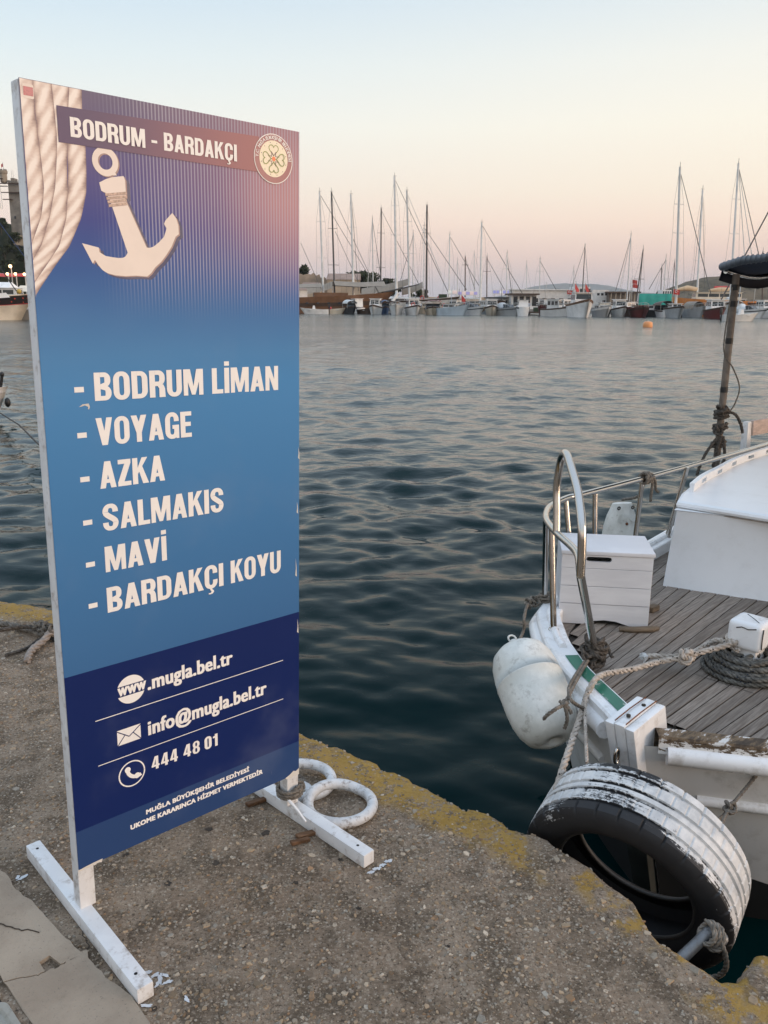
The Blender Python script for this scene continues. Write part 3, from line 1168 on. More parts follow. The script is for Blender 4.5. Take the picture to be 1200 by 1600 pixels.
for k in range(4):
    m = MB()
    uvs = []
    rows = []
    nv, nu = 70, 9
    top_off = [.0, .034, .066, .097][k]
    wdt = .0385
    for i in range(nv):
        t = i / (nv - 1)
        z = 1.7575 - t * .42
        xr = float(np.interp(z, rz_, rx_)) - top_off * (1 - .25 * t) + .005 * math.sin(z * 17 + k * 2.3)
        row = []
        for j in range(nu):
            s = j / (nu - 1)
            x = xr - wdt * (1 - s)
            xc = min(max(x, .0025), .667)
            row.append((xc, -.00072 - .00002 * k, z))
            uvs.append((s, (z * -1.0 + .12 * k), k * 1.0))
        rows.append(row)
    # leave out what would lie past the edge of the sheet
    m.grid(rows, False)
    o = m.build('rope_picture', m_rope_p, face)
    a = o.data.attributes.new('ruv', 'FLOAT_VECTOR', 'POINT')
    a.data.foreach_set('vector', np.array(uvs, np.float32).reshape(-1))
    bm = bmesh.new()
    bm.from_mesh(o.data)
    bmesh.ops.delete(bm, geom=[f for f in bm.faces if all(v.co.x < .0026 for v in f.verts)], context='FACES')
    bm.to_mesh(o.data)
    bm.free()

# printed anchor
anchor = [(.2051, 1.6047), (.2081, 1.5964), (.2086, 1.5632), (.2055, 1.5604), (.2509, 1.4631), (.2590, 1.4628), (.2681, 1.4663), (.2810, 1.4760), (.2939, 1.4886), (.3009, 1.5064), (.2951, 1.5157), (.2985, 1.5230), (.3162, 1.5406),
          (.3260, 1.5290), (.3304, 1.5157), (.3309, 1.4966), (.3224, 1.4905), (.3120, 1.4690), (.2986, 1.4507), (.2850, 1.4350), (.2692, 1.4218), (.2590, 1.4090), (.2497, 1.4018), (.2225, 1.4024), (.1980, 1.4005), (.1752, 1.4015), (.1580, 1.4050), (.1471, 1.4109),
          (.1380, 1.4210), (.1315, 1.4310), (.1265, 1.4230), (.1059, 1.4628), (.1414, 1.4564), (.1426, 1.4471), (.1560, 1.4400), (.1716, 1.4383), (.1850, 1.4375), (.1948, 1.4385), (.2010, 1.4420), (.2060, 1.4497), (.1725, 1.5521), (.1649, 1.5665), (.1540, 1.5704), (.1505, 1.5861), (.1649, 1.5942), (.1800, 1.6000)]
m_shadow = plain('print_shadow', (.030, .040, .12), .42, var=.05)
m_shade = plain('print_anchor_edge', (.40, .27, .24), .5, var=.06)
flat('anchor_picture', [[(a + .010, b - .0065) for a, b in anchor]], m_shadow, -.00075)
flat('anchor_picture', [[(a + .003, b - .002) for a, b in anchor]], m_shade, -.00085)
flat('anchor_picture', [anchor], m_cream, -.00092)
eye = ringp(.1660, 1.6285, .0158, .0285, -75, 300, 36)
flat('anchor_picture', [[(a + .003, b - .002) for a, b in p] for p in eye], m_shade, -.00085)
flat('anchor_picture', eye + [[(.1560, 1.6020), (.1900, 1.6040), (.1830, 1.6150), (.1640, 1.6120)]], m_cream, -.00098)
m_twine = plain('print_twine', (.55, .40, .32), .5, var=.3, scale=160)
flat('anchor_picture', [[(.162 + .002 * i, 1.5660 - .0070 * i), (.2090, 1.5740 - .0070 * i), (.2100, 1.5690 - .0070 * i), (.163 + .002 * i, 1.5610 - .0070 * i)] for i in range(4)], m_twine, -.00115)
for i in range(4):
    flat('anchor_picture', [linep((.162 + .002 * i, 1.5606 - .0070 * i), (.210, 1.5686 - .0070 * i), .0010)], m_shade, -.0013)

# round municipal emblem
ec = (.5900, 1.6868)
flat('emblem_ring', [arc(*ec, .0560, 0, 360, 48)[:-1]], m_white, -.0024)
m_mauve = plain('print_mauve', (.37, .15, .155), .42, var=.04)
flat('emblem_ring', [arc(*ec, .0540, 0, 360, 48)[:-1]], m_mauve, -.0026)
m_disc = plain('print_disc', (.90, .80, .60), .42, var=.03)
flat('emblem_disc', [arc(*ec, .0410, 0, 360, 48)[:-1]], m_disc, -.0028)
m_olive = plain('print_olive', (.26, .30, .07), .42, var=.05)
m_violet = plain('print_violet', (.17, .06, .11), .42, var=.05)
m_orange = plain('print_orange', (.95, .22, .07), .42, var=.05)


def heart(ang, k=1.0):
    pts = []
    for i in range(33):
        t = -pi / 2 + 2 * pi * i / 32
        t = 2 * pi * i / 32
        x = 16 * math.sin(t) ** 3
        y = 13 * math.cos(t) - 5 * math.cos(2 * t) - 2 * math.cos(3 * t) - math.cos(4 * t)
        x, y = x * .00085 * k, y * .00085 * k + .0205
        pts.append((ec[0] + x * math.cos(ang) - y * math.sin(ang), ec[1] + x * math.sin(ang) + y * math.cos(ang)))
    return pts


hp = []
for a in (0, 90, 180, 270):
    h = heart(math.radians(a))
    hp += [linep(h[i], h[i + 1], .0017) for i in range(32)]
flat('emblem_petals', hp, m_olive, -.0030)
star_o = [(ec[0] + (.0185 if i % 2 == 0 else .0085) * math.cos(math.radians(22.5 + 22.5 * i)), ec[1] + (.0185 if i % 2 == 0 else .0085) * math.sin(math.radians(22.5 + 22.5 * i))) for i in range(16)]
star_i = [(ec[0] + (p[0] - ec[0]) * .78, ec[1] + (p[1] - ec[1]) * .78) for p in star_o]
flat('emblem_star', [[star_o[i], star_o[(i + 1) % 16], star_i[(i + 1) % 16], star_i[i]] for i in range(16)], m_violet, -.0034)
flat('emblem_star', [arc(*ec, .0052, 0, 360, 16)[:-1]], m_orange, -.0034)
flat('emblem_dots', [arc(ec[0] + .0365 * math.cos(math.radians(30 * i + 15)), ec[1] + .0365 * math.sin(math.radians(30 * i + 15)), .0011, 0, 360, 6)[:-1] for i in range(12)], m_violet, -.0030)
ring_text = 'T.C. MUĞLA BÜYÜKŞEHİR BELEDİYESİ'
m = MB()
for i, ch in enumerate(ring_text):
    if ch == ' ':
        continue
    V, F = text_mesh(ch)
    a = math.radians(180 - 3 - i * (176 / (len(ring_text) - 1)))
    V[:, 0] -= (V[:, 0].min() + V[:, 0].max()) / 2
    V = V * .0112
    rot = a - pi / 2
    for dx in (-.0003, .0003):
        P = [(ec[0] + .0438 * math.cos(a) + (p[0] + dx) * math.cos(rot) - p[1] * math.sin(rot), -.0030 - (.00002 if dx > 0 else 0), ec[1] + .0438 * math.sin(a) + (p[0] + dx) * math.sin(rot) + p[1] * math.cos(rot)) for p in V]
        m.add(P, F)
m.build('emblem_text', m_white, face)

# small hologram sticker, top left
m_stick = plain('sticker_pink', (.42, .10, .13), .3, var=.25, scale=200)
flat('corner_sticker', [rrect(.0175, 1.7365, .021, .026, .003, 0)], m_cream, -.0012)
flat('corner_sticker', [rrect(.0175, 1.7365, .019, .016, .001, 0)], m_stick, -.0014)
# paint chip below the first stop, torn vinyl at the bottom corners
m_chip = plain('bare_paint', (.66, .62, .56), .6, var=.1)
flat('scuff_mark', [[(.0765, 1.1235), (.085, 1.1290), (.0985, 1.1300), (.101, 1.1230), (.0985, 1.1170), (.0960, 1.1185), (.0975, 1.1225), (.090, 1.1265), (.083, 1.1245)]], m_chip, -.0011)
for i, (x, z, l) in enumerate(((.655, .62, .05), (.6595, .80, .03), (.661, .45, .04), (.664, .95, .03))):
    flat('scuff_mark', [[(x, z), (x + .002, z + l * .4), (x + .001, z + l), (x + .004, z + l * .5), (x + .005, z - .005)]], m_chip, -.0011)
torn = [(.0, .0), (.0, -.003)] + [(.005 + i * .006, -.0035 - .002 * math.sin(i * 2.3)) for i in range(10)] + [(.062, .004), (.04, .0035), (.02, .0022)]
flat('torn_edge', [torn], m_chip, -.0012)
torn = [(SW - .05, .001), (SW - .045, -.004), (SW - .03, -.006), (SW - .02, -.003), (SW - .01, -.006), (SW, -.004), (SW, .016), (SW - .012, .010), (SW - .02, .014), (SW - .035, .006)]
flat('torn_edge', [torn], m_chip, -.0012)

# ================================================================== FISHING BOAT
BM = Matrix.Translation((.903, 2.514, 0)) @ Matrix.Rotation(math.radians(45), 4, 'Z')
BI = BM.inverted()
boat = thing('fishing_boat', 'white wooden fishing boat with plank deck and chrome bow rail moored at the quay', 'boat', mat=BM)
BS = np.array([-.16, -.12, -.04, .07, .25, .49, .75, 1.0, 1.9, 2.3, 3.2, 4.2, 5.4, 6.3, 7.0, 7.4, 7.62])
BG = np.array([.045, .09, .215, .39, .60, .81, .905, .95, 1.02, 1.065, 1.15, 1.20, 1.12, .92, .60, .30, .05])


def gb(s):
    return float(np.interp(s, BS, BG))


_ss = np.linspace(-.16, 7.62, 400)
_gg = np.interp(_ss, BS, BG)
for _ in range(3):
    _gg[1:-1] = (_gg[:-2] + _gg[1:-1] * 2 + _gg[2:]) / 4


def gs(s):
    return float(np.interp(s, _ss, _gg))


DK = .10      # deck
GW = .165     # top of the gunwale


def bl(px, py, z):   # photo point on a level of the boat, in its own axes
    return BI @ onz(px, py, z)


m_hull = plain('boat_white_paint', (.70, .685, .66), .38, var=.06, scale=3, bump=.08, bscale=30, dirt=(.36, .33, .28), dirt_amt=.5)
m_bwhite = plain('boat_gloss_white', (.82, .82, .82), .28, var=.04, scale=4, dirt=(.42, .38, .33), dirt_amt=.6)
m_green = G('worn_green_paint')
_n = m_green.noise(18, 6, .75)
m_green = m_green.set(m_green.mix(m_green.step(_n, .56, .62), m_green.mix(m_green.noise(7), (.006, .10, .062), (.012, .20, .125)), (.42, .45, .42)), .35)
m_gwood = G('weathered_rail_wood')
_n = m_gwood.noise(9, 6, .7, m_gwood.scaled(m_gwood.tc(), (1, 3, 3)))
m_gwood = m_gwood.set(m_gwood.ramp(_n, [(.30, (.028, .02, .014)), (.44, (.075, .052, .034)), (.52, (.17, .115, .065)), (.56, (.20, .15, .11)), (.58, (.62, .60, .57)), (.75, (.66, .64, .61))]), .8)
m_seam = plain('dark_seam', (.035, .028, .022), .8)
m_steel = G('stainless_steel')
_n = m_steel.noise(14, 4, .6)
m_steel = m_steel.set((.56, .535, .50), m_steel.lin(_n, .3, .7, .10, .28), 1.0)


def stem_s(z):
    return -.16 + .36 * max(0, GW - z) - .02 * min(0, GW - z)


def hull_pt(s01, z, side):
    s0, s1 = stem_s(z), 7.62 - .30 * (GW - z)
    s = s0 + (s1 - s0) * s01
    tt = -.16 + (7.62 + .16) * s01
    b = gs(tt + .0) * (1 - .10 * ((GW - z) / .8) ** 1.4 if z < GW else 1)
    return (s, side * b, z)


us = np.unique(np.concatenate([np.linspace(0, .06, 16), np.linspace(.06, .2, 20), np.linspace(.2, .85, 26), np.linspace(.85, 1, 20)]))
zz = [GW - .045, .06, 0.0, -.07, -.15, -.25, -.38, -.52, -.66, -.8, -.95]
mb = MB()
for side in (1, -1):
    rows = [[hull_pt(float(u), z, side) for u in us] for z in zz]
    mb.grid(rows if side > 0 else rows[::-1])
mb.build('hull', m_hull, boat)
# boot stripe: dark antifouling just proud of the planking, raised at the bow as painted-in shade
mb = MB()
for side in (1, -1):
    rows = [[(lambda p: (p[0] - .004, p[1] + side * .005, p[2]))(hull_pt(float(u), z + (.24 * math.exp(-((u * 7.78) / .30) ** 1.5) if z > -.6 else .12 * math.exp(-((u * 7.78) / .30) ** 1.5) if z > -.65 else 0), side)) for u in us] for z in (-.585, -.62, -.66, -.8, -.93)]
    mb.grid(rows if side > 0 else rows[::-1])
mb.build('boot_stripe_and_shade', plain('antifouling_and_shade', (.012, .013, .014), .7), boat)


def along(side, z, off, s0, s1, n=70):
    """line following the side of the boat, off = distance outside the planking"""
    pts = []
    for i in range(n + 1):
        u = i / n
        u = u ** 1.8 if s0 < .1 else u
        s = s0 + (s1 - s0) * u
        p = hull_pt(s, z, side)
        q = hull_pt(min(s + .004, 1), z, side)
        d = Vector((q[0] - p[0], q[1] - p[1], 0))
        d = d.normalized() if d.length > 1e-9 else Vector((1, 0, 0))
        nn = Vector((-d.y, d.x, 0)) * side
        pts.append(Vector(p) + nn * off)
    return pts


for side, lab in ((1, None), (-1, None)):
    MB().tube(along(side, .098, .012, .006, .99), .034, 10).build('rubbing_strake', m_bwhite, boat)
    MB().tube(along(side, -.095, .004, .012, .985), .020, 8).build('lower_strake', m_bwhite, boat)


def cap_section(side, a, b, name, mat, w_in=.105, z0=.118, z1=GW, lip=False):
    o_ = along(side, GW - .05, .012, a, b, 60)
    i_ = []
    for k, p in enumerate(o_):
        s = a + (b - a) * ((k / 60) ** 1.8 if a < .1 else k / 60)
        q0 = o_[max(k - 1, 0)]
        q1 = o_[min(k + 1, len(o_) - 1)]
        d = (q1 - q0).normalized()
        nn = Vector((-d.y, d.x, 0)) * side
        i_.append(p - nn * w_in)
    # keep the inner line on its own side of the keel
    i_ = [Vector((p.x, max(p.y * side, .02) * side, 0)) for p in i_]
    m = MB()
    r = [[(p.x, p.y, z0) for p in o_], [(p.x, p.y, z1 - .008) for p in o_],
         [(p.x * .93 + q.x * .07, p.y * .93 + q.y * .07, z1) for p, q in zip(o_, i_)],
         [(q.x * .95 + p.x * .05, q.y * .95 + p.y * .05, z1) for p, q in zip(o_, i_)], [(q.x, q.y, z1 - .006) for q in i_], [(q.x, q.y, DK - .01) for q in i_]]
    m.grid(r if side > 0 else r[::-1], False)
    return m.build(name, mat, boat)


# s01 position 1/7.78 per metre
_m = 1 / 7.78
cap_section(1, .004, .99, 'cap_rail', m_bwhite)
_gi, _go = along(1, GW - .05, -.082, .005, .31 * _m, 20), along(1, GW - .05, -.030, .005, .31 * _m, 20)
MB().grid([[(p.x, max(p.y, .03), GW + .002) for p in L] for k, L in enumerate((_gi, _go))][::-1]).build('green_strip', m_green, boat)
cap_section(-1, .004, .99, 'cap_rail', m_gwood, w_in=.062, z0=.146, z1=GW - .004)
# peeling white board under the starboard cap
o_ = along(-1, GW - .05, .016, .004, .99, 90)
mb = MB().grid([[(p.x, p.y, .104) for p in o_], [(p.x, p.y, .150) for p in o_]][::-1], True)
m_peel = G('peeling_white')
_n = m_peel.noise(26, 6, .75, m_peel.scaled(m_peel.tc(), (1, 1, 2.5)))
_z = m_peel.sep()[2]
m_peel = m_peel.set(m_peel.mix(m_peel.step(m_peel.math('ADD', _n, m_peel.lin(_z, .11, .155, 0, .16)), .60, .63), (.74, .72, .69), (.11, .075, .045)), .5)
mb.build('peeling_board', m_peel, boat)
# raised bead on the port cap
bead = along(1, GW - .05, -.045, .36 * _m, .8, 60)
MB().tube([(p.x, p.y, GW + .004) for p in bead], .016, 8).build('cap_bead', m_bwhite, boat)

# stempost: three timbers side by side, raked below
zt = .215
fl, fr_, br_, bk = bl(983, 1137, zt), bl(1031, 1151, zt), bl(1056, 1108, zt), bl(1027, 1098, zt)
cs, cn = (fl + fr_) / 2, (br_ + bk) / 2
ax = Vector((cs.x - cn.x, 0, 0)).normalized()
x_f, x_b = cs.x, cn.x
hw = .052
for k, (a, b) in enumerate(((-hw, -.020), (-.0185, .0185), (.020, hw))):
    top = zt + (.004 if k == 1 else 0)
    zk = -.20
    q_ = .36 * (zt - zk) * .95
    f0 = [(x_f, a, top - .014), (x_f, b, top - .014), (x_f + q_, b * .9, zk), (x_f + q_, a * .9, zk)]
    b0 = [(x_b, a, top), (x_b, b, top), (x_b + q_, b * .9, zk), (x_b + q_, a * .9, zk)]
    m = MB().hexa([f0[3], f0[2], b0[2], b0[3], f0[0], f0[1], b0[1], b0[0]])
    sp = m.build('stem_timber', None or m_bwhite, boat, bevel=.007, seg=2)
MB().hexa([(x_f + q_ + .17, -.035, -.66), (x_b + .3, -.035, -.66), (x_b + .3, .035, -.66), (x_f + q_ + .17, .035, -.66), (x_f + q_ + .004, -.042, zk - .001), (x_b + q_, -.042, zk - .001), (x_b + q_, .042, zk - .001), (x_f + q_ + .004, .042, zk - .001)]).build('stem_foot', plain('painted_stem_shade', (.03, .033, .028), .8, var=.4), boat, bevel=.006)  # lower stem coloured dark: the shade behind the tyre is painted in
m_rust = plain('rust', (.16, .055, .018), .85, var=.5, scale=90)
sp0 = sp
for (fx, r) in ((.25, .007), (.72, .007)):
    p = Vector((x_b + (x_f - x_b) * fx, 0, 0))
    MB().lathe([(0, .0), (r, -.001), (r, -.008)], (p.x, p.y, zt + .0055), (0, 0, 1), 10).build('bolt_head', m_rust if r > .007 else m_seam, sp0)
m_crack = MB()
for a in (-.0193, .0193):
    m_crack.tube([(x_f + .01, a, zt - .004), ((x_f + x_b) / 2, a, zt + .0035), (x_b - .004, a, zt + .006)], .0026, 4)
m_crack.build('rust_seam', m_rust, boat)
# ring bolt on the front of the stem
t_ = .105
c = Vector((x_f + .36 * (zt - .105) * .95 - .012, .006, .10))
MB().tube([(c.x - .012 - .012 * math.sin(a), c.y, c.z - .012 + .027 * math.cos(a)) for a in [2 * pi * i / 16 for i in range(16)]], .005, 6, closed=True).build('ring_bolt', m_steel, boat)

# deck: dark bed, margin board, planks
deck_w = lambda s: max(.0, gs(s) - .155) if s > -.02 else 0
bed = MB()
L_ = [(s, gs(s) - .06, DK - .012) for s in np.linspace(-.05, 7.3, 90)]
R_ = [(s, -(gs(s) - .06), DK - .012) for s in np.linspace(-.05, 7.3, 90)]
bed.grid([L_, R_], False)
bed.build('deck_bed', m_seam, boat)


def wood(name, c1, c2, c3, sx=1.0):
    g = G(name)
    oi = g.t.nodes.new('ShaderNodeObjectInfo')
    v = g.t.nodes.new('ShaderNodeVectorMath')
    v.operation = 'ADD'
    g.t.links.new(g.tc(), v.inputs[0])
    cx = g.t.nodes.new('ShaderNodeCombineXYZ')
    g.t.links.new(oi.outputs['Random'], cx.inputs[0])
    g.t.links.new(oi.outputs['Random'], cx.inputs[2])
    sc = g.t.nodes.new('ShaderNodeVectorMath')
    sc.operation = 'SCALE'
    sc.inputs[3].default_value = 9.0
    g.t.links.new(cx.outputs[0], sc.inputs[0])
    g.t.links.new(sc.outputs[0], v.inputs[1])
    p = v.outputs[0]
    gr = g.noise(1.0, 6, .65, g.scaled(p, (7, 130, 60)))
    bl_ = g.noise(9, 4, .6, g.scaled(p, (.5, 1.5, 1)))
    c = g.mix(g.step(gr, .35, .68), c1, c2)
    c = g.mix(g.math('MULTIPLY', g.step(bl_, .45, .75), .55), c, c3)
    c = g.mix(g.math('MULTIPLY', g.step(g.noise(34, 4, .7, p), .66, .74), .7), c, (.03, .025, .02))
    rnd = g.lin(oi.outputs['Random'], 0, 1, .78, 1.18)
    c = g.mix(1.0, c, rnd, 'MULTIPLY')
    g.set(c, .78, 0, .3)
    g.bump(gr, .4, .003)
    return g.m


m_deck = wood('weathered_teak', (.15, .122, .100), (.285, .245, .208), (.205, .175, .15))
edge_m = lambda s: max(.012, gs(s) - .165)
mar = MB()
ss = np.linspace(.02, 7.2, 110)
for sd in (1, -1):
    o_ = [(float(s), sd * (gs(s) - .085), DK - .0015) for s in ss]
    i_ = [(float(s), sd * edge_m(s), DK - .0015) for s in ss]
    d_ = [(float(s), sd * edge_m(s), DK - .012) for s in ss]
    mar.grid([o_, i_, d_] if sd < 0 else [d_, i_, o_][::-1], False)
mar.build('margin_board', m_deck, boat)
PW = .066
for k in range(-15, 15):
    n0, n1 = (k + .5) * PW - PW / 2 + .0, (k + .5) * PW + PW / 2
    spans = [(0.05, 7.15)]
    fan = lambda n, s: n * (.60 + .40 * min(1, max(0, s) / 1.9)) if s < 1.9 else n
    pts = []
    for s in np.unique(np.concatenate([np.linspace(.05, 2.2, 50), np.linspace(2.2, 7.15, 30), [.5285, .5315]])):
        s = float(s)
        e = edge_m(s) - .004
        a, b = fan(n0, s) + .0026 + .0012 * (k % 3 == 0), fan(n1, s) - .0026
        a, b = max(-e, min(e, a)), max(-e, min(e, b))
        if b - a > .004:
            pts.append((s, a, b))
    if len(pts) < 2:
        continue
    # butt joints
    cuts = [pts[0][0], (2.3 + (k * 37 % 11) * .13), 4.6 + (k * 17 % 7) * .2, pts[-1][0]]
    if -3 <= k <= 1:
        cuts.insert(1, .53 + .0 * k)
    cuts = sorted(set(cuts))
    for c0, c1 in zip(cuts[:-1], cuts[1:]):
        seg = [p for p in pts if c0 + .0015 <= p[0] <= c1 - .0015]
        if len(seg) < 2:
            continue
        m = MB()
        h = DK + .001 * math.sin(k * 2.1 + c0)
        m.grid([[(s, a, DK - .011) for s, a, b in seg], [(s, a, h) for s, a, b in seg], [(s, b, h) for s, a, b in seg], [(s, b, DK - .011) for s, a, b in seg]][::-1], False)
        m.build('deck_plank', m_deck, boat)

# ------- bitt (white topped mooring post) with its collar board
bp = bl(1165, 1046, DK)
bitt = MB().hexa([(bp.x + a * .05, bp.y + b * .05, z) for z in (DK - .005, .165) for a, b in ((-1, -1), (1, -1), (1, 1), (-1, 1))])
bo = bitt.build('mooring_bitt', m_bwhite, boat, bevel=.006)
m = MB().hexa([(bp.x + a * .066, bp.y + b * .066, z) for z in (.20, .315) for a, b in ((-1, -1), (1, -1), (1, 1), (-1, 1))])
m.build('bitt_head', m_bwhite, bo, bevel=.026, seg=4)
m = MB().hexa([(bp.x + a * .046, bp.y + b * .046, z) for z in (.16, .205) for a, b in ((-1, -1), (1, -1), (1, 1), (-1, 1))])
m.build('bitt_neck', m_bwhite, bo)
m = MB().tube([(bp.x - .0655, bp.y - .045, .30), (bp.x - .067, bp.y - .015, .292), (bp.x - .067, bp.y + .01, .296), (bp.x - .0665, bp.y + .03, .288)], .0022, 4)
m.tube([(bp.x - .03, bp.y - .04, .3153), (bp.x + .0, bp.y - .01, .3157), (bp.x + .035, bp.y + .03, .3153)], .0016, 4)
m.tube([(bp.x - .05, bp.y - .0667, .30), (bp.x - .055, bp.y - .067, .26), (bp.x - .052, bp.y - .067, .22)], .0022, 4)
m.build('paint_crack', m_seam, bo)

# ------- cabin trunk
ct = .50
A0, A1 = bl(1035, 915, DK), bl(1200, 940, DK)
dirf = (A1 - A0).normalized()
fp = [A0, A0 + dirf * (A1 - A0).length, A0 + dirf * 1.35]
lean = .075
base_poly = [(A0.x, A0.y), (fp[2].x, fp[2].y), (5.2, -.62), (5.2, .78), (3.6, .86), (2.3, .80)]
top_poly = [(A0.x + lean, A0.y), (fp[2].x + lean, fp[2].y), (5.2, -.60), (5.2, .80), (3.6, .88), (2.3, .82)]
m_cabin = plain('cabin_white', (.83, .84, .85), .34, var=.03, scale=2, dirt=(.62, .61, .60), dirt_amt=.25)
m = MB()
n = len(base_poly)
m.add([(x, y, DK - .004) for x, y in base_poly] + [(x, y, ct - .012) for x, y in top_poly], [(i, (i + 1) % n, (i + 1) % n + n, i + n)[::-1] for i in range(n)] + [tuple(range(n, 2 * n))])
m.build('cabin_trunk', m_cabin, boat, bevel=.008)
# roof slab with rounded overhanging edge
R0 = bl(1058, 783, .52)
roofl = [bl(1058, 784, .52), bl(1066, 768, .53), bl(1086, 746, .555), bl(1112, 729, .57), bl(1139, 714, .575), bl(1170, 703, .575), bl(1200, 694, .575)]
R1 = bl(1200, 806, .52)
dr = (R1 - R0).normalized()
outl = [(p.x, p.y) for p in roofl] + [(5.3, .95), (5.3, -.7), ((R0 + dr * 1.45).x, (R0 + dr * 1.45).y)]
cx_, cy_ = 3.2, .1
m = MB()
rows = []
for sc_, z in ((.988, ct - .014), (1.0, ct - .006), (1.003, ct + .006), (1.0, ct + .018), (.988, ct + .024)):
    rows.append([(cx_ + (x - cx_) * sc_, cy_ + (y - cy_) * sc_, z) for x, y in outl])
m.grid(rows, True, True)
m.add(rows[-1], [tuple(range(len(outl)))])
m.add(rows[0], [tuple(range(len(outl)))[::-1]])
roof = m.build('cabin_roof', m_cabin, boat)
for f in roof.data.polygons:
    if len(f.vertices) > 4:
        f.use_smooth = False
roof.data.set_sharp_from_angle(angle=math.radians(40))
MB().tube([(cx_ + (x - cx_) * .992, cy_ + (y - cy_) * .992, ct - .016) for x, y in outl[-1:] + outl[:6]], .0035, 5).build('roof_seam', plain('old_sealant', (.33, .29, .25), .8), roof)
# toe rail with slots: low wall made of pieces leaving openings
tr = [Vector((cx_ + (p.x - cx_) * .962, cy_ + (p.y - cy_) * .962, 0)) for p in roofl[1:]]
trp = spline([(p.x, p.y, 0) for p in tr] + [(4.8, .93, 0)], .01)
m = MB()
arcl, lens = 0, [0]
for i in range(1, len(trp)):
    arcl += (trp[i] - trp[i - 1]).length
    lens.append(arcl)
zb_, zm, zu, zt2 = ct + .020, ct + .032, ct + .055, ct + .070


def wall_seg(m, i0, i1, za, zb2, th=.011):
    q = trp[i0:i1 + 1]
    if len(q) < 2:
        return
    L, R = [], []
    for k, p in enumerate(q):
        d = (q[min(k + 1, len(q) - 1)] - q[max(k - 1, 0)]).normalized()
        nn = Vector((-d.y, d.x, 0)) * th
        L.append(p + nn)
        R.append(p - nn)
    m.grid([[(p.x, p.y, za) for p in L], [(p.x, p.y, zb2) for p in L], [(p.x, p.y, zb2) for p in R], [(p.x, p.y, za) for p in R], [(p.x, p.y, za) for p in L]], False)
    m.add([(L[0].x, L[0].y, za), (L[0].x, L[0].y, zb2), (R[0].x, R[0].y, zb2), (R[0].x, R[0].y, za)], [(0, 1, 2, 3)])
    m.add([(L[-1].x, L[-1].y, za), (L[-1].x, L[-1].y, zb2), (R[-1].x, R[-1].y, zb2), (R[-1].x, R[-1].y, za)], [(3, 2, 1, 0)])


wall_seg(m, 0, len(trp) - 1, zb_, zm)
wall_seg(m, 0, len(trp) - 1, zu, zt2, .013)
idx_at = lambda s: min(range(len(lens)), key=lambda i: abs(lens[i] - s))
pos = 0.0
while pos < arcl:
    e = min(pos + .21, arcl)
    wall_seg(m, idx_at(pos), idx_at(e), zm, zu)
    pos = e + .10
m.build('toe_rail', m_cabin, roof)

# ------- chrome bow rail
def find_on(px, py, off, lo=.3, hi=1.2):
    best = min((abs((BI @ onz(px, py, z)).y - off), z) for z in np.arange(lo, hi, .004) if abs(z - CAM_H) > .05)
    return BI @ onz(px, py, best[1])


RZ = .60
rail_pts = [Vector((-.002, .304, .585)), bl(903, 868, RZ), bl(893, 854, RZ), bl(870, 833, RZ), bl(856, 816, RZ), bl(853, 804, RZ), bl(860, 791, RZ), bl(886, 778, RZ), bl(912, 772, RZ), bl(1008, 747, RZ - .004), bl(1075, 729, RZ - .012), bl(1154, 707, RZ - .02), Vector((4.3, .93, .575)), Vector((5.6, .85, .57))]
rp = spline(rail_pts, .02)
MB().tube(rp, .0145, 12).build('hand_rail', m_steel, boat)
legs = [((865, 985), (861, 832)), ((851, 935), (854, 815)), ((882, 838), (882, 786))]
posts = []


def post(base, top, name='rail_post', r=.0135):
    MB().tube([base, top], r, 10).build(name, m_steel, boat)
    MB().lathe([(0, .008), (.020, .007), (.024, 0)], (base[0], base[1], GW - .001), (0, 0, 1), 12).build('post_foot', m_steel, boat)


pa = bl(865, 984, GW)
post(pa, bl(862, 824, RZ - .004))
pb2 = bl(851, 940, GW)
post(pb2, bl(853, 811, RZ - .004))
for q in ((884, 779), (930, 768), (1004, 748), (1074, 730)):
    t2 = bl(*q, RZ - .006)
    base = Vector((t2.x - .01, gs(t2.x) - .06, GW))
    post(base, t2)
for s in (3.6, 4.6, 5.5):
    post(Vector((s, gs(s) - .06, GW)), Vector((s, .95, .58)))
# tall hoop
hb = bl(930, 1020, GW)
h1 = Vector(rail_pts[0])
hz = .955
T0 = bl(882, 711, hz)


def hp(px, py, z):
    return bl(px, py, z)


hoop = [(-.004, .302, .58), (-.006, .302, .66), (.0, .312, .75), (.045, .352, .81), (.105, .406, .86), (.20, .497, .915), (.275, .565, .938), (.325, .613, .925), (.350, .640, .875), (.360, .655, .785), (.352, .643, .69), (.340, .630, .60)]
MB().tube(spline([hb, hb.lerp(Vector(hoop[0]), .5) + Vector((.004, .003, 0)), Vector(hoop[0])], .02), .0155, 12).build('hoop_leg', m_steel, boat)
MB().tube(spline(hoop, .01), .0155, 14).build('boarding_hoop', m_steel, boat)

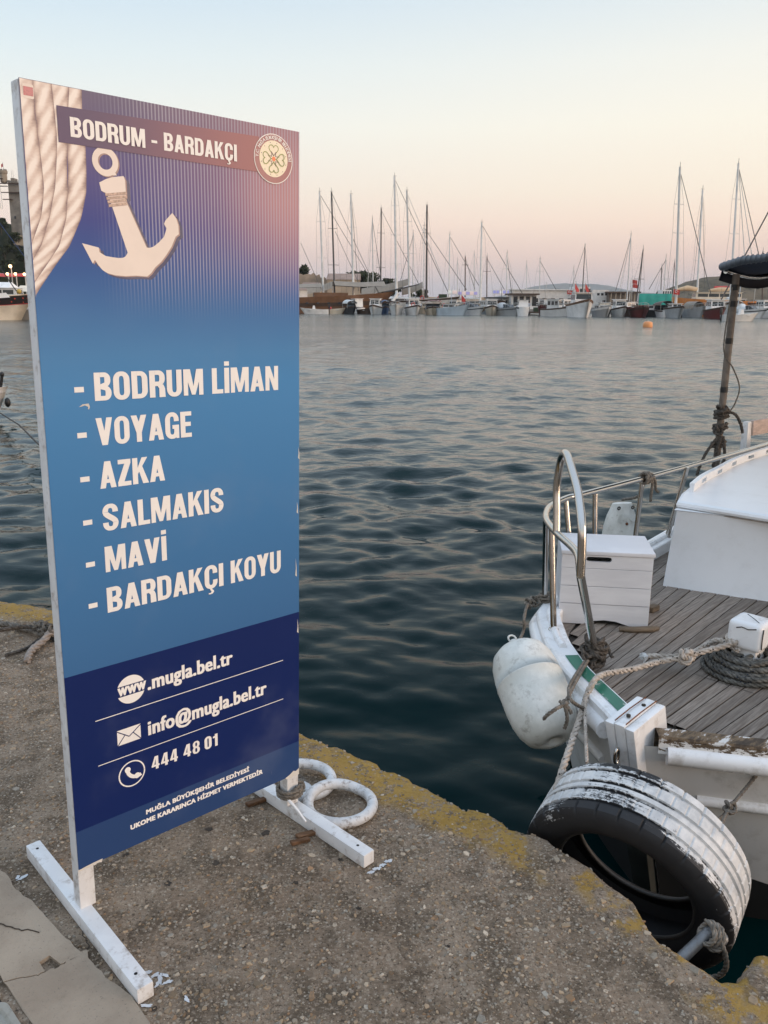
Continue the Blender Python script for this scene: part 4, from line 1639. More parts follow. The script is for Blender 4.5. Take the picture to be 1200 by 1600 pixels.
# ------- canopy post and canopy
m_post = plain('old_grey_pole', (.16, .13, .105), .6, var=.25, scale=20, bump=.2)
m_tape = plain('black_tape', (.012, .012, .012), .5)
pB = bl(1121, 706, .55)
pT = pB + Vector((.0, .0, 1.13))
cp = MB().tube([(pB.x, pB.y, .18), tuple(pT)], .0225, 12).build('canopy_post', m_post, boat)
for z in (.98, 1.29, 1.52, 1.62):
    MB().lathe([(.0238, -.018), (.0248, 0), (.0238, .018)], (pB.x, pB.y, z - .02), (0, 0, 1), 12).build('tape_band', m_tape, cp)
MB().tube([(2.2, -1.0, .165), (2.2, -1.0, 1.66)], .022, 10).build('canopy_post', m_post, boat)
MB().tube([(5.6, .9, .165), (5.6, .9, 1.70)], .022, 10).build('canopy_post', m_post, boat)
MB().tube([(5.6, -.9, .165), (5.6, -.9, 1.70)], .022, 10).build('canopy_post', m_post, boat)
m_canvas = plain('navy_canvas', (.012, .017, .034), .75, var=.25, scale=5, bump=.3, bscale=18)
m_tubegrey = plain('canopy_roll', (.10, .115, .135), .5, var=.2)
zc = 1.735
fl_ = BI @ at(1130, 416, 5.15)
fr2 = BI @ at(1204, 400, 4.66)
dd = (fr2 - fl_)
fr_end = fl_ + dd * 6.2
fr_end.z = fl_.z + .07
m = MB()
rows = []
for i in range(19):
    t = i / 18
    row = []
    for j in range(15):
        s = j / 14
        a = fl_.lerp(fr_end, s)
        b = Vector((a.x + 2.9 * t, a.y * (1 - .06 * t), a.z))
        sag = -.035 * math.sin(pi * ((t * 4) % 1)) - .03 * math.sin(pi * s * 2.0) ** 2 + .10 * math.sin(pi * s)
        b.z += sag + .006 * math.sin(j * 2.1 + i)
        row.append(tuple(b))
    rows.append(row)
m.grid(rows)
under = [[(x, y, z - .012) for x, y, z in r] for r in rows]
m.grid(under[::-1])
cn_o = m.build('canopy', m_canvas, boat)
# hanging edge along the port side and front
m = MB()
m.grid([[r[0] for r in rows], [(r[0][0], r[0][1] + .02, r[0][2] - .085) for r in rows], [(r[0][0], r[0][1] - .03, r[0][2] - .10) for r in rows]])
m.build('canopy_valance', m_canvas, cn_o)
m = MB()
fpth = [Vector(rows[0][j]) + Vector((-.012, 0, -.004 + .002 * math.sin(j))) for j in range(15)]
m.tube(fpth, [.026] + [.022 + .003 * math.sin(j * 1.7) for j in range(1, 15)], 10)
m.build('canopy_roll', m_tubegrey, cn_o)
for k in range(0, 60):
    p = fpth[0].lerp(fpth[-1], k / 60 + .008)
    if k < 16:
        i0 = min(13, int((k / 60 + .008) * 14))
        p = fpth[i0].lerp(fpth[i0 + 1], (k / 60 + .008) * 14 - i0)
        MB().tube([p + Vector((.027 * math.cos(a), 0.002 * a, .027 * math.sin(a))) for a in [2 * pi * q / 9 for q in range(9)]], .0028, 4, closed=True).build('lashing', m_tubegrey, cn_o)
for t in (4, 9, 14):
    MB().tube([tuple(Vector(rows[t][j]) + Vector((0, 0, -.03))) for j in range(15)], .014, 8).build('canopy_bow', m_steel, boat)
MB().tube([tuple(Vector(r[0]) + Vector((0, -.02, -.03))) for r in rows], .016, 8).build('canopy_bow', m_steel, boat)

# seat back behind the canopy post
m_plankpink = wood('pale_seat_wood', (.42, .33, .29), (.58, .46, .41), (.50, .41, .37))
q0 = bl(1162, 703, .50)
MB().hexa([(q0.x - .03, q0.y - .03, .46), (q0.x + .05, q0.y - .03, .46), (q0.x + .05, q0.y + .02, .46), (q0.x - .03, q0.y + .02, .46), (q0.x - .02, q0.y - .02, .70), (q0.x + .04, q0.y - .02, .70), (q0.x + .04, q0.y + .02, .70), (q0.x - .02, q0.y + .02, .70)]).build('seat_post', m_bwhite, boat, bevel=.008)
MB().hexa([(q0.x + .045, q0.y - .035, .60), (5.0, q0.y - .20, .60), (5.0, q0.y - .175, .60), (q0.x + .045, q0.y - .01, .60), (q0.x + .045, q0.y - .03, .705), (5.0, q0.y - .19, .705), (5.0, q0.y - .165, .705), (q0.x + .045, q0.y - .005, .705)]).build('seat_back', m_plankpink, boat, bevel=.004)
MB().hexa([(q0.x + .1, q0.y - .3, .47), (5.0, q0.y - .45, .47), (5.0, q0.y - .18, .47), (q0.x + .1, q0.y - .03, .47), (q0.x + .1, q0.y - .3, .50), (5.0, q0.y - .45, .50), (5.0, q0.y - .18, .50), (q0.x + .1, q0.y - .03, .50)]).build('seat', m_plankpink, boat, bevel=.004)

# ------------------------------------------------------------------ storage box on the foredeck
m_boxw = G('box_paint')
_n = m_boxw.noise(3, 4, .6, m_boxw.scaled(m_boxw.tc(), (1, 1, 6)))
_c = m_boxw.mix(m_boxw.step(_n, .35, .7), (.63, .63, .65), (.73, .73, .745))
_c = m_boxw.mix(m_boxw.math('MULTIPLY', m_boxw.step(m_boxw.noise(24, 5, .8, m_boxw.scaled(m_boxw.tc(), (.5, .5, 6))), .68, .72), .5), _c, (.25, .21, .18))
m_boxw = m_boxw.set(_c, .5)
b0, b1 = onz(872, 973, DK), onz(1012, 981, DK)
bd = (b1 - b0)
bang = math.atan2(bd.y, bd.x)
BW, BD, BH = bd.length, .285, .342
box = thing('storage_box', 'white plank storage box with a slotted hand hole, on the boat deck behind the rail', 'box', (b0.x, b0.y, DK + .002), bang)
pl = BH - .018
hs_ = [.003, .095, .178, .262, pl]
for i in range(4):
    a, b = hs_[i] + .001, hs_[i + 1] - .001
    if i == 3:   # board with the hand hole: built round the slot
        sx0, sx1, sz0, sz1 = .105, .215, a + .030, a + .053
        pts_o = [(0, a), (BW, a), (BW, b), (0, b)]
        m = MB()
        r_ = (sz1 - sz0) / 2
        hole = [(sx1 - r_ + r_ * math.cos(t), (sz0 + sz1) / 2 + r_ * math.sin(t)) for t in np.linspace(-pi / 2, pi / 2, 9)] + [(sx0 + r_ + r_ * math.cos(t), (sz0 + sz1) / 2 + r_ * math.sin(t)) for t in np.linspace(pi / 2, 3 * pi / 2, 9)]
        # outer ring with as many points as the hole
        outer_ = []
        for x, z in hole:
            outer_.append((BW if x > sx1 - r_ - 1e-6 else 0, b if z > (sz0 + sz1) / 2 else a))
        outer_ = []
        for i_, (x, z) in enumerate(hole):
            if i_ < 9:
                outer_.append((BW, a + (b - a) * i_ / 8))
            else:
                outer_.append((0, b - (b - a) * (i_ - 9) / 8))
        for y0, fl2 in ((.0, False), (.014, True)):
            rr = [[(x, y0, z) for x, z in outer_], [(x, y0, z) for x, z in hole]]
            m.grid(rr if not fl2 else rr[::-1], False, True)
        m.grid([[(x, 0, z) for x, z in hole], [(x, .014, z) for x, z in hole]], False, True)
        m.grid([[(x, 0, z) for x, z in outer_], [(x, .014, z) for x, z in outer_]][::-1], False, True)
        fb_ = m.build('front_board', m_boxw, box)
    else:
        lo = a
        if i == 0:   # scalloped foot
            m = MB()
            low_ = [(0, 0.0), (.11, 0.0), (.15, .016), (.20, .022), (.25, .018), (.29, .006), (.31, 0.0), (BW, 0.0)]
            out_ = [(x, 0, z) for x, z in low_] + [(BW, 0, b), (0, 0, b)]
            m.prism(out_, (0, .014, 0))
            m.build('front_board', m_boxw, box)
        else:
            MB().box((0, 0, lo), (BW, .014, b)).build('front_board', m_boxw, box, bevel=.0015, seg=1)
MB().box((0, .0145, .002), (.014, BD, pl)).build('side_board', m_boxw, box)
MB().box((BW - .014, .0145, .002), (BW, BD, pl)).build('side_board', m_boxw, box)
MB().box((.0145, BD - .014, .002), (BW - .0145, BD, pl)).build('back_board', m_boxw, box)
MB().box((.015, .015, .005), (BW - .015, BD - .015, .015)).build('bottom_board', m_black, box)
MB().box((-.004, -.006, pl + .001), (BW + .006, BD + .004, BH)).build('lid', m_boxw, box, bevel=.003)
# worn wooden skid under the near right corner and a cleat beside it
sk = onz(1003, 987, DK)
t = MB().tube([(-.10, .0, .012), (-.05, -.006, .012), (.04, -.002, .013), (.075, .012, .012)], [.011, .014, .015, .010], 8)
m_skid = wood('dark_skid', (.10, .078, .055), (.20, .155, .11), (.12, .1, .08))
skid = thing('wooden_skid', 'weathered brown wooden skid on the deck at the foot of the white box', 'wood block', (sk.x, sk.y, DK))
t.build('skid_block', m_skid, skid)
sk2 = onz(1020, 955, DK)
skid2 = thing('wooden_chock', 'small brown wooden chock on the deck beside the right side of the white box', 'wood block', (sk2.x, sk2.y, DK + .001), .7)
MB().box((-.03, -.018, 0), (.03, .018, .028)).build('chock_block', m_skid, skid2, bevel=.006)

# ------------------------------------------------------------------ fenders
m_fender = G('old_fender_vinyl')
_n = m_fender.noise(7, 6, .7)
_c = m_fender.mix(m_fender.step(_n, .38, .68), (.58, .585, .54), (.74, .735, .69))
_c = m_fender.mix(m_fender.math('MULTIPLY', m_fender.step(m_fender.noise(19, 7, .75), .52, .70), .55), _c, (.17, .145, .11))
m_fender = m_fender.set(_c, .42)


def fender(name, label, top, bottom, r, group='fenders hanging from the white boat'):
    top, bottom = Vector(top), Vector(bottom)
    ax_ = (bottom - top)
    L = ax_.length
    ax_n = ax_.normalized()
    q = ax_n.to_track_quat('Z', 'Y').to_matrix().to_4x4()
    t = thing(name, label, 'fender', mat=Matrix.Translation(top) @ q, group=group)
    prof = [(0.0, -.03), (.018, -.03), (.02, -.012), (r * .34, .0), (r * .60, .008), (r * .80, .03), (r * .93, .07), (r * .985, .115), (r, .16)]
    prof += [(r * 1.005, L * .38), (r * 1.012, L * .385), (r * 1.012, L * .395), (r * 1.005, L * .40), (r, L * .5)]
    prof += [(r, L - .15), (r * .97, L - .10), (r * .88, L - .055), (r * .72, L - .02), (r * .45, L), (r * .2, L + .0), (r * .16, L - .02), (0, L - .022)]
    MB().lathe(prof, n=36).build('fender_body', m_fender, t)
    MB().tube([(.016 * math.cos(a), 0, -.042 + .016 * math.sin(a)) for a in [2 * pi * i / 10 for i in range(10)]], .004, 6, closed=True).build('eyelet', m_fender, t)
    return t


f1t, f1b = at(806, 1012, 3.16), at(866, 1158, 2.90)
fend1 = fender('boat_fender', 'big grubby white fender hanging outside the bow, left of the tyre', f1t, f1b, .126)
f2t = BM @ (find_on(972, 786, 1.17, .2, .8))
f2b = f2t + Vector((-.05, .03, -.50))
# ribbed flat topped fender beyond the rail
t = thing('ribbed_fender', 'white fender with a ribbed scallop top hanging outside the far rail behind the box', 'fender', (f2t.x, f2t.y, f2t.z - .5), math.radians(15), 'fenders hanging from the white boat')
sec = [(.0, .075), (.12, .10), (.25, .115), (.36, .105), (.43, .088), (.47, .072), (.50, .062)]
rows = []
for z, w in sec:
    th = .07 if z < .40 else .07 - (z - .40) * .45
    rows.append([(w * math.cos(a) , th * math.sin(a), z) for a in [2 * pi * i / 28 for i in range(28)]])
m = MB().grid(rows, True, True)
m.add(rows[-1], [tuple(range(28))])
m.add(rows[0], [tuple(range(28))[::-1]])
m.build('fender_body', m_fender, t)
for i in range(17):
    a = math.radians(12 + i * 156 / 16)
    p0, p1 = (.030 * math.cos(a), .030 * math.sin(a)), (.058 * math.cos(a), .062 * math.sin(a))
    MB().tube([(p0[0], -.069 + max(0, .40 + p0[1] - .40) * .45, .395 + p0[1]), (p1[0], -.069 + max(0, p1[1]) * .45 - .0, .395 + p1[1])], .0035, 5).build('rib', m_fender, t)
MB().lathe([(0, .0), (.008, -.001), (.009, -.006)], (0, -.073, .392), (0, -1, 0), 12).build('valve', m_rust, t)
for x in (-.045, .045):
    MB().tube([(x + .008 * math.cos(a), -.045, .482 + .008 * math.sin(a)) for a in [2 * pi * i / 10 for i in range(10)]], .004, 5, closed=True).build('eyelet', m_seam, t)

# ------------------------------------------------------------------ tyre between boat and quay
def tyre_material():
    g = G('painted_tyre_rubber')
    x, y, z = g.sep()
    n = g.noise(9, 7, .75)
    n2 = g.noise(45, 5, .75)
    a = g.attr('ang').outputs['Fac']      # 0..1 round the tread
    wdt = g.attr('across').outputs['Fac']  # 0 far shoulder .. 1 near shoulder ; <0 on the sidewalls
    wmask = g.attr('paint').outputs['Fac']
    cv = g.t.nodes.new('ShaderNodeCombineXYZ')
    g.put(cv.inputs[0], g.math('MULTIPLY', a, 9.0))
    g.put(cv.inputs[1], g.math('MULTIPLY', wdt, 150.0))
    st = g.noise(1.0, 6, .75, cv.outputs[0])
    wmask = g.math('ADD', wmask, g.math('MULTIPLY', g.math('SUBTRACT', st, .5), 1.3))
    f = g.math('ADD', wmask, g.math('ADD', g.math('MULTIPLY', g.math('SUBTRACT', n, .5), 1.0), g.math('MULTIPLY', g.math('SUBTRACT', n2, .5), .9)))
    paint = g.step(f, .46, .58)
    rubber = g.mix(g.noise(20, 4, .6), (.012, .012, .013), (.028, .028, .030))
    white = g.mix(g.step(g.noise(12, 6, .7), .3, .7), (.44, .45, .455), (.74, .72, .69))
    c = g.mix(paint, rubber, white)
    g.set(c, g.mix(paint, (.62, .62, .62), (.5, .5, .5)), 0, .4)
    g.bump(g.math('ADD', paint, g.math('MULTIPLY', n2, .6)), .35, .003)
    return g.m


def make_tyre():
    c = Vector((.744, 2.106, -.119))
    ax_ = Vector((-.559, -.776, -.292)).normalized()
    u = Vector((0, 0, 1))
    u = (u - ax_ * u.dot(ax_)).normalized()
    w = ax_.cross(u)
    M = Matrix(((u.x, w.x, ax_.x, c.x), (u.y, w.y, ax_.y, c.y), (u.z, w.z, ax_.z, c.z), (0, 0, 0, 1)))
    t = thing('car_tyre', 'old car tyre half painted white, hung as a bumper between the bow and the quay', 'tyre', mat=M)
    R, Wd, rb = .31, .215, .203
    hw_ = Wd / 2
    # section from inner bead round the outside to the other bead; h along axis, r radius
    n = 420
    prof = [(rb, hw_ * .72), (rb + .008, hw_ * .84), (rb + .03, hw_ * .98), (rb + .055, hw_ * 1.03), (R - .028, hw_ * .98), (R - .012, hw_ * .93), (R - .003, hw_ * .85)]
    groove = [.62, .52, .18, .08, -.08, -.18, -.52, -.62]
    tread = []
    for j, gk in enumerate(groove[::2]):
        g0, g1 = groove[2 * j], groove[2 * j + 1]
        tread += [(R, hw_ * g0 + .001), (R - .0075, hw_ * g0 - .0008), (R - .0075, hw_ * g1 + .0008), (R, hw_ * g1 - .001)]
    prof += tread
    prof += [(R - .003, -hw_ * .85), (R - .012, -hw_ * .93), (R - .028, -hw_ * .98), (rb + .055, -hw_ * 1.03), (rb + .03, -hw_ * .98), (rb + .008, -hw_ * .84), (rb, -hw_ * .72)]
    inner = [(rb + .004, -hw_ * .62), (rb + .03, -hw_ * .80), (R - .045, -hw_ * .84), (R - .022, -hw_ * .6), (R - .018, 0), (R - .022, hw_ * .6), (R - .045, hw_ * .84), (rb + .03, hw_ * .80), (rb + .004, hw_ * .62)]
    prof += inner
    V, F, A1, A2, P = [], [], [], [], []
    sipe = [math.sin(i * 99) for i in range(n)]
    for i in range(n):
        an = 2 * pi * i / n
        for j, (r, h) in enumerate(prof):
            rr = r
            if 4 <= j <= 26 and r > R - .02:
                # cross cuts at the shoulders
                if i % 14 == 0 and abs(h) > hw_ * .60:
                    rr = r - .006
                if i % 9 == 0 and .18 * hw_ < abs(h) < .52 * hw_:
                    rr = r - .0035
                rr += .0012 * math.sin(3 * an)
            V.append((rr * math.cos(an), rr * math.sin(an), h))
            # paint: where brush reached; far shoulder lower right mostly white, near shoulder bare
            q = 0.0
            if r > R - .03 and 4 <= j <= 26:
                hh = h / hw_                      # +1 near, -1 far
                # angle: u up is 0; w = which way
                right = -math.sin(an)             # set below from the real geometry
                side = (w * math.sin(an) + u * math.cos(an)).x
                b_ = min(1, max(0, (side + .25) / .65))
                b_ = b_ * b_ * (3 - 2 * b_)
                qr = .98 - .40 * max(0, hh) - (.38 if hh > .7 else 0)
                ql = .58 - .22 * max(0, hh) - (.40 if hh < -.75 else 0) - (.30 if hh > .60 else 0) + .30 * min(1, max(0, (-.35 - side) / .3))
                q = ql + (qr - ql) * b_
                if r < R - .005 and abs(hh) < .7:
                    q -= .12 if side > .15 else .3
            elif r > rb and j < 5:
                q = .03
            P.append(q)
            A1.append(i / n)
            A2.append(h)
    m_ = len(prof)
    for i in range(n):
        k = (i + 1) % n
        for j in range(m_):
            l = (j + 1) % m_
            F.append((i * m_ + j, k * m_ + j, k * m_ + l, i * m_ + l))
    me = bpy.data.meshes.new('tyre_body')
    me.from_pydata(V, [], F)
    me.polygons.foreach_set('use_smooth', [True] * len(me.polygons))
    me.set_sharp_from_angle(angle=math.radians(38))
    for nm, ar in (('ang', A1), ('across', A2), ('paint', P)):
        a = me.attributes.new(nm, 'FLOAT', 'POINT')
        a.data.foreach_set('value', np.array(ar, np.float32))
    me.materials.append(tyre_material())
    bm = bmesh.new()
    bm.from_mesh(me)
    bmesh.ops.recalc_face_normals(bm, faces=bm.faces)
    bm.to_mesh(me)
    bm.free()
    o = bpy.data.objects.new('tyre_body', me)
    col.objects.link(o)
    o.parent = t
    for sg in (1, -1):
        MB().tube([((rb - .001) * math.cos(a), (rb - .001) * math.sin(a), sg * hw_ * .66) for a in [2 * pi * i / 60 for i in range(60)]], .007, 8, closed=True).build('bead', plain('tyre_bead', (.05, .048, .045), .6), t)
    return t


tyre = make_tyre()

# ================================================================== ROPES AND SMALL IRONWORK
def rope_mat(name, c1, c2, fleck=None):
    g = G(name)
    n = g.noise(60, 5, .7)
    c = g.mix(g.step(n, .35, .68), c1, c2)
    c = g.mix(g.math('MULTIPLY', g.step(g.noise(9, 4, .6), .5, .7), .4), c, tuple(x * .55 for x in c1))
    if fleck:
        v = g.voro(58)
        c = g.mix(g.math('LESS_THAN', v.outputs['Distance'], .20), c, fleck)
    return g.set(c, .85, 0, .2)


m_r_white = rope_mat('flecked_rope', (.36, .31, .26), (.56, .50, .44), (.02, .02, .022))
m_r_grey = rope_mat('old_grey_rope', (.12, .105, .088), (.25, .22, .185))
m_r_dark = rope_mat('dirty_dark_rope', (.055, .048, .042), (.13, .112, .095))
m_r_coil = rope_mat('weathered_coil_rope', (.070, .068, .062), (.185, .175, .155), (.015, .02, .035))


def rope(name, label, pts, r, mat, cat='rope', group=None, strands=3, lay=6.5, wob=0.0, parent=None):
    mb = MB()
    for seg in (pts if isinstance(pts[0], list) else [pts]):
        rope_mesh(mb, seg, r, strands=strands, lay=lay, wob=wob)
    o = mb.build(name, mat, parent)
    if parent is None:
        tag(o, label, cat, group)
    return o


def knot_pts(c, R, tilt=(0, 0, 0), turns=2, k=3, sq=.6):
    """closed tangle like a torus knot around c"""
    c = Vector(c)
    out = []
    Rm = Matrix.Rotation(tilt[0], 3, 'X') @ Matrix.Rotation(tilt[1], 3, 'Y') @ Matrix.Rotation(tilt[2], 3, 'Z')
    for i in range(26):
        a = 2 * pi * i / 26
        q = Vector(((1 + .45 * math.cos(k * a)) * math.cos(turns * a), (1 + .45 * math.cos(k * a)) * math.sin(turns * a), .8 * math.sin(k * a)))
        q.z *= sq / .6
        out.append(c + Rm @ (q * R))
    return out


def wrap(c, axis, R, r, turns, seed=0):
    """turns of line round a bar"""
    c, ax_ = Vector(c), Vector(axis).normalized()
    u = ax_.orthogonal().normalized()
    w = ax_.cross(u)
    rg = random.Random(seed)
    n = int(turns * 10)
    return [c + ax_ * ((i / n - .5) * turns * r * 2.0 + rg.uniform(-.2, .2) * r) + (u * math.cos(2 * pi * i / 10) + w * math.sin(2 * pi * i / 10)) * (R + r + rg.uniform(0, .5) * r) for i in range(n)]


BW_ = lambda v: BM @ Vector(v)

# main flecked line from the bitt over the rail to the tyre
bw = BW_((bp.x, bp.y, .19))
pbitt = [onz(1196, 988, .225), onz(1180, 1000, .225)]
lineA = [BW_((bp.x + .075, bp.y - .03, .215)), BW_((bp.x + .03, bp.y - .078, .215)), onz(1168, 999, .225), onz(1130, 1010, .215), onz(1092, 1020, .195), onz(1068, 1027, .185), onz(1030, 1034, .165), onz(990, 1045, .165), onz(955, 1051, .185), onz(938, 1056, .200), onz(927, 1066, .200), onz(919, 1082, .165)]
pa_ = at(913, 1100, 2.87)
lineA += [pa_, at(900, 1140, 2.74), at(878, 1205, 2.56), at(868, 1240, 2.50)]
lineB = [BW_((bp.x - .074, bp.y + .01, .20)), onz(1128, 1001, .20), onz(1112, 1003, .185), onz(1093, 1014, .185), onz(1076, 1023, .185), onz(1050, 1026, .165), onz(1022, 1025, .150), onz(1011, 1026, .150)]
mb = MB()
rope_mesh(mb, lineA, .0118, strands=3, lay=7)
rope_mesh(mb, lineB, .0118, strands=3, lay=7)
rope_mesh(mb, knot_pts(onz(1071, 1026, .19), .017, (1.1, .3, .2)), .0105)
rope_mesh(mb, knot_pts(onz(1077, 1023, .19), .014, (.2, 1.2, .8)), .0100)
# back round the bitt
rope_mesh(mb, [BW_((bp.x + .078 * math.cos(a), bp.y + .078 * math.sin(a), .212 + .006 * a)) for a in np.linspace(-1.2, 2.9, 14)], .0118)
mr = tag(mb.build('mooring_line', m_r_white), 'thick pale flecked rope running from the white post over the rail to the tyre', 'rope')
# frayed end
m_fray = plain('frayed_rope_end', (.60, .61, .60), .9, var=.15)
mb = MB()
e0 = onz(1013, 1026, .15)
rg = random.Random(3)
for i in range(34):
    d = Vector((-1 + rg.uniform(-.3, .3), rg.uniform(-.75, .75) - .1, rg.uniform(-.55, .7))).normalized()
    mb.tube([e0 + d * .004, e0 + d * .017, e0 + d * rg.uniform(.026, .036) + Vector((0, 0, -.006))], [.0035, .0042, .0012], 4)
mb.build('frayed_end', m_fray, mr)

# coil on the deck round the bitt
mb = MB()
rg = random.Random(8)
pts = []
N = 15
for i in range(N * 14):
    t = i / (N * 14)
    a = 2 * pi * i / 14
    lay_ = i / 14
    if lay_ < 5:
        R = .150 - .010 * lay_
        z = .112
    elif lay_ < 9:
        R = .140 - .011 * (lay_ - 5)
        z = .132
    elif lay_ < 12:
        R = .120 - .010 * (lay_ - 9)
        z = .153
    else:
        R = .100 - .006 * (lay_ - 12)
        z = .173
    R += .010 * math.sin(a * .37 + 1) + .006 * rg.uniform(-1, 1)
    pts.append(BW_((bp.x - .016 + R * math.cos(a) * 1.05, bp.y - .006 + R * math.sin(a), z + rg.uniform(-.002, .003))))
rope_mesh(mb, pts, .0105, lay=7)
# oval hank lying on the near side
hc = onz(1148, 1022, .165)
for j, (ra_, rb_) in enumerate(((.085, .048), (.068, .036), (.050, .025))):
    rope_mesh(mb, [hc + Vector((ra_ * math.cos(a), -.01 + rb_ * math.sin(a) * .8, -.015 * math.sin(a) * -1.2 + .012 * j)) for a in [2 * pi * i / 18 for i in range(19)]], .0100, lay=7)
rope_mesh(mb, [onz(1160, 1003, .20), onz(1175, 1012, .20), onz(1185, 1024, .175), onz(1172, 1026, .18), onz(1150, 1040, .15)], .0105)
rope_mesh(mb, [onz(1112, 1020, .14), onz(1118, 1045, .112), onz(1140, 1056, .112), onz(1170, 1056, .112), onz(1192, 1050, .112), onz(1196, 1040, .13)], .0105)
tag(mb.build('rope_coil', m_r_coil), 'heap of dark weathered rope coiled round the foot of the white mooring post', 'rope coil')

# tangle of old line at the foot of the hoop
hbw = BW_((hb.x, hb.y, GW))
mb = MB()
rope_mesh(mb, wrap(hbw + Vector((0, 0, .028)), (0, 0, 1), .017, .0085, 4, 1), .0085)
rope_mesh(mb, wrap(hbw + Vector((0, 0, .012)), (.3, .1, 1), .030, .0085, 3, 2), .0085)
rope_mesh(mb, knot_pts(hbw + Vector((-.028, -.02, .005)), .026, (.9, .2, .4)), .0085)
rope_mesh(mb, knot_pts(hbw + Vector((.0, -.03, -.008)), .024, (.3, 1.0, 1.4)), .0085)
rope_mesh(mb, knot_pts(hbw + Vector((-.045, -.045, -.012)), .020, (1.3, .5, .1)), .0075)
rope_mesh(mb, [hbw + Vector((.02, .0, .05)), hbw + Vector((.045, .01, .03)), hbw + Vector((.055, -.005, .005)), hbw + Vector((.06, -.03, -.005))], .0075)
rope_mesh(mb, [hbw + Vector((-.01, .0, .06)), hbw + Vector((-.035, .01, .075)), hbw + Vector((-.04, -.005, .055)), hbw + Vector((-.015, -.02, .05))], .0075)
tag(mb.build('lashing_tangle', m_r_dark), 'tangle of dark old line knotted round the foot of the chrome hoop', 'rope')
# loop to the fender and its tail
kf = at(881, 1100, 2.74)
rope('fender_line', 'brown line looped from the hoop foot to the lower end of the big fender', [
    [hbw + Vector((-.05, -.05, -.01)), at(893, 1066, 2.86), at(889, 1082, 2.78), at(893, 1095, 2.74), at(906, 1104, 2.80), at(912, 1106, 2.84)],
    [hbw + Vector((-.04, -.05, -.01)), at(898, 1068, 2.86), at(891, 1083, 2.78), kf, at(868, 1108, 2.69), at(854, 1118, 2.70), at(850, 1123, 2.74)],
    [kf, at(885, 1113, 2.73), at(886, 1126, 2.74), at(882, 1138, 2.76)], [kf, at(888, 1106, 2.74), at(893, 1115, 2.74)]], .0068, m_r_grey, group='lines holding fenders')
mb = MB()
rope_mesh(mb, knot_pts(kf, .010), .006)
kn = mb.build('knot', m_r_grey, bpy.data.objects['fender_line'])
rope('tyre_line', 'thin flecked line hanging straight down from the bow rail to the tyre', [at(914, 1092, 2.87), at(914, 1105, 2.84), at(915, 1140, 2.72), at(917, 1192, 2.58)], .0062, m_r_white)
# rope on the left rail leg and line to the fender top
kb = BW_((pb2.x, pb2.y, GW + .02))
rope('rail_lashing', 'grey knotted line round the outermost rail post, tied to the big fender', [wrap(kb, (0, 0, 1), .014, .008, 3, 5), knot_pts(kb + Vector((-.045, -.02, -.01)), .018, (.8, .1, .3)), knot_pts(kb + Vector((-.075, -.025, -.02)), .017, (.2, .9, .3)), [kb, kb + Vector((-.03, -.02, 0)), kb + Vector((-.08, -.03, -.02)), at(819, 965, 3.26), at(818, 985, 3.26), f1t]], .0065, m_r_grey, group='lines holding fenders')
# starboard line
s0_, s1_, s2_ = at(1205, 1183, 2.66), at(1141, 1262, 2.56), at(1122, 1298, 2.47)
rope('tyre_line', 'short flecked line with a knot, from the right side of the hull to the tyre', [[s0_, s0_.lerp(s1_, .5), s1_, s2_], [s1_, s1_ + Vector((-.02, 0, -.03)), s2_ + Vector((-.03, 0, .01))], knot_pts(s1_, .014, (.5, .5, 0))], .0062, m_r_grey)
# knot on the hand rail with tails
rk = BW_(bl(1008, 747, RZ - .004))
dax = (BW_(rail_pts[10]) - BW_(rail_pts[9])).normalized()
f2w = Vector(f2t)
rope('rail_knot_line', 'grey line knotted on the hand rail with two loose tails', [wrap(rk, dax, .016, .009, 3, 7), knot_pts(rk + dax * .05 + Vector((0, 0, -.002)), .020, (.2, .4, .1)), [rk + dax * .05, rk + dax * .075 + Vector((0, -.02, -.03)), rk + dax * .07 + Vector((.0, -.02, -.11)), rk + dax * .075 + Vector((0, -.02, -.135))],
     [rk + dax * .055, rk + dax * .10 + Vector((0, -.02, -.02)), rk + dax * .12 + Vector((0, -.02, -.075)), rk + dax * .155 + Vector((0, -.02, -.095))], [rk, rk + Vector((-.02, .02, -.1)), f2w + Vector((.0, .0, .02))]], .0085, m_r_grey)
# lashings and slack line on the canopy post
pw = BW_((pB.x, pB.y, 0))
segs = [wrap(pw + Vector((0, 0, z)), (0, 0, 1), .027, .011, t, k) for k, (z, t) in enumerate(((.80, 3), (.72, 2), (.60, 2)))]
segs += [knot_pts(pw + Vector((-.01, -.03, .83)), .028, (.3, .2, 0)), knot_pts(pw + Vector((-.02, -.035, .70)), .022, (1.2, .2, 0)), [pw + Vector((.03, -.03, .82)), pw + Vector((.08, -.03, .80)), pw + Vector((.12, -.03, .74)), pw + Vector((.14, -.03, .68))],
         [pw + Vector((-.03, -.03, .64)), pw + Vector((-.09, -.04, .55)), pw + Vector((-.13, -.05, .45)), pw + Vector((-.14, -.05, .40))], [pw + Vector((.0, -.04, .66)), pw + Vector((-.03, -.05, .55)), pw + Vector((-.04, -.05, .46))], [pw + Vector((.01, -.04, .66)), pw + Vector((.03, -.05, .52)), pw + Vector((.0, -.05, .44))]]
rope('post_lashing', 'dark rope lashed and knotted round the lower part of the canopy post', segs, .0105, m_r_dark)
rope('slack_cord', 'thin grey cord drooping down the side of the canopy post', [pw + Vector((-.03, -.03, 1.60)), pw + Vector((-.045, -.03, 1.3)), pw + Vector((-.03, -.03, 1.18)), pw + Vector((.03, -.03, 1.10)), pw + Vector((.085, -.03, .98)), pw + Vector((.07, -.03, .88)), pw + Vector((.04, -.03, .82))], .005, m_r_grey)

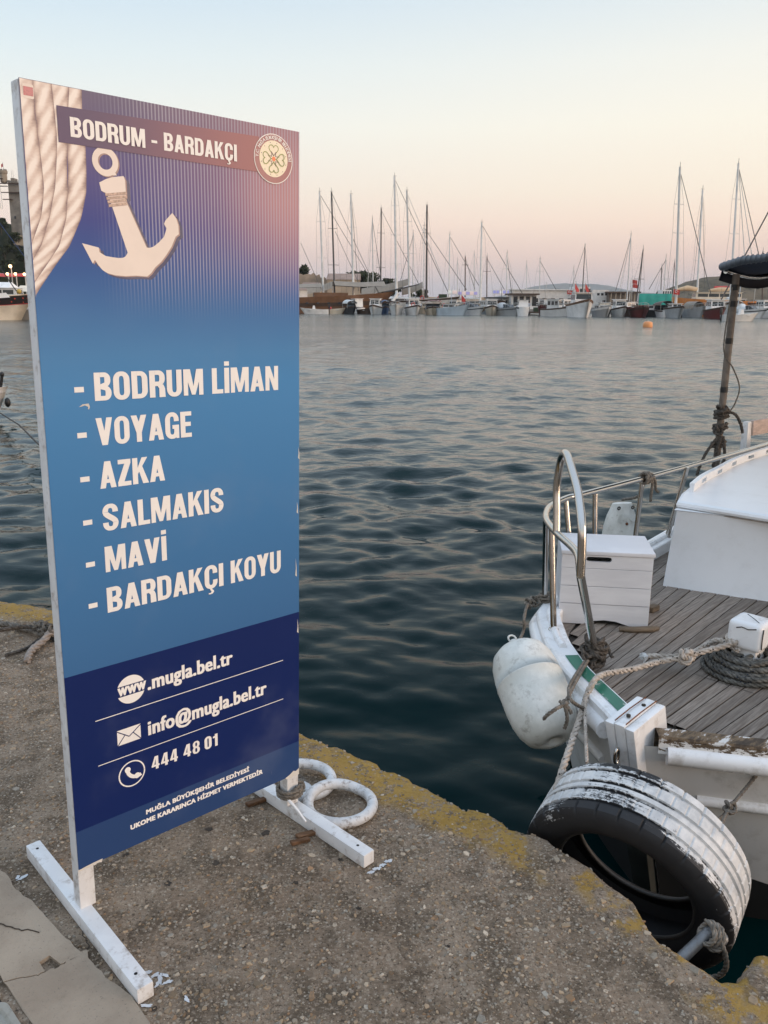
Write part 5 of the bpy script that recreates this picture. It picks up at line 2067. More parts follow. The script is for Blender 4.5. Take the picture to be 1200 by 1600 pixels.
# ------- iron pin with a rope loop in the quay notch
m_galv = plain('galvanised_iron', (.20, .205, .21), .48, .55, var=.2, scale=30, dirt=(.13, .10, .08), dirt_amt=.4)
ip0, ip1 = at(1062, 1500, 2.03), at(1106, 1458, 2.05)
ip = thing('mooring_pin', 'short galvanised iron pin sticking up in the broken quay edge by the tyre', 'mooring pin', tuple(ip0))
MB().tube([ip0 - (ip1 - ip0) * .4, ip0, ip1], [.0145, .0145, .014], 14).build('pin', m_galv, ip, world=True)
p2, p3 = at(1116, 1462, 2.05), at(1130, 1468, 2.06)
MB().tube([ip1 - (ip1 - ip0) * .05, ip1 + Vector((.006, 0, .002)), p2, p3], [.0165, .017, .016, .0155], 12).build('hook_end', m_galv, ip, world=True)
rope('pin_loop', 'grey rope looped over the iron pin and hanging down the quay wall', [wrap(at(1112, 1461, 2.045), (p3 - p2), .017, .008, 3, 4), [at(1118, 1458, 2.03), at(1126, 1474, 2.02), at(1133, 1492, 2.03), at(1134, 1512, 2.05), at(1124, 1524, 2.07), at(1108, 1527, 2.09), at(1095, 1520, 2.12)], knot_pts(at(1118, 1474, 2.04), .013, (.4, .2, 0))], .0072, m_r_grey)

# ------- painted ring and shackle by the right foot of the sign
m_ringw = plain('painted_iron_white', (.58, .58, .58), .5, var=.12, scale=20, dirt=(.15, .105, .075), dirt_amt=.85, bump=.4, bscale=40)
gz = .006
t = thing('mooring_ring', 'thick white painted iron ring lying flat on the quay beside the sign foot', 'mooring ring', (-.128, 2.200, gz), 0, 'white mooring ironwork by the sign')
MB().tube([(.098 * math.cos(a), .094 * math.sin(a), .016 + .020 * (math.cos(a - 2.3) > .3) * (math.cos(a - 2.3) - .3)) for a in [2 * pi * i / 44 for i in range(44)]], .0165, 12, closed=True).build('ring_body', m_ringw, t)
t = thing('shackle_ring', 'second white painted iron ring half hidden behind the sign post', 'mooring ring', (-.262, 2.325, gz), 0, 'white mooring ironwork by the sign')
MB().tube([(.10 * math.cos(a), .078 * math.sin(a), .018 + .012 * math.sin(a)) for a in [2 * pi * i / 40 for i in range(40)]], .0165, 12, closed=True).build('ring_body', m_ringw, t)
lk0, lk1 = at(466, 1226, 2.66), at(506, 1264, 2.55)
t = thing('iron_link', 'white painted iron link joining the two rings, wrapped with line at one end', 'chain link', tuple(lk0), 0, 'white mooring ironwork by the sign')
d_ = lk1 - lk0
sd_ = Vector((-d_.y, d_.x, 0)).normalized()
MB().tube([lk0 - d_ * .1, lk0 + d_ * .3 + Vector((0, 0, .012)), lk0 + d_ * .7 + Vector((0, 0, .008)), lk1], [.017, .019, .018, .014], 12).build('link_body', m_ringw, t, world=True)
rleg = SM @ Vector((SW - T / 2, .02, 0))
segs = [wrap(lk0 + d_ * .02, d_, .018, .0055, 4, 9), wrap(Vector((rleg.x, rleg.y, .085)), SU, .030, .005, 3, 3), knot_pts(Vector((rleg.x + .02, rleg.y + .005, .09)), .016, (.4, .4, 0)), [Vector((rleg.x, rleg.y - .03, .09)), Vector((rleg.x + .03, rleg.y + .0, .10)), lk0 + Vector((0, 0, .02)), lk0 + d_ * .2 + Vector((0, 0, .03))]]
rope('sign_tether', 'thin pale line tying the right post of the sign to the iron link', segs, .0048, m_r_grey)
tw0 = Vector((rleg.x + .0, rleg.y - .035, .075))
tw1 = onz(478, 1284, .043)
tag(MB().tube([tw0, tw0.lerp(tw1, .5) + Vector((.002, 0, .0)), tw1], [.0055, .004, .0025], 6).build('white_strap', m_white), 'narrow white plastic strap hanging from the right post onto the sign foot', 'strap')

# ------- bollard behind the sign with its lines (left)
m_iron = plain('black_iron', (.035, .032, .03), .6, .3, var=.3, dirt=(.12, .06, .03), dirt_amt=.4)
b_at = onz(118, 992)
t = thing('iron_bollard', 'low rusty iron bollard on the quay behind the sign, ropes made fast to it', 'bollard', (b_at.x, b_at.y, 0))
MB().lathe([(.11, 0), (.11, .015), (.06, .025), (.05, .06), (.05, .13), (.075, .155), (.08, .175), (.06, .19), (0, .195)], n=24).build('post', m_iron, t)
bc = Vector((b_at.x, b_at.y, .05))
rope('left_line', 'dark stretched line running from the bollard out of the left edge of the photo', [bc + Vector((-.05, 0, .02)), onz(78, 984, .05), onz(40, 979, .05), onz(0, 985, .05), onz(-60, 996, .06), onz(-160, 1010, .07)], .0105, m_r_dark)
rope('left_line', 'brown slack line lying on the yellow quay edge behind the sign', [bc + Vector((-.05, 0, .02)), onz(72, 990, .03), onz(45, 984, .02), onz(20, 977, .018), onz(0, 974, .018), onz(-60, 968, .018)], .014, m_r_grey)
rope('rope_tail', 'thick pale rope end curling down beside the left post of the sign', [onz(92, 985, .05), onz(78, 989, .05), onz(68, 1001, .03), onz(54, 1012, .022), onz(46, 1022, .02), onz(43, 1032, .02)], .0165, rope_mat('pale_tail_rope', (.26, .22, .19), (.38, .33, .29)), strands=3)
rope('rope_tail', 'thin dark rope end lying on the concrete left of the sign', [onz(84, 988, .04), onz(62, 999, .02), onz(45, 1011, .014), onz(28, 1018, .013), onz(8, 1024, .013)], .008, m_r_dark)
mb = MB()
for k, (px, py) in enumerate(((60, 977), (67, 979), (74, 982), (83, 985))):
    rope_mesh(mb, knot_pts(onz(px, py, .055), .016, (.5 * k, .3 * k, .2)), .008)
tag(mb.build('rope_knot', m_r_grey), 'lumpy grey knot in the line just left of the sign', 'rope knot')

# ------- splinters of wood, paint flakes
m_splint = wood('brown_splinter', (.09, .045, .022), (.20, .105, .055), (.12, .07, .04))
for k, (px, py, l, w_, a, lab) in enumerate(((470, 1318, .055, .016, 2.62, 'reddish brown wood splinter in front of the right sign foot, the lower of two'), (484, 1306, .075, .022, 2.58, 'reddish brown wood splinter tucked under the right sign foot'), (408, 1254, .09, .02, 2.60, 'flat brown wood splinter lying just below the sign panel, behind the foot'))):
    p = onz(px, py)
    d = Vector((math.cos(a), math.sin(a) * -1, 0))
    dirn = Vector((math.cos(.35 + .1 * k), math.sin(.35 + .1 * k), 0))
    nn = Vector((-dirn.y, dirn.x, 0))
    pts = [p - dirn * l / 2 - nn * w_ / 2, p + dirn * l / 2 - nn * w_ * .35, p + dirn * l * .42 + nn * w_ * .5, p + dirn * l * .1 + nn * w_ * .38, p - dirn * l * .55 + nn * w_ * .45]
    t = thing('wood_splinter', lab, 'wood splinter', tuple(p), 0, 'wood splinters by the right sign foot')
    MB().prism([(q.x, q.y, .003) for q in pts], (0, 0, .011)).build('splinter_wood', m_splint, t, world=True, bevel=.0015, seg=1)
m_flake = plain('paint_flake', (.60, .62, .64), .7, var=.1)


def blot(m, px, py, w, l, a, seed):
    rg = random.Random(seed)
    p = onz(px, py)
    k = 2.4 / 1285
    e = float(edge_y(p.x)) - p.y
    z = float(ground_z(np.array([p.x]), np.array([p.y]), np.array([e]))[0]) + .0022
    pts = []
    for i in range(16):
        t = 2 * pi * i / 16
        q = rg.uniform(.55, 1.15)
        x, y = l * k * q * math.cos(t), w * k * q * math.sin(t)
        pts.append((p.x + x * math.cos(a) - y * math.sin(a), p.y + x * math.sin(a) + y * math.cos(a), z + rg.uniform(0, .0008)))
    m.add(pts, [tuple(range(16))])


mb = MB()
for i in range(12):
    blot(mb, 577 + i * 3.0, 1362 - i * 1.9 + (i % 3) * 1.5, 2.2 + (i % 2) * 1.4, 4.2, .5 + .2 * (i % 4), i)
for i, (px, py) in enumerate(((232, 1519), (243, 1524), (250, 1530), (258, 1524), (262, 1535), (247, 1537), (292, 1562), (230, 1573), (35, 1373), (28, 1371))):
    blot(mb, px, py, 3.0, 6.0 + (i % 3) * 2, i * .9, 40 + i)
tag(mb.build('paint_flakes', m_flake), kind='stuff')

# ================================================================== FAR SIDE OF THE HARBOUR
def P(name, c, rough=.6, **k):
    return plain(name, c, rough, scale=.8, **k)


M_ = {k: P('far_' + k, c, r) for k, (c, r) in dict(
    white=((.84, .82, .79), .4), cream=((.76, .66, .52), .5), grey=((.42, .43, .43), .5), pale=((.66, .655, .63), .5), blue=((.30, .40, .50), .4), dark=((.03, .032, .036), .5),
    glass=((.025, .03, .035), .15), wood=((.17, .085, .042), .5), brown=((.075, .045, .03), .6), maroon=((.13, .025, .022), .5), red=((.50, .05, .04), .5), orange=((.72, .27, .08), .5),
    teal=((.03, .36, .30), .6), navy=((.03, .07, .16), .5), tan=((.40, .33, .25), .8), alum=((.50, .49, .46), .35), spar=((.62, .60, .56), .4), darkspar=((.06, .05, .045), .5), rig=((.10, .095, .09), .6),
    sail=((.62, .45, .28), .8), awning=((.29, .245, .195), .85), black=((.012, .012, .012), .5), green=((.03, .05, .025), .8), lblue=((.50, .58, .64), .4), yellow=((.55, .38, .08), .6)).items()}


def far_hull(t, L, B, H, mat, band=None, deck='pale', transom=.7, rake=.16, sheer=.35, band_mat=None):
    """bow along +x, origin amidships on the water"""
    st = np.linspace(0, 1, 13)
    rows = []
    zs_ = [-.4, .0, .35 * H, .7 * H, H]
    for z in zs_:
        f = max(0, z) / H
        row_p, row_s = [], []
        for u in st:
            x = -L / 2 + u * L * (1 - rake * (1 - f))
            full = (1 - u ** 3.2) * (transom + (1 - transom) * math.sin(min(1, u * 2) * pi / 2))
            b = B / 2 * full * (.72 + .28 * f)
            zz_ = z + (sheer * u ** 2 * f if z > 0 else 0)
            row_p.append((x, b, zz_))
            row_s.append((x, -b, zz_))
        rows.append(row_p + row_s[::-1])
    m = MB().grid(rows, True, True)
    m.build('hull', mat, t)
    top = rows[-1]
    n = len(st)
    MB().grid([[(x, y * .96, z - .10) for x, y, z in top[:n]], [(x, -y * .96, z - .10) for x, y, z in top[:n]]], False).build('deck', M_[deck], t)
    if band:
        z0, z1 = band
        m = MB()
        for s_ in (1, -1):
            a = []
            for zf in (z0, z1):
                r = []
                for u in st:
                    f = zf
                    x = -L / 2 + u * L * (1 - rake * (1 - f))
                    full = (1 - u ** 3.2) * (transom + (1 - transom) * math.sin(min(1, u * 2) * pi / 2))
                    b = B / 2 * full * (.72 + .28 * f) + .03
                    r.append((x + (.03 if u > .97 else 0), s_ * b, H * f + sheer * u ** 2 * f))
                a.append(r)
            m.grid(a if s_ > 0 else a[::-1])
        m.build('hull_band', band_mat or M_['maroon'], t)


def cabin(t, x0, x1, w, z0, h, mat, win='glass', n=3, front=True, roof=None, rk=.15):
    """house with separate window panes"""
    m = MB().hexa([(x0, -w / 2, z0), (x1, -w / 2, z0), (x1, w / 2, z0), (x0, w / 2, z0), (x0 + rk * .3, -w * .46, z0 + h), (x1 - rk, -w * .46, z0 + h), (x1 - rk, w * .46, z0 + h), (x0 + rk * .3, w * .46, z0 + h)])
    c = m.build('cabin', mat, t)
    MB().box((x0 - .12, -w / 2 - .08, z0 + h), (x1 + .05, w / 2 + .08, z0 + h + .07)).build('cabin_roof', roof or mat, c)
    zl, zh = z0 + h * .45, z0 + h * .85
    for s_ in (1, -1):
        for i in range(n):
            a = x0 + .15 + (x1 - x0 - .4) * i / n
            b = a + (x1 - x0 - .4) / n - .14
            yy0 = s_ * (w / 2 - w * .04 * .45 + .012)
            yy1 = s_ * (w / 2 - w * .04 * .85 + .012)
            MB().add([(a, yy0, zl), (b, yy0, zl), (b, yy1, zh), (a, yy1, zh)], [(0, 1, 2, 3)]).build('window', M_[win], c)
    if front:
        k = 2 if w < 2.2 else 3
        for i in range(k):
            a = -w * .42 + w * .84 * i / k + .05
            b = a + w * .84 / k - .10
            MB().add([(x1 - rk * .45 + .015, a, zl), (x1 - rk * .45 + .015, b, zl), (x1 - rk * .85 + .015, b * .97, zh), (x1 - rk * .85 + .015, a * .97, zh)], [(0, 1, 2, 3)]).build('windscreen', M_[win], c)
    return c


def outboard(t, x, z):
    MB().hexa([(x - .35, -.16, z), (x, -.14, z), (x, .14, z), (x - .35, .16, z), (x - .30, -.13, z + .45), (x - .02, -.1, z + .5), (x - .02, .1, z + .5), (x - .30, .13, z + .45)]).build('outboard_motor', M_['black'], t, bevel=.04)
    MB().box((x - .22, -.05, z - .8), (x - .08, .05, z)).build('outboard_leg', M_['black'], t)


def rail(t, L, B, z, mat='alum'):
    st = np.linspace(.45, .99, 7)
    for s_ in (1, -1):
        pts = [(-L / 2 + u * L, s_ * B / 2 * (1 - u ** 3.2) * .92, z + .35 * u * u + .5) for u in st]
        m = MB().tube(pts, .025, 4)
        for p in pts:
            m.tube([p, (p[0], p[1], p[2] - .52)], .02, 4)
        m.build('bow_rail', M_[mat], t)


def place(px, py_w, head, name, label, cat='boat', group=None):
    """boat standing on the water seen at this photo column, its waterline at py_w; head in degrees: 0 bow to the right, -90 bow to the camera"""
    p = onz(px, py_w, WATER)
    # level horizon: put it straight down the line of sight
    return thing(name, label, cat, (p.x, p.y, WATER), math.radians(head), group), p.y


ROW = 'small boats moored along the far pier'
# px, waterline, heading, kind, length, beam, hull, extras, label
small = [
    (491, 490.5, 185, 'dinghy', 5.2, 1.9, 'white', dict(ob=1), 'low white open boat with dark outboard, far left of the small boats'),
    (521, 490.5, 8, 'dinghy', 4.6, 1.8, 'cream', dict(red=1), 'small cream open boat with red gear aboard, below the brown schooner bow'),
    (548, 490.8, -70, 'canopyboat', 4.8, 2.2, 'dark', dict(top='pale'), 'dark open boat under a pale arched canopy, below the schooner bow'),
    (570, 491, -60, 'dinghy', 4.2, 1.8, 'brown', {}, 'low brown wooden skiff between two canopied boats'),
    (586, 491.5, -100, 'cabin', 5.6, 2.5, 'pale', dict(roof='pale', cab='white'), 'small white cabin boat with square windows beside a dark blue tarpaulin'),
    (602, 491, -85, 'canopyboat', 4.8, 1.8, 'navy', dict(top='navy'), 'boat under a dark blue tarpaulin beside the small white cabin boat'),
    (619, 492, -92, 'launch', 5.6, 2.7, 'pale', {}, 'pale grey open launch left of the boat with the red lifebuoy'),
    (646, 492.2, -80, 'cabin', 7.2, 2.7, 'white', dict(roof='white', cab='white', band='brown', buoy=1), 'white fishing boat with blue tinted windows and a red lifebuoy ring'),
    (676, 492.3, -92, 'canopyboat', 6.6, 3.3, 'cream', dict(top='maroon'), 'cream hulled boat under a dark red canvas canopy'),
    (709, 492.8, -35, 'launch', 6.2, 2.4, 'lblue', dict(pole=1, red=1), 'pale blue and white open boat with a thin blue pole'),
    (741, 492.8, -65, 'motor', 6.4, 2.9, 'white', dict(top='dark'), 'white speedboat with a dark folded top'),
    (768, 492.8, -95, 'cabin', 6.2, 2.6, 'cream', dict(roof='white', cab='white', wide=1), 'white motorboat with one wide dark windscreen'),
    (795, 493.2, -60, 'motor', 6.6, 2.7, 'grey', dict(top='grey'), 'grey motorboat with a grey cover, right of the wide windscreen boat'),
    (812, 492.8, -85, 'dinghy', 4.4, 1.8, 'pale', {}, 'tiny pale dinghy beside the landing stage with people'),
    (848, 493.8, -115, 'launch', 5.0, 2.0, 'maroon', {}, 'dark red open boat, stern out, right of the landing stage'),
    (871, 494.5, -30, 'cabin', 5.6, 2.1, 'pale', dict(roof='pale', cab='pale'), 'pale boat with a glazed cabin left of the big white trawler'),
    (908, 496.5, -90, 'trawler', 9.5, 3.7, 'white', {}, 'big white trawler facing us with a dark windscreen and red flags'),
    (941, 495.5, -85, 'launch', 5.8, 2.8, 'grey', dict(band=1), 'low grey and white boat right of the big white trawler'),
    (968, 495.5, -90, 'cabin', 5.8, 2.4, 'pale', dict(roof='white', cab='white', wide=1), 'pale motorboat left of the dark red wooden boat'),
    (999, 496.0, -95, 'launch', 6.8, 3.3, 'maroon', dict(band=2), 'dark red varnished wooden boat moored bow to us'),
    (1033, 496.0, 92, 'canopyboat', 5.6, 2.5, 'white', dict(top='brown', ob=1), 'boat stern to us with a brown canopy and an outboard, below the teal screen'),
    (1060, 495.5, 80, 'dinghy', 5.2, 2.2, 'dark', {}, 'dark low boat under the tall grey mast'),
    (1086, 496.5, -80, 'launch', 5.6, 2.6, 'grey', dict(top=1), 'grey wooden launch in front of the orange lit hull'),
    (1118, 498.2, -92, 'cabin', 6.2, 2.8, 'maroon', dict(roof='white', cab='white'), 'white cabin boat with a dark red hull and four window panes'),
    (1156, 502.0, 5, 'dinghy', 4.8, 1.7, 'pale', dict(ob=1, pole=1), 'pale blue dinghy with an outboard, lying broadside right of the canopy post'),
    (1172, 497.2, -60, 'motor', 6.0, 2.4, 'white', dict(top='pale'), 'white motorboat with a pale cover behind the broadside dinghy'),
    (1196, 497.0, -80, 'cabin', 5.8, 2.3, 'white', dict(roof='white', cab='white'), 'white cabin boat at the right edge of the photo under the canopy'),
    (1235, 497.5, -85, 'launch', 5.8, 2.4, 'white', {}, 'white launch moored past the right edge of the row'),
]
for px, pw_, head, kind, L, B, hm, ex, lab in small:
    t, yy = place(px, pw_, head, {'dinghy': 'dinghy', 'canopyboat': 'canopy_boat', 'cabin': 'cabin_boat', 'launch': 'launch', 'motor': 'motorboat', 'trawler': 'trawler'}[kind], lab, 'boat', ROW)
    # the bow points at us: move the whole boat so that its near end stands at the waterline seen
    back = abs(math.sin(math.radians(head))) * L * .45
    t.location.y += back
    t.location.x *= (yy + back) / yy
    t.matrix_basis = Matrix.Translation(t.location) @ Matrix.Rotation(math.radians(head), 4, 'Z') @ Matrix.Diagonal((1, 1, 1.0 if kind == 'trawler' else 1.28, 1))
    if kind == 'dinghy':
        far_hull(t, L, B, .62, M_[hm], deck='grey', sheer=.25)
        MB().box((-L * .2, -B * .42, .5), (-L * .1, B * .42, .58)).build('thwart', M_['pale'], t)
        MB().box((L * .1, -B * .38, .52), (L * .2, B * .38, .60)).build('thwart', M_['pale'], t)
        if ex.get('ob'):
            outboard(t, -L / 2, .75)
            MB().hexa([(-.3, -.3, .5), (.4, -.3, .5), (.4, .3, .5), (-.3, .3, .5), (-.1, -.28, 1.15), (.2, -.28, 1.15), (.2, .28, 1.15), (-.1, .28, 1.15)]).build('console', M_['white'], t)
        if ex.get('red'):
            MB().ball((-.6, 0, .8), .35, 8, (1, 1, .6)).build('red_float', M_['red'], t)
    elif kind == 'launch':
        far_hull(t, L, B, .95, M_[hm], band=(.72, .9) if ex.get('band') else None, deck='wood' if ex.get('band') == 2 else 'grey', sheer=.5, band_mat=M_['brown'] if ex.get('band') == 2 else M_['white'])
        if ex.get('top'):
            MB().grid([[(-L * .4 + L * .55 * i / 5, B * .42 * math.cos(a), 1.0 + .95 * math.sin(a)) for a in np.linspace(0, pi, 9)] for i in range(6)]).build('cover', M_['awning'], t)
        else:
            cabin(t, -L * .30, L * .12, B * .62, .85, .55, M_['pale' if hm != 'maroon' else 'wood'], n=2)
        rail(t, L, B, .95)
    elif kind == 'canopyboat':
        far_hull(t, L, B, .85, M_[hm], band=(.8, .97), band_mat=M_['brown'], deck='grey', sheer=.35)
        tm = M_[ex['top']]
        x0, x1 = -L * .42, L * .22
        MB().grid([[(x0 + (x1 - x0) * i / 6, B * .44 * math.cos(a), 1.45 + .55 * math.sin(a) * (1 - .25 * (i / 6) ** 3)) for a in np.linspace(0, pi, 11)] for i in range(7)]).build('canopy', tm, t)
        MB().hexa([(x1 - .5, -B * .4, .8), (x1, -B * .36, .8), (x1, B * .36, .8), (x1 - .5, B * .4, .8), (x1 - .9, -B * .38, 1.5), (x1 - .6, -B * .34, 1.5), (x1 - .6, B * .34, 1.5), (x1 - .9, B * .38, 1.5)]).build('windscreen', M_['glass'], t)
        for x in (x0, x1 - .3):
            for y in (-B * .42, B * .42):
                MB().tube([(x, y, .8), (x, y, 1.5)], .03, 5).build('canopy_pole', M_['alum'], t)
        if ex.get('ob'):
            outboard(t, -L / 2, .8)
    elif kind == 'cabin':
        far_hull(t, L, B, .95, M_[hm], band=(.82, .98), band_mat=M_[ex.get('band', 'brown')], deck='pale', sheer=.45)
        cabin(t, -L * .30, L * .10, B * .74, .85, 1.25, M_[ex['cab']], n=3, roof=M_[ex['roof']], front=not ex.get('wide'), rk=.3)
        if ex.get('wide'):
            x1 = L * .10
            MB().add([(x1 - .12, -B * .32, 1.4), (x1 - .12, B * .32, 1.4), (x1 - .24, B * .30, 1.9), (x1 - .24, -B * .30, 1.9)], [(0, 1, 2, 3)]).build('windscreen', M_['glass'], t)
        if ex.get('buoy'):
            MB().tube([(L * .10 + .02 - .1, -.2 + .3 * math.cos(a), 1.35 + .3 * math.sin(a)) for a in [2 * pi * i / 14 for i in range(14)]], .07, 6, closed=True).build('lifebuoy', M_['red'], t)
        rail(t, L, B, .95)
    elif kind == 'motor':
        far_hull(t, L, B, .9, M_[hm], band=(.70, .80), band_mat=M_['dark'], deck='white', sheer=.35, transom=.85)
        MB().hexa([(-.2, -B * .38, .9), (1.1, -B * .2, .98), (1.1, B * .2, .98), (-.2, B * .38, .9), (-.5, -B * .36, 1.45), (.1, -B * .25, 1.45), (.1, B * .25, 1.45), (-.5, B * .36, 1.45)]).build('windscreen', M_['glass'], t)
        MB().grid([[(-L * .42 + (L * .42 - .3) * i / 5, B * .42 * math.cos(a), 1.0 + (.5 + .25 * math.sin(i)) * math.sin(a)) for a in np.linspace(0, pi, 9)] for i in range(6)]).build('cover', M_[ex['top']], t)
        rail(t, L, B, .9)
    elif kind == 'trawler':
        far_hull(t, L, B, 1.9, M_['white'], band=(.86, 1.0), band_mat=M_['wood'], deck='wood', sheer=.9, transom=.85)
        cabin(t, -L * .22, L * .12, B * .74, 1.8, 1.9, M_['white'], n=3, front=False, rk=.35)
        MB().add([(L * .12 - .14, -1.18, 2.75), (L * .12 - .14, 1.18, 2.75), (L * .12 - .27, 1.12, 3.5), (L * .12 - .27, -1.12, 3.5)], [(0, 1, 2, 3)]).build('windscreen', M_['glass'], t)
        MB().tube([(L * .14, -.9, 2.2), (L * .14, .9, 2.25)], .14, 6).build('red_rail_cushion', M_['red'], t)
        rail(t, L, B, 1.9)
        MB().tube([(-L * .02, 0, 3.7), (-L * .04, 0, 11.0)], [.09, .05], 6).build('mast', M_['darkspar'], t)
        MB().tube([(-L * .04, 0, 10.6), (-L * .30, -1.5, 3.2)], .03, 4).build('stay', M_['rig'], t)
        MB().tube([(-L * .04, 0, 10.6), (L * .46, 0, 3.0)], .03, 4).build('stay', M_['rig'], t)
        for x, y in ((-1.6, -.9), (-1.6, .7)):
            fl_o = MB().grid([[(x, y + .14 * i, 5.2 - .22 * i - j * .28) for i in range(6)] for j in range(4)])
            fl_o.build('flag', M_['red'], t)
            MB().tube([(x, y, 3.7), (x, y, 5.5)], .03, 4).build('flag_staff', M_['alum'], t)
    if ex.get('pole'):
        MB().tube([(-L * .1, 0, .6), (-L * .08, 0, 3.6)], .04, 5).build('pole', M_['lblue'], t)
    if ex.get('red') and kind != 'dinghy':
        MB().ball((-L * .35, .2, 1.2), .3, 8, (1, 1, 1.3)).build('red_float', M_['red'], t)

# second rank, seen only between and above the first
rg2 = random.Random(12)
NEAR = ['behind the leftmost open boat', 'behind the cream open boat', 'behind the arched canopy', 'behind the brown skiff', 'behind the square windows', 'behind the blue tarpaulin', 'behind the grey launch', 'behind the lifebuoy boat',
        'behind the red canopy', 'behind the blue pole', 'behind the folded top', 'behind the wide windscreen', 'behind the grey cover', 'behind the tiny dinghy', 'behind the red stern', 'behind the glazed cabin', 'behind the trawler',
        'right of the trawler', 'left of the varnished boat', 'behind the varnished boat', 'behind the brown canopy', 'below the tall mast', 'behind the wooden launch', 'behind the four panes', 'behind the broadside dinghy', 'by the canopy post', 'under the canopy', 'past the right edge']
for k in range(22):
    px = 486 + k * 33 + rg2.uniform(-7, 7)
    if 985 < px < 1130:
        continue
    Dk = (163 if px < 800 else 140) + rg2.uniform(-2, 3)
    w0 = at(px, 480, Dk)
    hc2, cc2, rc2 = rg2.choice(('white', 'cream', 'brown', 'white', 'grey', 'navy')), rg2.choice(('white', 'white', 'cream', 'wood')), rg2.choice(('white', 'pale', 'dark', 'brown'))
    near = min(small, key=lambda q: abs(q[0] - px - .1))
    lab2 = '%s boat, %s cabin, %s roof%s, half hidden %s' % (hc2, cc2, rc2, ', stub mast' if k % 2 else '', NEAR[small.index(near)])
    t = thing('moored_boat', lab2, 'boat', (w0.x, w0.y, WATER), math.radians(rg2.choice((-90, 90)) + rg2.uniform(-25, 25)), 'half hidden boats of the second row')
    L, B = rg2.uniform(5.5, 8), rg2.uniform(2.1, 2.8)
    far_hull(t, L, B, rg2.uniform(1.0, 1.5), M_[hc2], band=(.8, .97), band_mat=M_[rg2.choice(('brown', 'maroon', 'dark'))], deck='grey', sheer=.5)
    cabin(t, -L * .3, L * .12, B * .7, 1.2, rg2.uniform(1.0, 1.6), M_[cc2], n=3, roof=M_[rc2])
    if k % 2:
        MB().tube([(0, 0, 2), (.1, 0, rg2.uniform(4.2, 6.5))], .05, 5).build('mast', M_[rg2.choice(('darkspar', 'alum'))], t)
    if k % 3 == 0:
        MB().grid([[(-L * .45 + L * .35 * i / 4, B * .42 * math.cos(a), 2.3 + .35 * math.sin(a)) for a in np.linspace(0, pi, 7)] for i in range(5)]).build('canopy', M_[rg2.choice(('navy', 'maroon', 'awning', 'dark'))], t)

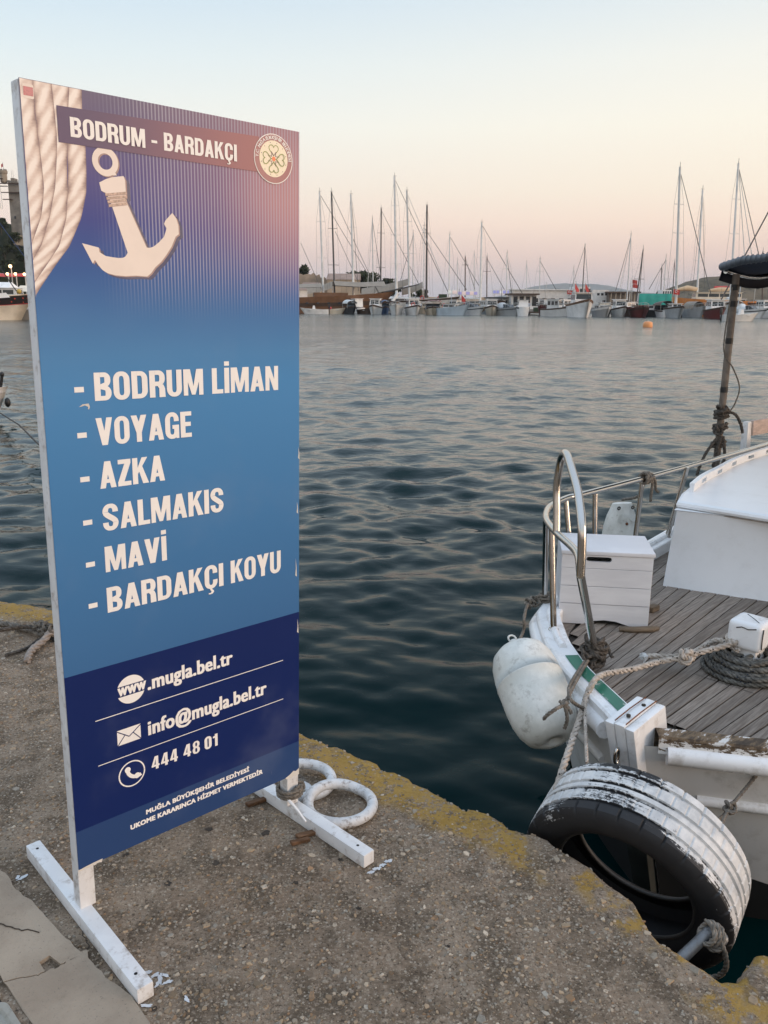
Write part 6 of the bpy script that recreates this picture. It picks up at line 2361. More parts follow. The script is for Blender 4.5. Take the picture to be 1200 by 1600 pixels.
# ------------------------------------------------------------------ masts and their yachts
# px_top, py_top, px_base, py_base, distance, px width, colour, spreaders (py), stays [(px, py)], hull colour, hull length, heading
yachts = [
    ([(499.5, 300, 505.6, 469, 3.4, 'spar', (346, 403))], 168, [], 'wood', 0, 0, None),
    ([(582, 342, 583, 451, 2.0, 'alum', (392,))], 186, [(598, 452), (574, 452)], 'white', 15, -65, 'slim grey mast of a white yacht in front of the dark trees'),
    ([(595.7, 325.6, 594.7, 456, 2.6, 'darkspar', (364, 418))], 198, [(660, 455)], 'brown', 18, -20, 'yacht with a black mast just left of the tallest pale mast'),
    ([(616.6, 276, 619.7, 470, 4.3, 'spar', (321, 367, 412)), (635.8, 298, 639.8, 466, 3.4, 'alum', (346, 396))], 172, [(700, 456), (690, 430)], 'white', 24, -12, 'two masted white gulet carrying the tallest pale mast on the left'),
    ([(646, 364, 645, 452, 1.8, 'alum', (396,))], 208, [(622, 452)], 'white', 13, -80, 'yacht with a short slim mast right behind the tall pair of masts'),
    ([(663, 353, 662, 457, 1.8, 'spar', (380,)), (667.2, 321, 666.3, 458, 3.3, 'darkspar', (364,))], 184, [(729, 453)], 'brown', 19, -15, 'brown ketch with a thick black mast and flag low on its shrouds'),
    ([(703, 366.6, 701.5, 460, 2.4, 'spar', (400,))], 196, [(748, 446)], 'white', 14, -25, 'white yacht whose mast stands alone between black mast and striped lorry lights'),
    ([(715.0, 407, 714.5, 456, 1.4, 'alum', ())], 214, [], 'white', 9, -75, 'tiny mast far back, just left of the short brown mast'),
    ([(727, 401, 726.7, 457, 2.0, 'brown', (414,))], 205, [(742, 452)], 'wood', 12, -60, 'wooden yacht with a short brown mast, left of the tall one at centre'),
    ([(741, 396, 741, 456, 1.5, 'alum', (412,))], 218, [], 'white', 10, -82, 'small yacht mast close behind the left side of the tall centre mast'),
    ([(753, 348, 750.5, 463, 3.3, 'spar', (372, 402))], 178, [(817, 460)], 'white', 16, -18, 'white yacht with the tall centre mast and a long forestay to the right'),
    ([(761, 401, 760.6, 459, 1.8, 'brown', (424,))], 190, [(789, 454)], 'wood', 11, -35, 'small yacht with a reddish brown mast right of the tall centre mast'),
    ([(792.4, 396.5, 791.5, 463, 1.9, 'spar', (420,))], 166, [(800, 462)], 'white', 10, -65, 'yacht with a thin pale mast above the grey covered motorboat'),
    ([(823, 411.5, 822.5, 462, 1.3, 'alum', ())], 205, [], 'white', 9, -90, 'faint thin mast above the long white building, the left one'),
    ([(844, 405, 843, 462, 1.5, 'alum', (424,))], 196, [(869, 453)], 'white', 10, -40, 'thin mast above the long white building with a stay sloping right'),
    ([(896.5, 420, 896, 462, 1.3, 'alum', ())], 190, [], 'white', 9, -90, 'very thin mast just left of the big trawler mast'),
    ([(986, 366.6, 980, 462, 1.9, 'alum', ())], 182, [(962, 454), (968, 454)], 'white', 12, 200, 'yacht with a raked grey mast and two stays falling to the left'),
    ([(1005, 390, 994, 472, 2.2, 'darkspar', (436,))], 148, [(998, 470)], 'maroon', 8, -85, 'yacht with a dark mast leaning right and two little red flags beside it'),
    ([(1040.7, 402.6, 1037, 458, 1.6, 'alum', (436,))], 170, [(1014, 452)], 'white', 10, -100, 'thin mast behind the teal screen, the taller of two'),
    ([(1034, 417, 1032.5, 458, 1.6, 'darkspar', ())], 178, [], 'brown', 9, -95, 'short dark mast behind the teal screen'),
    ([(1054, 410, 1051, 460, 1.6, 'darkspar', ())], 174, [], 'white', 9, -90, 'short dark mast just left of the tall thick grey mast'),
    ([(1062.6, 261.6, 1056, 475, 4.3, 'alum', (319, 364))], 128, [(1111, 460)], 'grey', 8, -95, 'yacht with the tall thick grey mast left of the orange lit hull'),
    ([(1098, 296.6, 1089, 464, 3.4, 'spar', (352, 407))], 146, [(1082, 448), (1100, 448)], 'orange', 0, 0, None),
    ([(1154, 255, 1141.5, 462, 3.8, 'spar', (311, 365))], 138, [(1187, 404), (1176, 407), (1164, 408)], 'white', 17, -105, 'yacht with the tall pale mast seen just above the dark canopy'),
    ([(1192, 394, 1191, 470, 2.2, 'brown', ())], 150, [], 'brown', 12, -90, 'brown mast stump behind the canopy at the right edge'),
]


def mast_on(t, D, m_, inv):
    x0, y0, x1, y1, w, c_, spr = m_
    a, b = inv @ at(x0, y0, D), inv @ at(x1, y1, D)
    bot = b + (b - a).normalized() * 1.2
    r = w * D / 1285 / 2
    MB().tube([bot, a], [r, r * .8], 8).build('mast', M_[c_], t)
    mk = MB()
    mk.tube([a, a + Vector((0, 0, .8))], .035, 4)
    mk.tube([a + Vector((-.3, 0, .15)), a + Vector((.35, 0, .15))], .03, 4)
    mk.build('masthead_aerial', M_['rig'], t)
    hw__ = []
    for sp_y in spr:
        f = (sp_y - y0) / (y1 - y0)
        c = a.lerp(b, f)
        l = .75 + .55 * f
        q = (inv.to_3x3() @ Vector((1, .35, 0))).normalized()
        MB().tube([c - q * l, c + q * l], .045, 5).build('spreader', M_[c_], t)
        hw__.append((c - q * l, c + q * l))
    for k in (0, 1):
        pts = [a] + [h[k] for h in hw__] + [b + (inv.to_3x3() @ Vector((1.5 * (1 if k else -1), .4, 0))) - Vector((0, 0, .6))]
        MB().tube(pts, .018, 4, smooth=False).build('shroud', M_['rig'], t)
    return a, b


for ms, D, stays, hc_, L, head, lab in yachts:
    if lab is None:
        continue
    bx_ = sum(m_[2] for m_ in ms) / len(ms)
    w0 = at(bx_, 478, D)
    t = thing('sailing_yacht', lab, 'yacht', (w0.x, w0.y, WATER), math.radians(head), 'yachts whose masts stand behind the pier')
    inv = t.matrix_basis.inverted()
    far_hull(t, L, L * .2 + 1.2, 1.1 + L * .045, M_[hc_], band=(.84, .97), band_mat=M_['brown' if hc_ != 'brown' else 'white'], deck='wood', sheer=L * .05)
    cabin(t, -L * .22, L * .12, L * .12 + .6, 1.0 + L * .045, .75, M_['white' if hc_ in ('white', 'grey') else 'wood'], n=4)
    tops = []
    for m_ in ms:
        tops.append(mast_on(t, D, m_, inv))
        a, b = tops[-1]
        if L >= 14:
            bd_ = Vector((-L * .32, 0, 0))
            p0 = Vector((b.x, b.y, 3.0))
            MB().tube([p0, p0 + bd_ * .5 + Vector((0, 0, .08)), p0 + bd_], [.16, .24, .12], 8).build('furled_sail', M_['pale'], t)
    for i, (sx, sy) in enumerate(stays):
        a = tops[0][0] if i == 0 or len(tops) == 1 else tops[-1][0]
        e = inv @ at(sx, sy, D)
        MB().tube([a - Vector((0, 0, .4)), e], [.045, .075], 5).build('forestay', M_['rig' if i == 0 else 'alum'], t)

# --- brown schooner on the left with two masts, long awning
t = thing('wooden_schooner', 'long varnished brown wooden schooner with grey awning, moored on the left of the pier', 'sailing ship', (*at(518, 486, 163).xy, WATER), math.radians(9))
SB_INV = t.matrix_basis.inverted()
far_hull(t, 25.5, 5.6, 2.9, M_['wood'], band=(.40, .62), band_mat=M_['brown'], deck='wood', sheer=1.3, transom=.8)
MB().tube([(10.5, 0, 4.0), (17.5, 0, 5.6)], [.22, .1], 8).build('bowsprit', M_['darkspar'], t)
for k in range(9):
    x = -9.5 + k * 2.1
    MB().box((x, -2.79 + .0 * k, 1.75), (x + .55, -2.70, 2.05)).build('porthole', M_['glass'], t)
for mm in ((499.5, 300, 505.6, 469, 3.4, 'spar', (346, 403)), (518, 300, 523, 466, 3.0, 'darkspar', (357, 414)), (548.5, 304, 552.5, 459, 3.8, 'spar', (355,))):
    a, b = mast_on(t, 163, mm, SB_INV)
for (p, q) in (((519, 303), (591, 458)), ((500, 304), (594, 460)), ((524, 362), (565, 452)), ((470, 380), (502, 452)), ((549, 306), (560, 455))):
    MB().tube([SB_INV @ at(*p, 163), SB_INV @ at(*q, 163)], .05, 4).build('stay', M_['rig'], t)
for (x0, x1, z0, z1) in ((-12.5, -2.0, 4.7, 5.4), (0.5, 10.5, 5.0, 5.9)):
    rr = []
    for i in range(9):
        x = x0 + (x1 - x0) * i / 8
        rr.append([(x, y, z0 + (z1 - z0) * (1 - abs(y) / 2.6) + .25 * abs(i - 4) / 4) for y in np.linspace(-2.6, 2.6, 7)])
    MB().grid(rr).build('awning', M_['awning'], t)
MB().box((-7.5, -1.3, 2.9), (-4.8, 1.2, 4.3)).build('deck_house', M_['white'], t)
MB().box((-3.5, -1.2, 2.9), (3.2, 1.2, 3.9)).build('deck_house', M_['wood'], t)
MB().tube([(13.5, 1.5, 3.9), (12.0, 0, 2.0), (11.6, -1.2, .6)], .35, 6).build('anchor_chain_roll', M_['pale'], t)

# grey sagging awnings of the boats behind it
for k, (xa, xb, ya, yb, D, lab) in enumerate(((565, 640, 457, 447, 176, 'large grey boat awning sloping up to the right between pale masts'), (480, 520, 455, 452, 178, 'grey boat awning at far left behind the schooner masts'), (628, 660, 457, 452, 181, 'smaller grey brown awning right of the tallest pale mast'))):
    a, b = at(xa, ya + 8, D), at(xb, yb + 2, D)
    t = thing('boat_awning', lab, 'awning', (a.x, a.y, 3.0), 0, 'grey awnings behind the schooner')
    rr = []
    for i in range(9):
        s = i / 8
        p = a.lerp(b, s)
        rr.append([(p.x + 0, p.y + j * 1.1 - 2, p.z + .5 * math.sin(s * pi) * -.5 + (1.0 if j in (0, 5) else 1.9) - (.5 if j == 0 else 0)) for j in range(6)])
    MB().grid(rr).build('awning_cloth', M_['awning'], t, world=True)
    for s in (0, .5, 1):
        p = a.lerp(b, s)
        MB().tube([(p.x, p.y, -.3), (p.x, p.y, p.z + 1.4)], .06, 5).build('awning_pole', M_['spar'], t, world=True)

# --- gulet, right: orange evening light put into the hull colour
oc = at(1098, 484, 146)
t = thing('orange_gulet', 'varnished gulet with last-light orange put in its hull colour, cream deckhouse and pale mast', 'sailing ship', (oc.x, oc.y, WATER), math.radians(174))
OI = t.matrix_basis.inverted()
far_hull(t, 19, 4.6, 2.6, M_['orange'], deck='wood', sheer=1.0, transom=.85)
cabin(t, -6.0, 1.8, 3.0, 2.7, 1.35, M_['cream'], n=4)
mast_on(t, 146, (1098, 296.6, 1089, 464, 3.4, 'spar', (352, 407)), OI)
p0 = OI @ at(1089, 452, 146)
MB().tube([p0, p0.lerp(OI @ at(1058, 453, 146), .5) + Vector((0, 0, .25)), OI @ at(1058, 453, 146)], [.35, .5, .25], 8).build('furled_sail', M_['sail'], t)
for sx in (1082, 1101):
    MB().tube([OI @ at(1098, 300, 146), OI @ at(sx, 452, 146)], .03, 4).build('stay', M_['rig'], t)
# second furled sail and red cover beyond the post
t = thing('covered_yacht', 'white yacht with an ochre furled sail and red cover seen beside the canopy post', 'yacht', (*at(1128, 482, 158).xy, WATER), math.radians(176))
far_hull(t, 14, 4, 2.2, M_['white'], deck='wood', sheer=.7)
cabin(t, -4, 1, 2.4, 2.2, .8, M_['white'], n=3)
I2 = t.matrix_basis.inverted()
MB().tube([I2 @ at(1142, 452, 158), I2 @ at(1125, 452.5, 158), I2 @ at(1108, 454, 158)], [.3, .45, .25], 8).build('furled_sail', M_['sail'], t)
MB().tube([I2 @ at(1140, 449, 159), I2 @ at(1116, 449.5, 159)], .3, 8).build('sail_cover', M_['red'], t)
# dark line slanting across behind the canopy: stay of a big yacht lying to the right
t = thing('sailing_yacht', 'big dark yacht lying beyond the right edge, its stay slanting past the canopy', 'yacht', (*at(1330, 487, 112).xy, WATER), math.radians(180), 'yachts whose masts stand behind the pier')
far_hull(t, 17, 4.5, 1.6, M_['dark'], deck='wood', sheer=.6)
I3 = t.matrix_basis.inverted()
MB().tube([I3 @ at(1255, 480, 112), I3 @ at(1262, 215, 112)], [.2, .15], 8).build('mast', M_['darkspar'], t)
MB().tube([I3 @ at(1262, 217, 112), I3 @ at(1127, 468, 112)], [.09, .10], 6).build('forestay', M_['darkspar'], t)

# ------------------------------------------------------------------ pier, buildings, hills
def far_box(name, label, cat, x0, x1, ytop, D, depth, mat, z0=None, group=None, structure=False):
    a, b = at(x0, 470, D), at(x1, 470, D)
    zt = at((x0 + x1) / 2, ytop, D).z
    t = thing(name, label, cat, (a.x, a.y, 0), 0, group)
    z0 = .4 if z0 is None else z0
    MB().box((0, 0, z0), (b.x - a.x, depth, zt)).build('wall', mat, t)
    return t, b.x - a.x, zt


m_pier = P('pier_concrete', (.30, .28, .25), .85)
tag(MB().box((-420, 205, -8), (160, 330, .55)).build('far_shore_ground', m_pier), kind='structure')
tag(MB().hexa([(-18, 161, -8), (36, 146, -8), (150, 146, -8), (150, 160, -8), (-18, 161, .45), (36, 146, .45), (150, 146, .45), (150, 160, .45)]).build('far_pier', m_pier), kind='structure') if False else None
tag(MB().box((-60, 190, -8), (170, 204, .5)).build('far_pier', m_pier), kind='structure')

m_bw = P('building_white', (.62, .60, .57), .8)
m_stone = P('building_stone', (.38, .29, .21), .9, var=.2) if False else plain('old_stone', (.36, .275, .205), .9, var=.25, scale=.25)
t, w, zt = far_box('long_building', 'long low white pier building with a pale roof behind the small boats', 'building', 800, 905, 453.5, 200, 9, m_bw)
MB().box((-.3, -.5, zt), (w + .3, 9, zt + .25)).build('roof', M_['pale'], t)
for k in range(7):
    MB().box((1.2 + k * (w - 2) / 7, -.04, 1.6), (2.2 + k * (w - 2) / 7, .02, 2.6)).build('window', M_['glass'], t)
t, w, zt = far_box('white_annexe', 'square white building with small windows right of the trawler mast', 'building', 925, 951, 453, 198, 8, m_bw)
for k in range(3):
    MB().box((w * .28 + k * .95, -.04, zt - 1.3), (w * .28 + .6 + k * .95, .02, zt - .75)).build('window', M_['glass'], t)
MB().box((w - 1.5, -.04, .5), (w - .8, .02, 2.2)).build('door', M_['dark'], t)
t, w, zt = far_box('white_tower_house', 'taller white block with dark windows directly behind the trawler', 'building', 897, 921, 448, 199, 6, m_bw)
for k in range(4):
    MB().box((.3 + k * .95, -.04, zt - 1.5), (.95 + k * .95, .02, zt - .5)).build('window', M_['glass'], t)
t, w, zt = far_box('brown_shed', 'brown open fronted shed with dark flat roof left of the teal screen', 'building', 951, 995, 458, 196, 7, plain('shed_wall', (.16, .13, .105), .9, scale=1))
MB().box((-.5, -1.2, zt), (w + .5, 7, zt + .35)).build('roof', M_['brown'], t)
for k in range(6):
    MB().box((.2 + k * w / 6, -1.0, .5), (.35 + k * w / 6, -.85, zt)).build('column', M_['tan'], t)
MB().box((w * .4, -.04, .5), (w * .4 + .8, .02, 2.4)).build('door', M_['dark'], t)
t, w, zt = far_box('pier_kiosk', 'white flat roofed boat office with awning roof left of the landing stage', 'building', 763, 812, 466, 164, 5, m_bw, z0=.2)
MB().box((-.3, -.9, zt + .0), (w + .3, 5.1, zt + .22)).build('roof', M_['dark'], t)
for k in range(5):
    MB().box((.5 + k * w / 5, -.05, zt - 1.25), (1.3 + k * w / 5, .02, zt - .35)).build('window', M_['glass'], t)
t, w, zt = far_box('harbour_cafe', 'white boat cafe with dark roof and glazed veranda over the landing stage', 'building', 799, 838, 461, 160, 5, M_['white'], z0=.3)
MB().box((-.6, -1.2, zt), (w + .4, 5.1, zt + .3)).build('roof', M_['brown'], t)
for k in range(4):
    MB().box((.4 + k * w / 4, -.05, .9), (1.2 + k * w / 4, .02, zt - .25)).build('window', M_['glass'], t)
# landing stage with two people
ls = at(826, 489, 150)
t = thing('landing_stage', 'low dark landing stage where two people stand', 'jetty', (ls.x, ls.y, WATER))
MB().box((-2.3, -1.0, .35), (2.6, 9, .6)).build('deck', M_['brown'], t)
for x in (-2.1, 0, 2.3):
    MB().tube([(x, -.8, -1), (x, -.8, .35)], .15, 8).build('pile', M_['dark'], t)
MB().box((-2.2, -.75, .6), (-.9, .6, 1.45)).build('rail_panel', M_['green'], t)
MB().box((.9, -.75, .6), (2.4, .6, 1.35)).build('rail_panel', M_['green'], t)


def person(px, D, zf, lab, shirt, legs_, lean_=0.0):
    p = at(px, 480, D)
    t = thing('person', lab, 'person', (p.x, p.y, zf), 0, 'people on the landing stage')
    J = [((0, 0, .92), .13), ((0, 0, 1.15), .13), ((0, 0, 1.38), .15), ((0, 0, 1.50), .06), ((0, -.01, 1.66), .10), ((.2, 0, 1.40), .055), ((.25, -.03, 1.15), .042), ((.2, -.15, .98), .035), ((-.2, 0, 1.40), .055), ((-.26, 0, 1.14), .042), ((-.24, -.05, .90), .035),
         ((.09, 0, .86), .085), ((.10, -.01, .48), .06), ((.11, 0, .08), .045), ((.11, -.14, .04), .04), ((-.09, 0, .86), .085), ((-.11, .0, .48), .06), ((-.13, .03, .08), .045), ((-.13, -.11, .04), .04)]
    E_ = [(0, 1), (1, 2), (2, 3), (3, 4), (2, 5), (5, 6), (6, 7), (2, 8), (8, 9), (9, 10), (0, 11), (11, 12), (12, 13), (13, 14), (0, 15), (15, 16), (16, 17), (17, 18)]
    me = bpy.data.meshes.new('body')
    me.from_pydata([j[0] for j in J], E_, [])
    o = bpy.data.objects.new('body', me)
    col.objects.link(o)
    md = o.modifiers.new('skin', 'SKIN')
    for i, j in enumerate(J):
        me.skin_vertices[0].data[i].radius = (j[1], j[1] * .8)
    me.skin_vertices[0].data[0].use_root = True
    o.modifiers.new('sub', 'SUBSURF').levels = 1
    ev = bpy.data.meshes.new_from_object(o.evaluated_get(bpy.context.evaluated_depsgraph_get()))
    bpy.data.objects.remove(o)
    g = G('clothes')
    z = g.sep()[2]
    c = g.mix(g.math('GREATER_THAN', z, .95), legs_, shirt)
    c = g.mix(g.math('GREATER_THAN', z, 1.50), c, (.38, .23, .16))
    c = g.mix(g.math('GREATER_THAN', z, 1.70), c, (.03, .022, .018))
    ev.materials.clear()
    ev.materials.append(g.set(c, .8))
    o = bpy.data.objects.new('body', ev)
    col.objects.link(o)
    o.parent = t


person(822, 149.6, WATER + .6, 'person in a pale shirt and dark trousers standing on the landing stage', (.55, .55, .60), (.05, .05, .06))
person(826.5, 149.9, WATER + .6, 'person in a pale blue shirt and grey trousers at the right on the landing stage', (.40, .44, .52), (.16, .17, .19))

# teal screen on the shore
a, b = at(998, 474, 143), at(1049, 474, 143)
t = thing('teal_screen', 'large rectangular teal tarpaulin screen on the pier, left of the tall grey mast', 'screen', (a.x, a.y, 0))
zt = at(1020, 459, 143).z
rr = [[(a.x + (b.x - a.x) * i / 12, a.y + .08 * math.sin(i * 1.9 + j), .55 + (zt - .55) * j / 4) for i in range(13)] for j in range(5)]
MB().grid(rr).build('tarpaulin', M_['teal'], t, world=True)
for i in (0, 6, 12):
    MB().tube([(a.x + (b.x - a.x) * i / 12, a.y + .2, -1.4), (a.x + (b.x - a.x) * i / 12, a.y + .2, zt)], .08, 6).build('post', M_['alum'], t, world=True)
# bridge deck of a ship behind it
t, w, zt = far_box('wheelhouse_boat', 'white wheelhouse with a row of dark panes behind the teal screen', 'boat', 1034, 1048, 453, 162, 3, M_['white'], z0=-.5)
for k in range(4):
    MB().box((.12 + k * w / 4, -.04, zt - .75), (w / 4 - .1 + k * w / 4, .02, zt - .25)).build('window', M_['glass'], t)
# dark barge / quay line behind the front row
for k, (x0, x1, ym, D, mt, lab) in enumerate(((655, 765, 474.5, 162, 'tan', 'low beige passenger boat with a row of dark windows behind the blue open boat'), (1000, 1110, 477, 138, 'dark', 'low dark barge behind the boats below the teal screen'), (640, 700, 466, 180, 'white', 'white ferry deck with red lifebuoys left of the flags'), (560, 612, 472.5, 171, 'brown', 'brown work boat behind the small white cabin boats'))):
    a, b = at(x0, 490, D), at(x1, 490, D)
    t = thing('passenger_boat' if mt != 'dark' else 'barge', lab, 'boat', ((a.x + b.x) / 2, a.y, WATER), 0, 'long low boats behind the front row')
    L = b.x - a.x
    zt = at(x0, ym, D).z - WATER
    far_hull(t, L * 1.05, 3.6, zt * .6, M_[mt], deck='grey', sheer=.3, transom=.95)
    cabin(t, -L * .46, L * .36, 2.6, zt * .58, zt * .42, M_[mt if mt != 'dark' else 'grey'], n=max(6, int(L / 1.6)), front=False)
    if mt == 'white':
        for x in (-1.6, 2.2):
            MB().tube([(x + .4 * math.cos(a_), -1.5, zt + .1 + .4 * math.sin(a_)) for a_ in [2 * pi * i / 14 for i in range(14)]], .10, 6, closed=True).build('lifebuoy', M_['red'], t)

# lit van roofs / signs on the pier
for k, (px, py, w, D, c1, lab) in enumerate(((783, 455, 3.4, 170, (.40, .42, .80), 'police style blue and white light box on the pier beside the yacht mast'), (731, 457, 4.2, 176, (.45, .42, .78), 'row of pink and blue lit panels between the masts'), (707, 455.5, 2.0, 178, (.9, .9, .86), 'small bright white lit sign left of the blue panels'))):
    p = at(px, py, D)
    t = thing('lit_sign', lab, 'lit sign', (p.x, p.y, p.z - .6), 0, 'lit signs on the pier')
    def em(nm, c, s):
        g = G(nm)
        g.set(c, .5)
        g.put(g.b.inputs['Emission Color'], c)
        g.b.inputs['Emission Strength'].default_value = s
        return g.m
    MB().box((-w / 2, 0, 0), (w / 2, .4, .9)).build('housing', M_['white'], t)
    n = 5 if w > 3 else 2
    for i in range(n):
        cc = c1 if (i % 2 == 0 or k == 0 and i != 2) else (.95, .75, .72)
        if k == 0 and i == 2:
            cc = (.95, .95, 1.0)
        MB().box((-w / 2 + w * i / n + .06, -.05, .15), (-w / 2 + w * (i + 1) / n - .06, -.005, .75)).build('lit_panel', em('lit_panel', cc, .12), t)
    MB().tube([(-w * .4, .2, -1.8 - p.z * .4), (-w * .4, .2, 0)], .06, 5).build('post', M_['alum'], t)
    MB().tube([(w * .4, .2, -1.8 - p.z * .4), (w * .4, .2, 0)], .06, 5).build('post', M_['alum'], t)
t = thing('dark_hoarding', 'small dark green hoarding standing left of the white lit sign', 'hoarding', (*at(692, 460, 176).xy, .5))
MB().box((-.9, 0, 1.0), (.9, .15, 2.7)).build('board', M_['green'], t)
for x in (-.7, .7):
    MB().tube([(x, .1, -1.0), (x, .1, 1.0)], .05, 5).build('post', M_['alum'], t)
# flags
for k, (px, py, D, w, lab) in enumerate(((721, 464, 158, 1.5, 'drooping red flag on a thin staff above the blue open boat'), (886, 457, 160, 1.0, 'red flag with a white crescent on the white building'), (1052, 456.5, 127, 1.0, 'square red flag with a white crescent at the tall grey mast'), (988, 441, 149, .9, 'upper of two little red flags left of the leaning dark mast'), (988.5, 447.5, 149, .9, 'lower of two little red flags left of the leaning dark mast'), (942, 475, 140, .9, 'small red and yellow flag over the low grey boat'))):
    p = at(px, py, D)
    t = thing('flag', lab, 'flag', tuple(p), 0, 'red flags in the harbour')
    droop = k in (0, 5)
    MB().grid([[(w * i / 6 * (.55 if droop else 1), .06 * math.sin(i * 1.6), .45 - .75 * j / 4 * w - (.16 * i if droop else .02 * i)) for i in range(7)] for j in range(5)]).build('cloth', M_['red'], t)
    MB().tube([(0, 0, -p.z + .3), (0, 0, .6)], .03, 5).build('staff', M_['alum'], t)
    if k in (1, 2):
        MB().tube([(w * .42 + .17 * math.cos(a), -.09, .1 + .17 * math.sin(a)) for a in np.linspace(.7, 5.6, 12)], .035, 4).build('crescent', M_['white'], t)
        MB().ball((w * .66, -.09, .1), .05, 6).build('star', M_['white'], t)

# ------- trees and leaves
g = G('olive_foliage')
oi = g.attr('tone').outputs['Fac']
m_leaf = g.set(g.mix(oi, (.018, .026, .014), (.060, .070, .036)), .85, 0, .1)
m_bark = plain('bark', (.06, .045, .032), .9)


def tree(name, label, base, H, Wd, n=1500, group=None, seed=1, trunk=True, leaf=.32, cat='tree'):
    rg = np.random.default_rng(seed)
    t = thing(name, label, cat, tuple(base), 0, group)
    if trunk:
        m = MB().tube([(0, 0, -.5), (Wd * .03, 0, H * .25), (0, 0, H * .5)], [H * .04, H * .03, H * .012], 6)
        for a in range(4):
            m.tube([(0, 0, H * .25), (Wd * .25 * math.cos(a * 1.7), Wd * .2 * math.sin(a * 1.7), H * .6)], [H * .018, H * .006], 5)
        m.build('trunk', m_bark, t)
    k = 16
    cs = np.stack([rg.normal(0, Wd * .20, k), rg.normal(0, Wd * .16, k), H * (.42 + .40 * rg.random(k))], -1)
    rs = Wd * rg.uniform(.12, .24, k)
    V, F, A = [], [], []
    for i in range(n):
        c = rg.integers(k)
        d = rg.normal(0, 1, 3)
        d /= np.linalg.norm(d)
        p = cs[c] + d * rs[c] * rg.random() ** .35 * np.array([1, 1, .8])
        u = rg.normal(0, 1, 3)
        u /= np.linalg.norm(u)
        v = np.cross(u, d + .1)
        v /= np.linalg.norm(v) + 1e-6
        s = leaf * rg.uniform(.5, 1.3)
        q = len(V)
        V += [tuple(p - u * s), tuple(p + v * s * .6), tuple(p + u * s), tuple(p - v * s * .6)]
        F.append((q, q + 1, q + 2, q + 3))
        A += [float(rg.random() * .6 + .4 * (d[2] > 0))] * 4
    me = bpy.data.meshes.new('crown')
    me.from_pydata(V, [], F)
    a = me.attributes.new('tone', 'FLOAT', 'POINT')
    a.data.foreach_set('value', np.array(A, np.float32))
    me.materials.append(m_leaf)
    o = bpy.data.objects.new('crown', me)
    col.objects.link(o)
    o.parent = t
    return t


TG = 'trees behind the old walls'
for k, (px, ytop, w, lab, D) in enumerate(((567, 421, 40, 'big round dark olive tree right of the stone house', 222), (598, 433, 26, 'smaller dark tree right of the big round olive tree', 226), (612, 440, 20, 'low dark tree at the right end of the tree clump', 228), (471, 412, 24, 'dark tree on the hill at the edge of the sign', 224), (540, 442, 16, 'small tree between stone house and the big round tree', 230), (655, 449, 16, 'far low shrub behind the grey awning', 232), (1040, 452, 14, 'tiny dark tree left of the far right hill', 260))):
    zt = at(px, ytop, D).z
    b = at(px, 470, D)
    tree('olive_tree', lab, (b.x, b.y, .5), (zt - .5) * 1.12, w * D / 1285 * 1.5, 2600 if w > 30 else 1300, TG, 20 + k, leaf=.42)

# old stone buildings, left background
def house(px0, px1, yeave, yroof, D, depth, lab, wall, roof=None, gable=0):
    a, b = at(px0, 470, D), at(px1, 470, D)
    ze, zr = at(px0, yeave, D).z, at(px0, yroof, D).z
    t = thing('stone_house', lab, 'building', (a.x, a.y, .5), 0, 'old stone buildings by the harbour')
    w = b.x - a.x
    MB().box((0, 0, -1), (w, depth, ze - .5)).build('wall', wall, t)
    r = MB()
    if gable:
        r.hexa([(-.2, -.3, ze - .5), (w + .2, -.3, ze - .5), (w + .2, depth + .3, ze - .5), (-.2, depth + .3, ze - .5), (-.2 + gable, depth * .4, zr - .5), (w + .2 - gable * .2, depth * .4, zr - .5), (w + .2 - gable * .2, depth * .6, zr - .5), (-.2 + gable, depth * .6, zr - .5)])
        r.build('roof', roof or wall, t)
    return t, w, ze


m_ston2 = plain('pale_stone', (.42, .33, .24), .9, var=.2, scale=.3)
m_tileroof = plain('faded_roof', (.33, .235, .19), .9, var=.15, scale=.5)
t, w, ze = house(462, 500, 453, 441, 206, 8, 'low building with a pinkish hipped roof behind the schooner stern', m_ston2, m_tileroof, 2.0)
t, w, ze = house(511, 562, 437, 427, 214, 9, 'stone house with a pale sloping roof and dark gable left of the big tree', m_ston2, m_tileroof, .3)
MB().box((w * .62, -.05, 1), (w * .70, .02, 2.2)).build('window', M_['dark'], t)
MB().box((.3, -.05, .5), (1.2, .02, 2.2)).build('door', M_['dark'], t)
# ruined wall: uneven top
a, b = at(466, 470, 218), at(512, 470, 218)
t = thing('ruined_wall', 'ruined grey stone wall with an uneven top at the edge of the sign', 'wall', (a.x, a.y, .5))
n = 26
tops = [at(466, 425 + 6 * vnoise(np.array([i * .45]), np.array([3.1]), 4)[0] + (6 if i > 18 else 0), 218).z - .5 for i in range(n)]
w = b.x - a.x
m = MB()
m.grid([[(w * i / (n - 1), 0, -1) for i in range(n)], [(w * i / (n - 1), 0, tops[i]) for i in range(n)], [(w * i / (n - 1), 2, tops[i]) for i in range(n)], [(w * i / (n - 1), 2, -1) for i in range(n)]], False)
m.build('masonry', m_stone, t)
# long low white/ beige strip buildings in the gap to the centre
t, w, zt = far_box('harbour_wall', 'low pale harbour wall running behind the yachts in the centre', 'wall', 560, 800, 464, 232, 1.2, m_ston2)


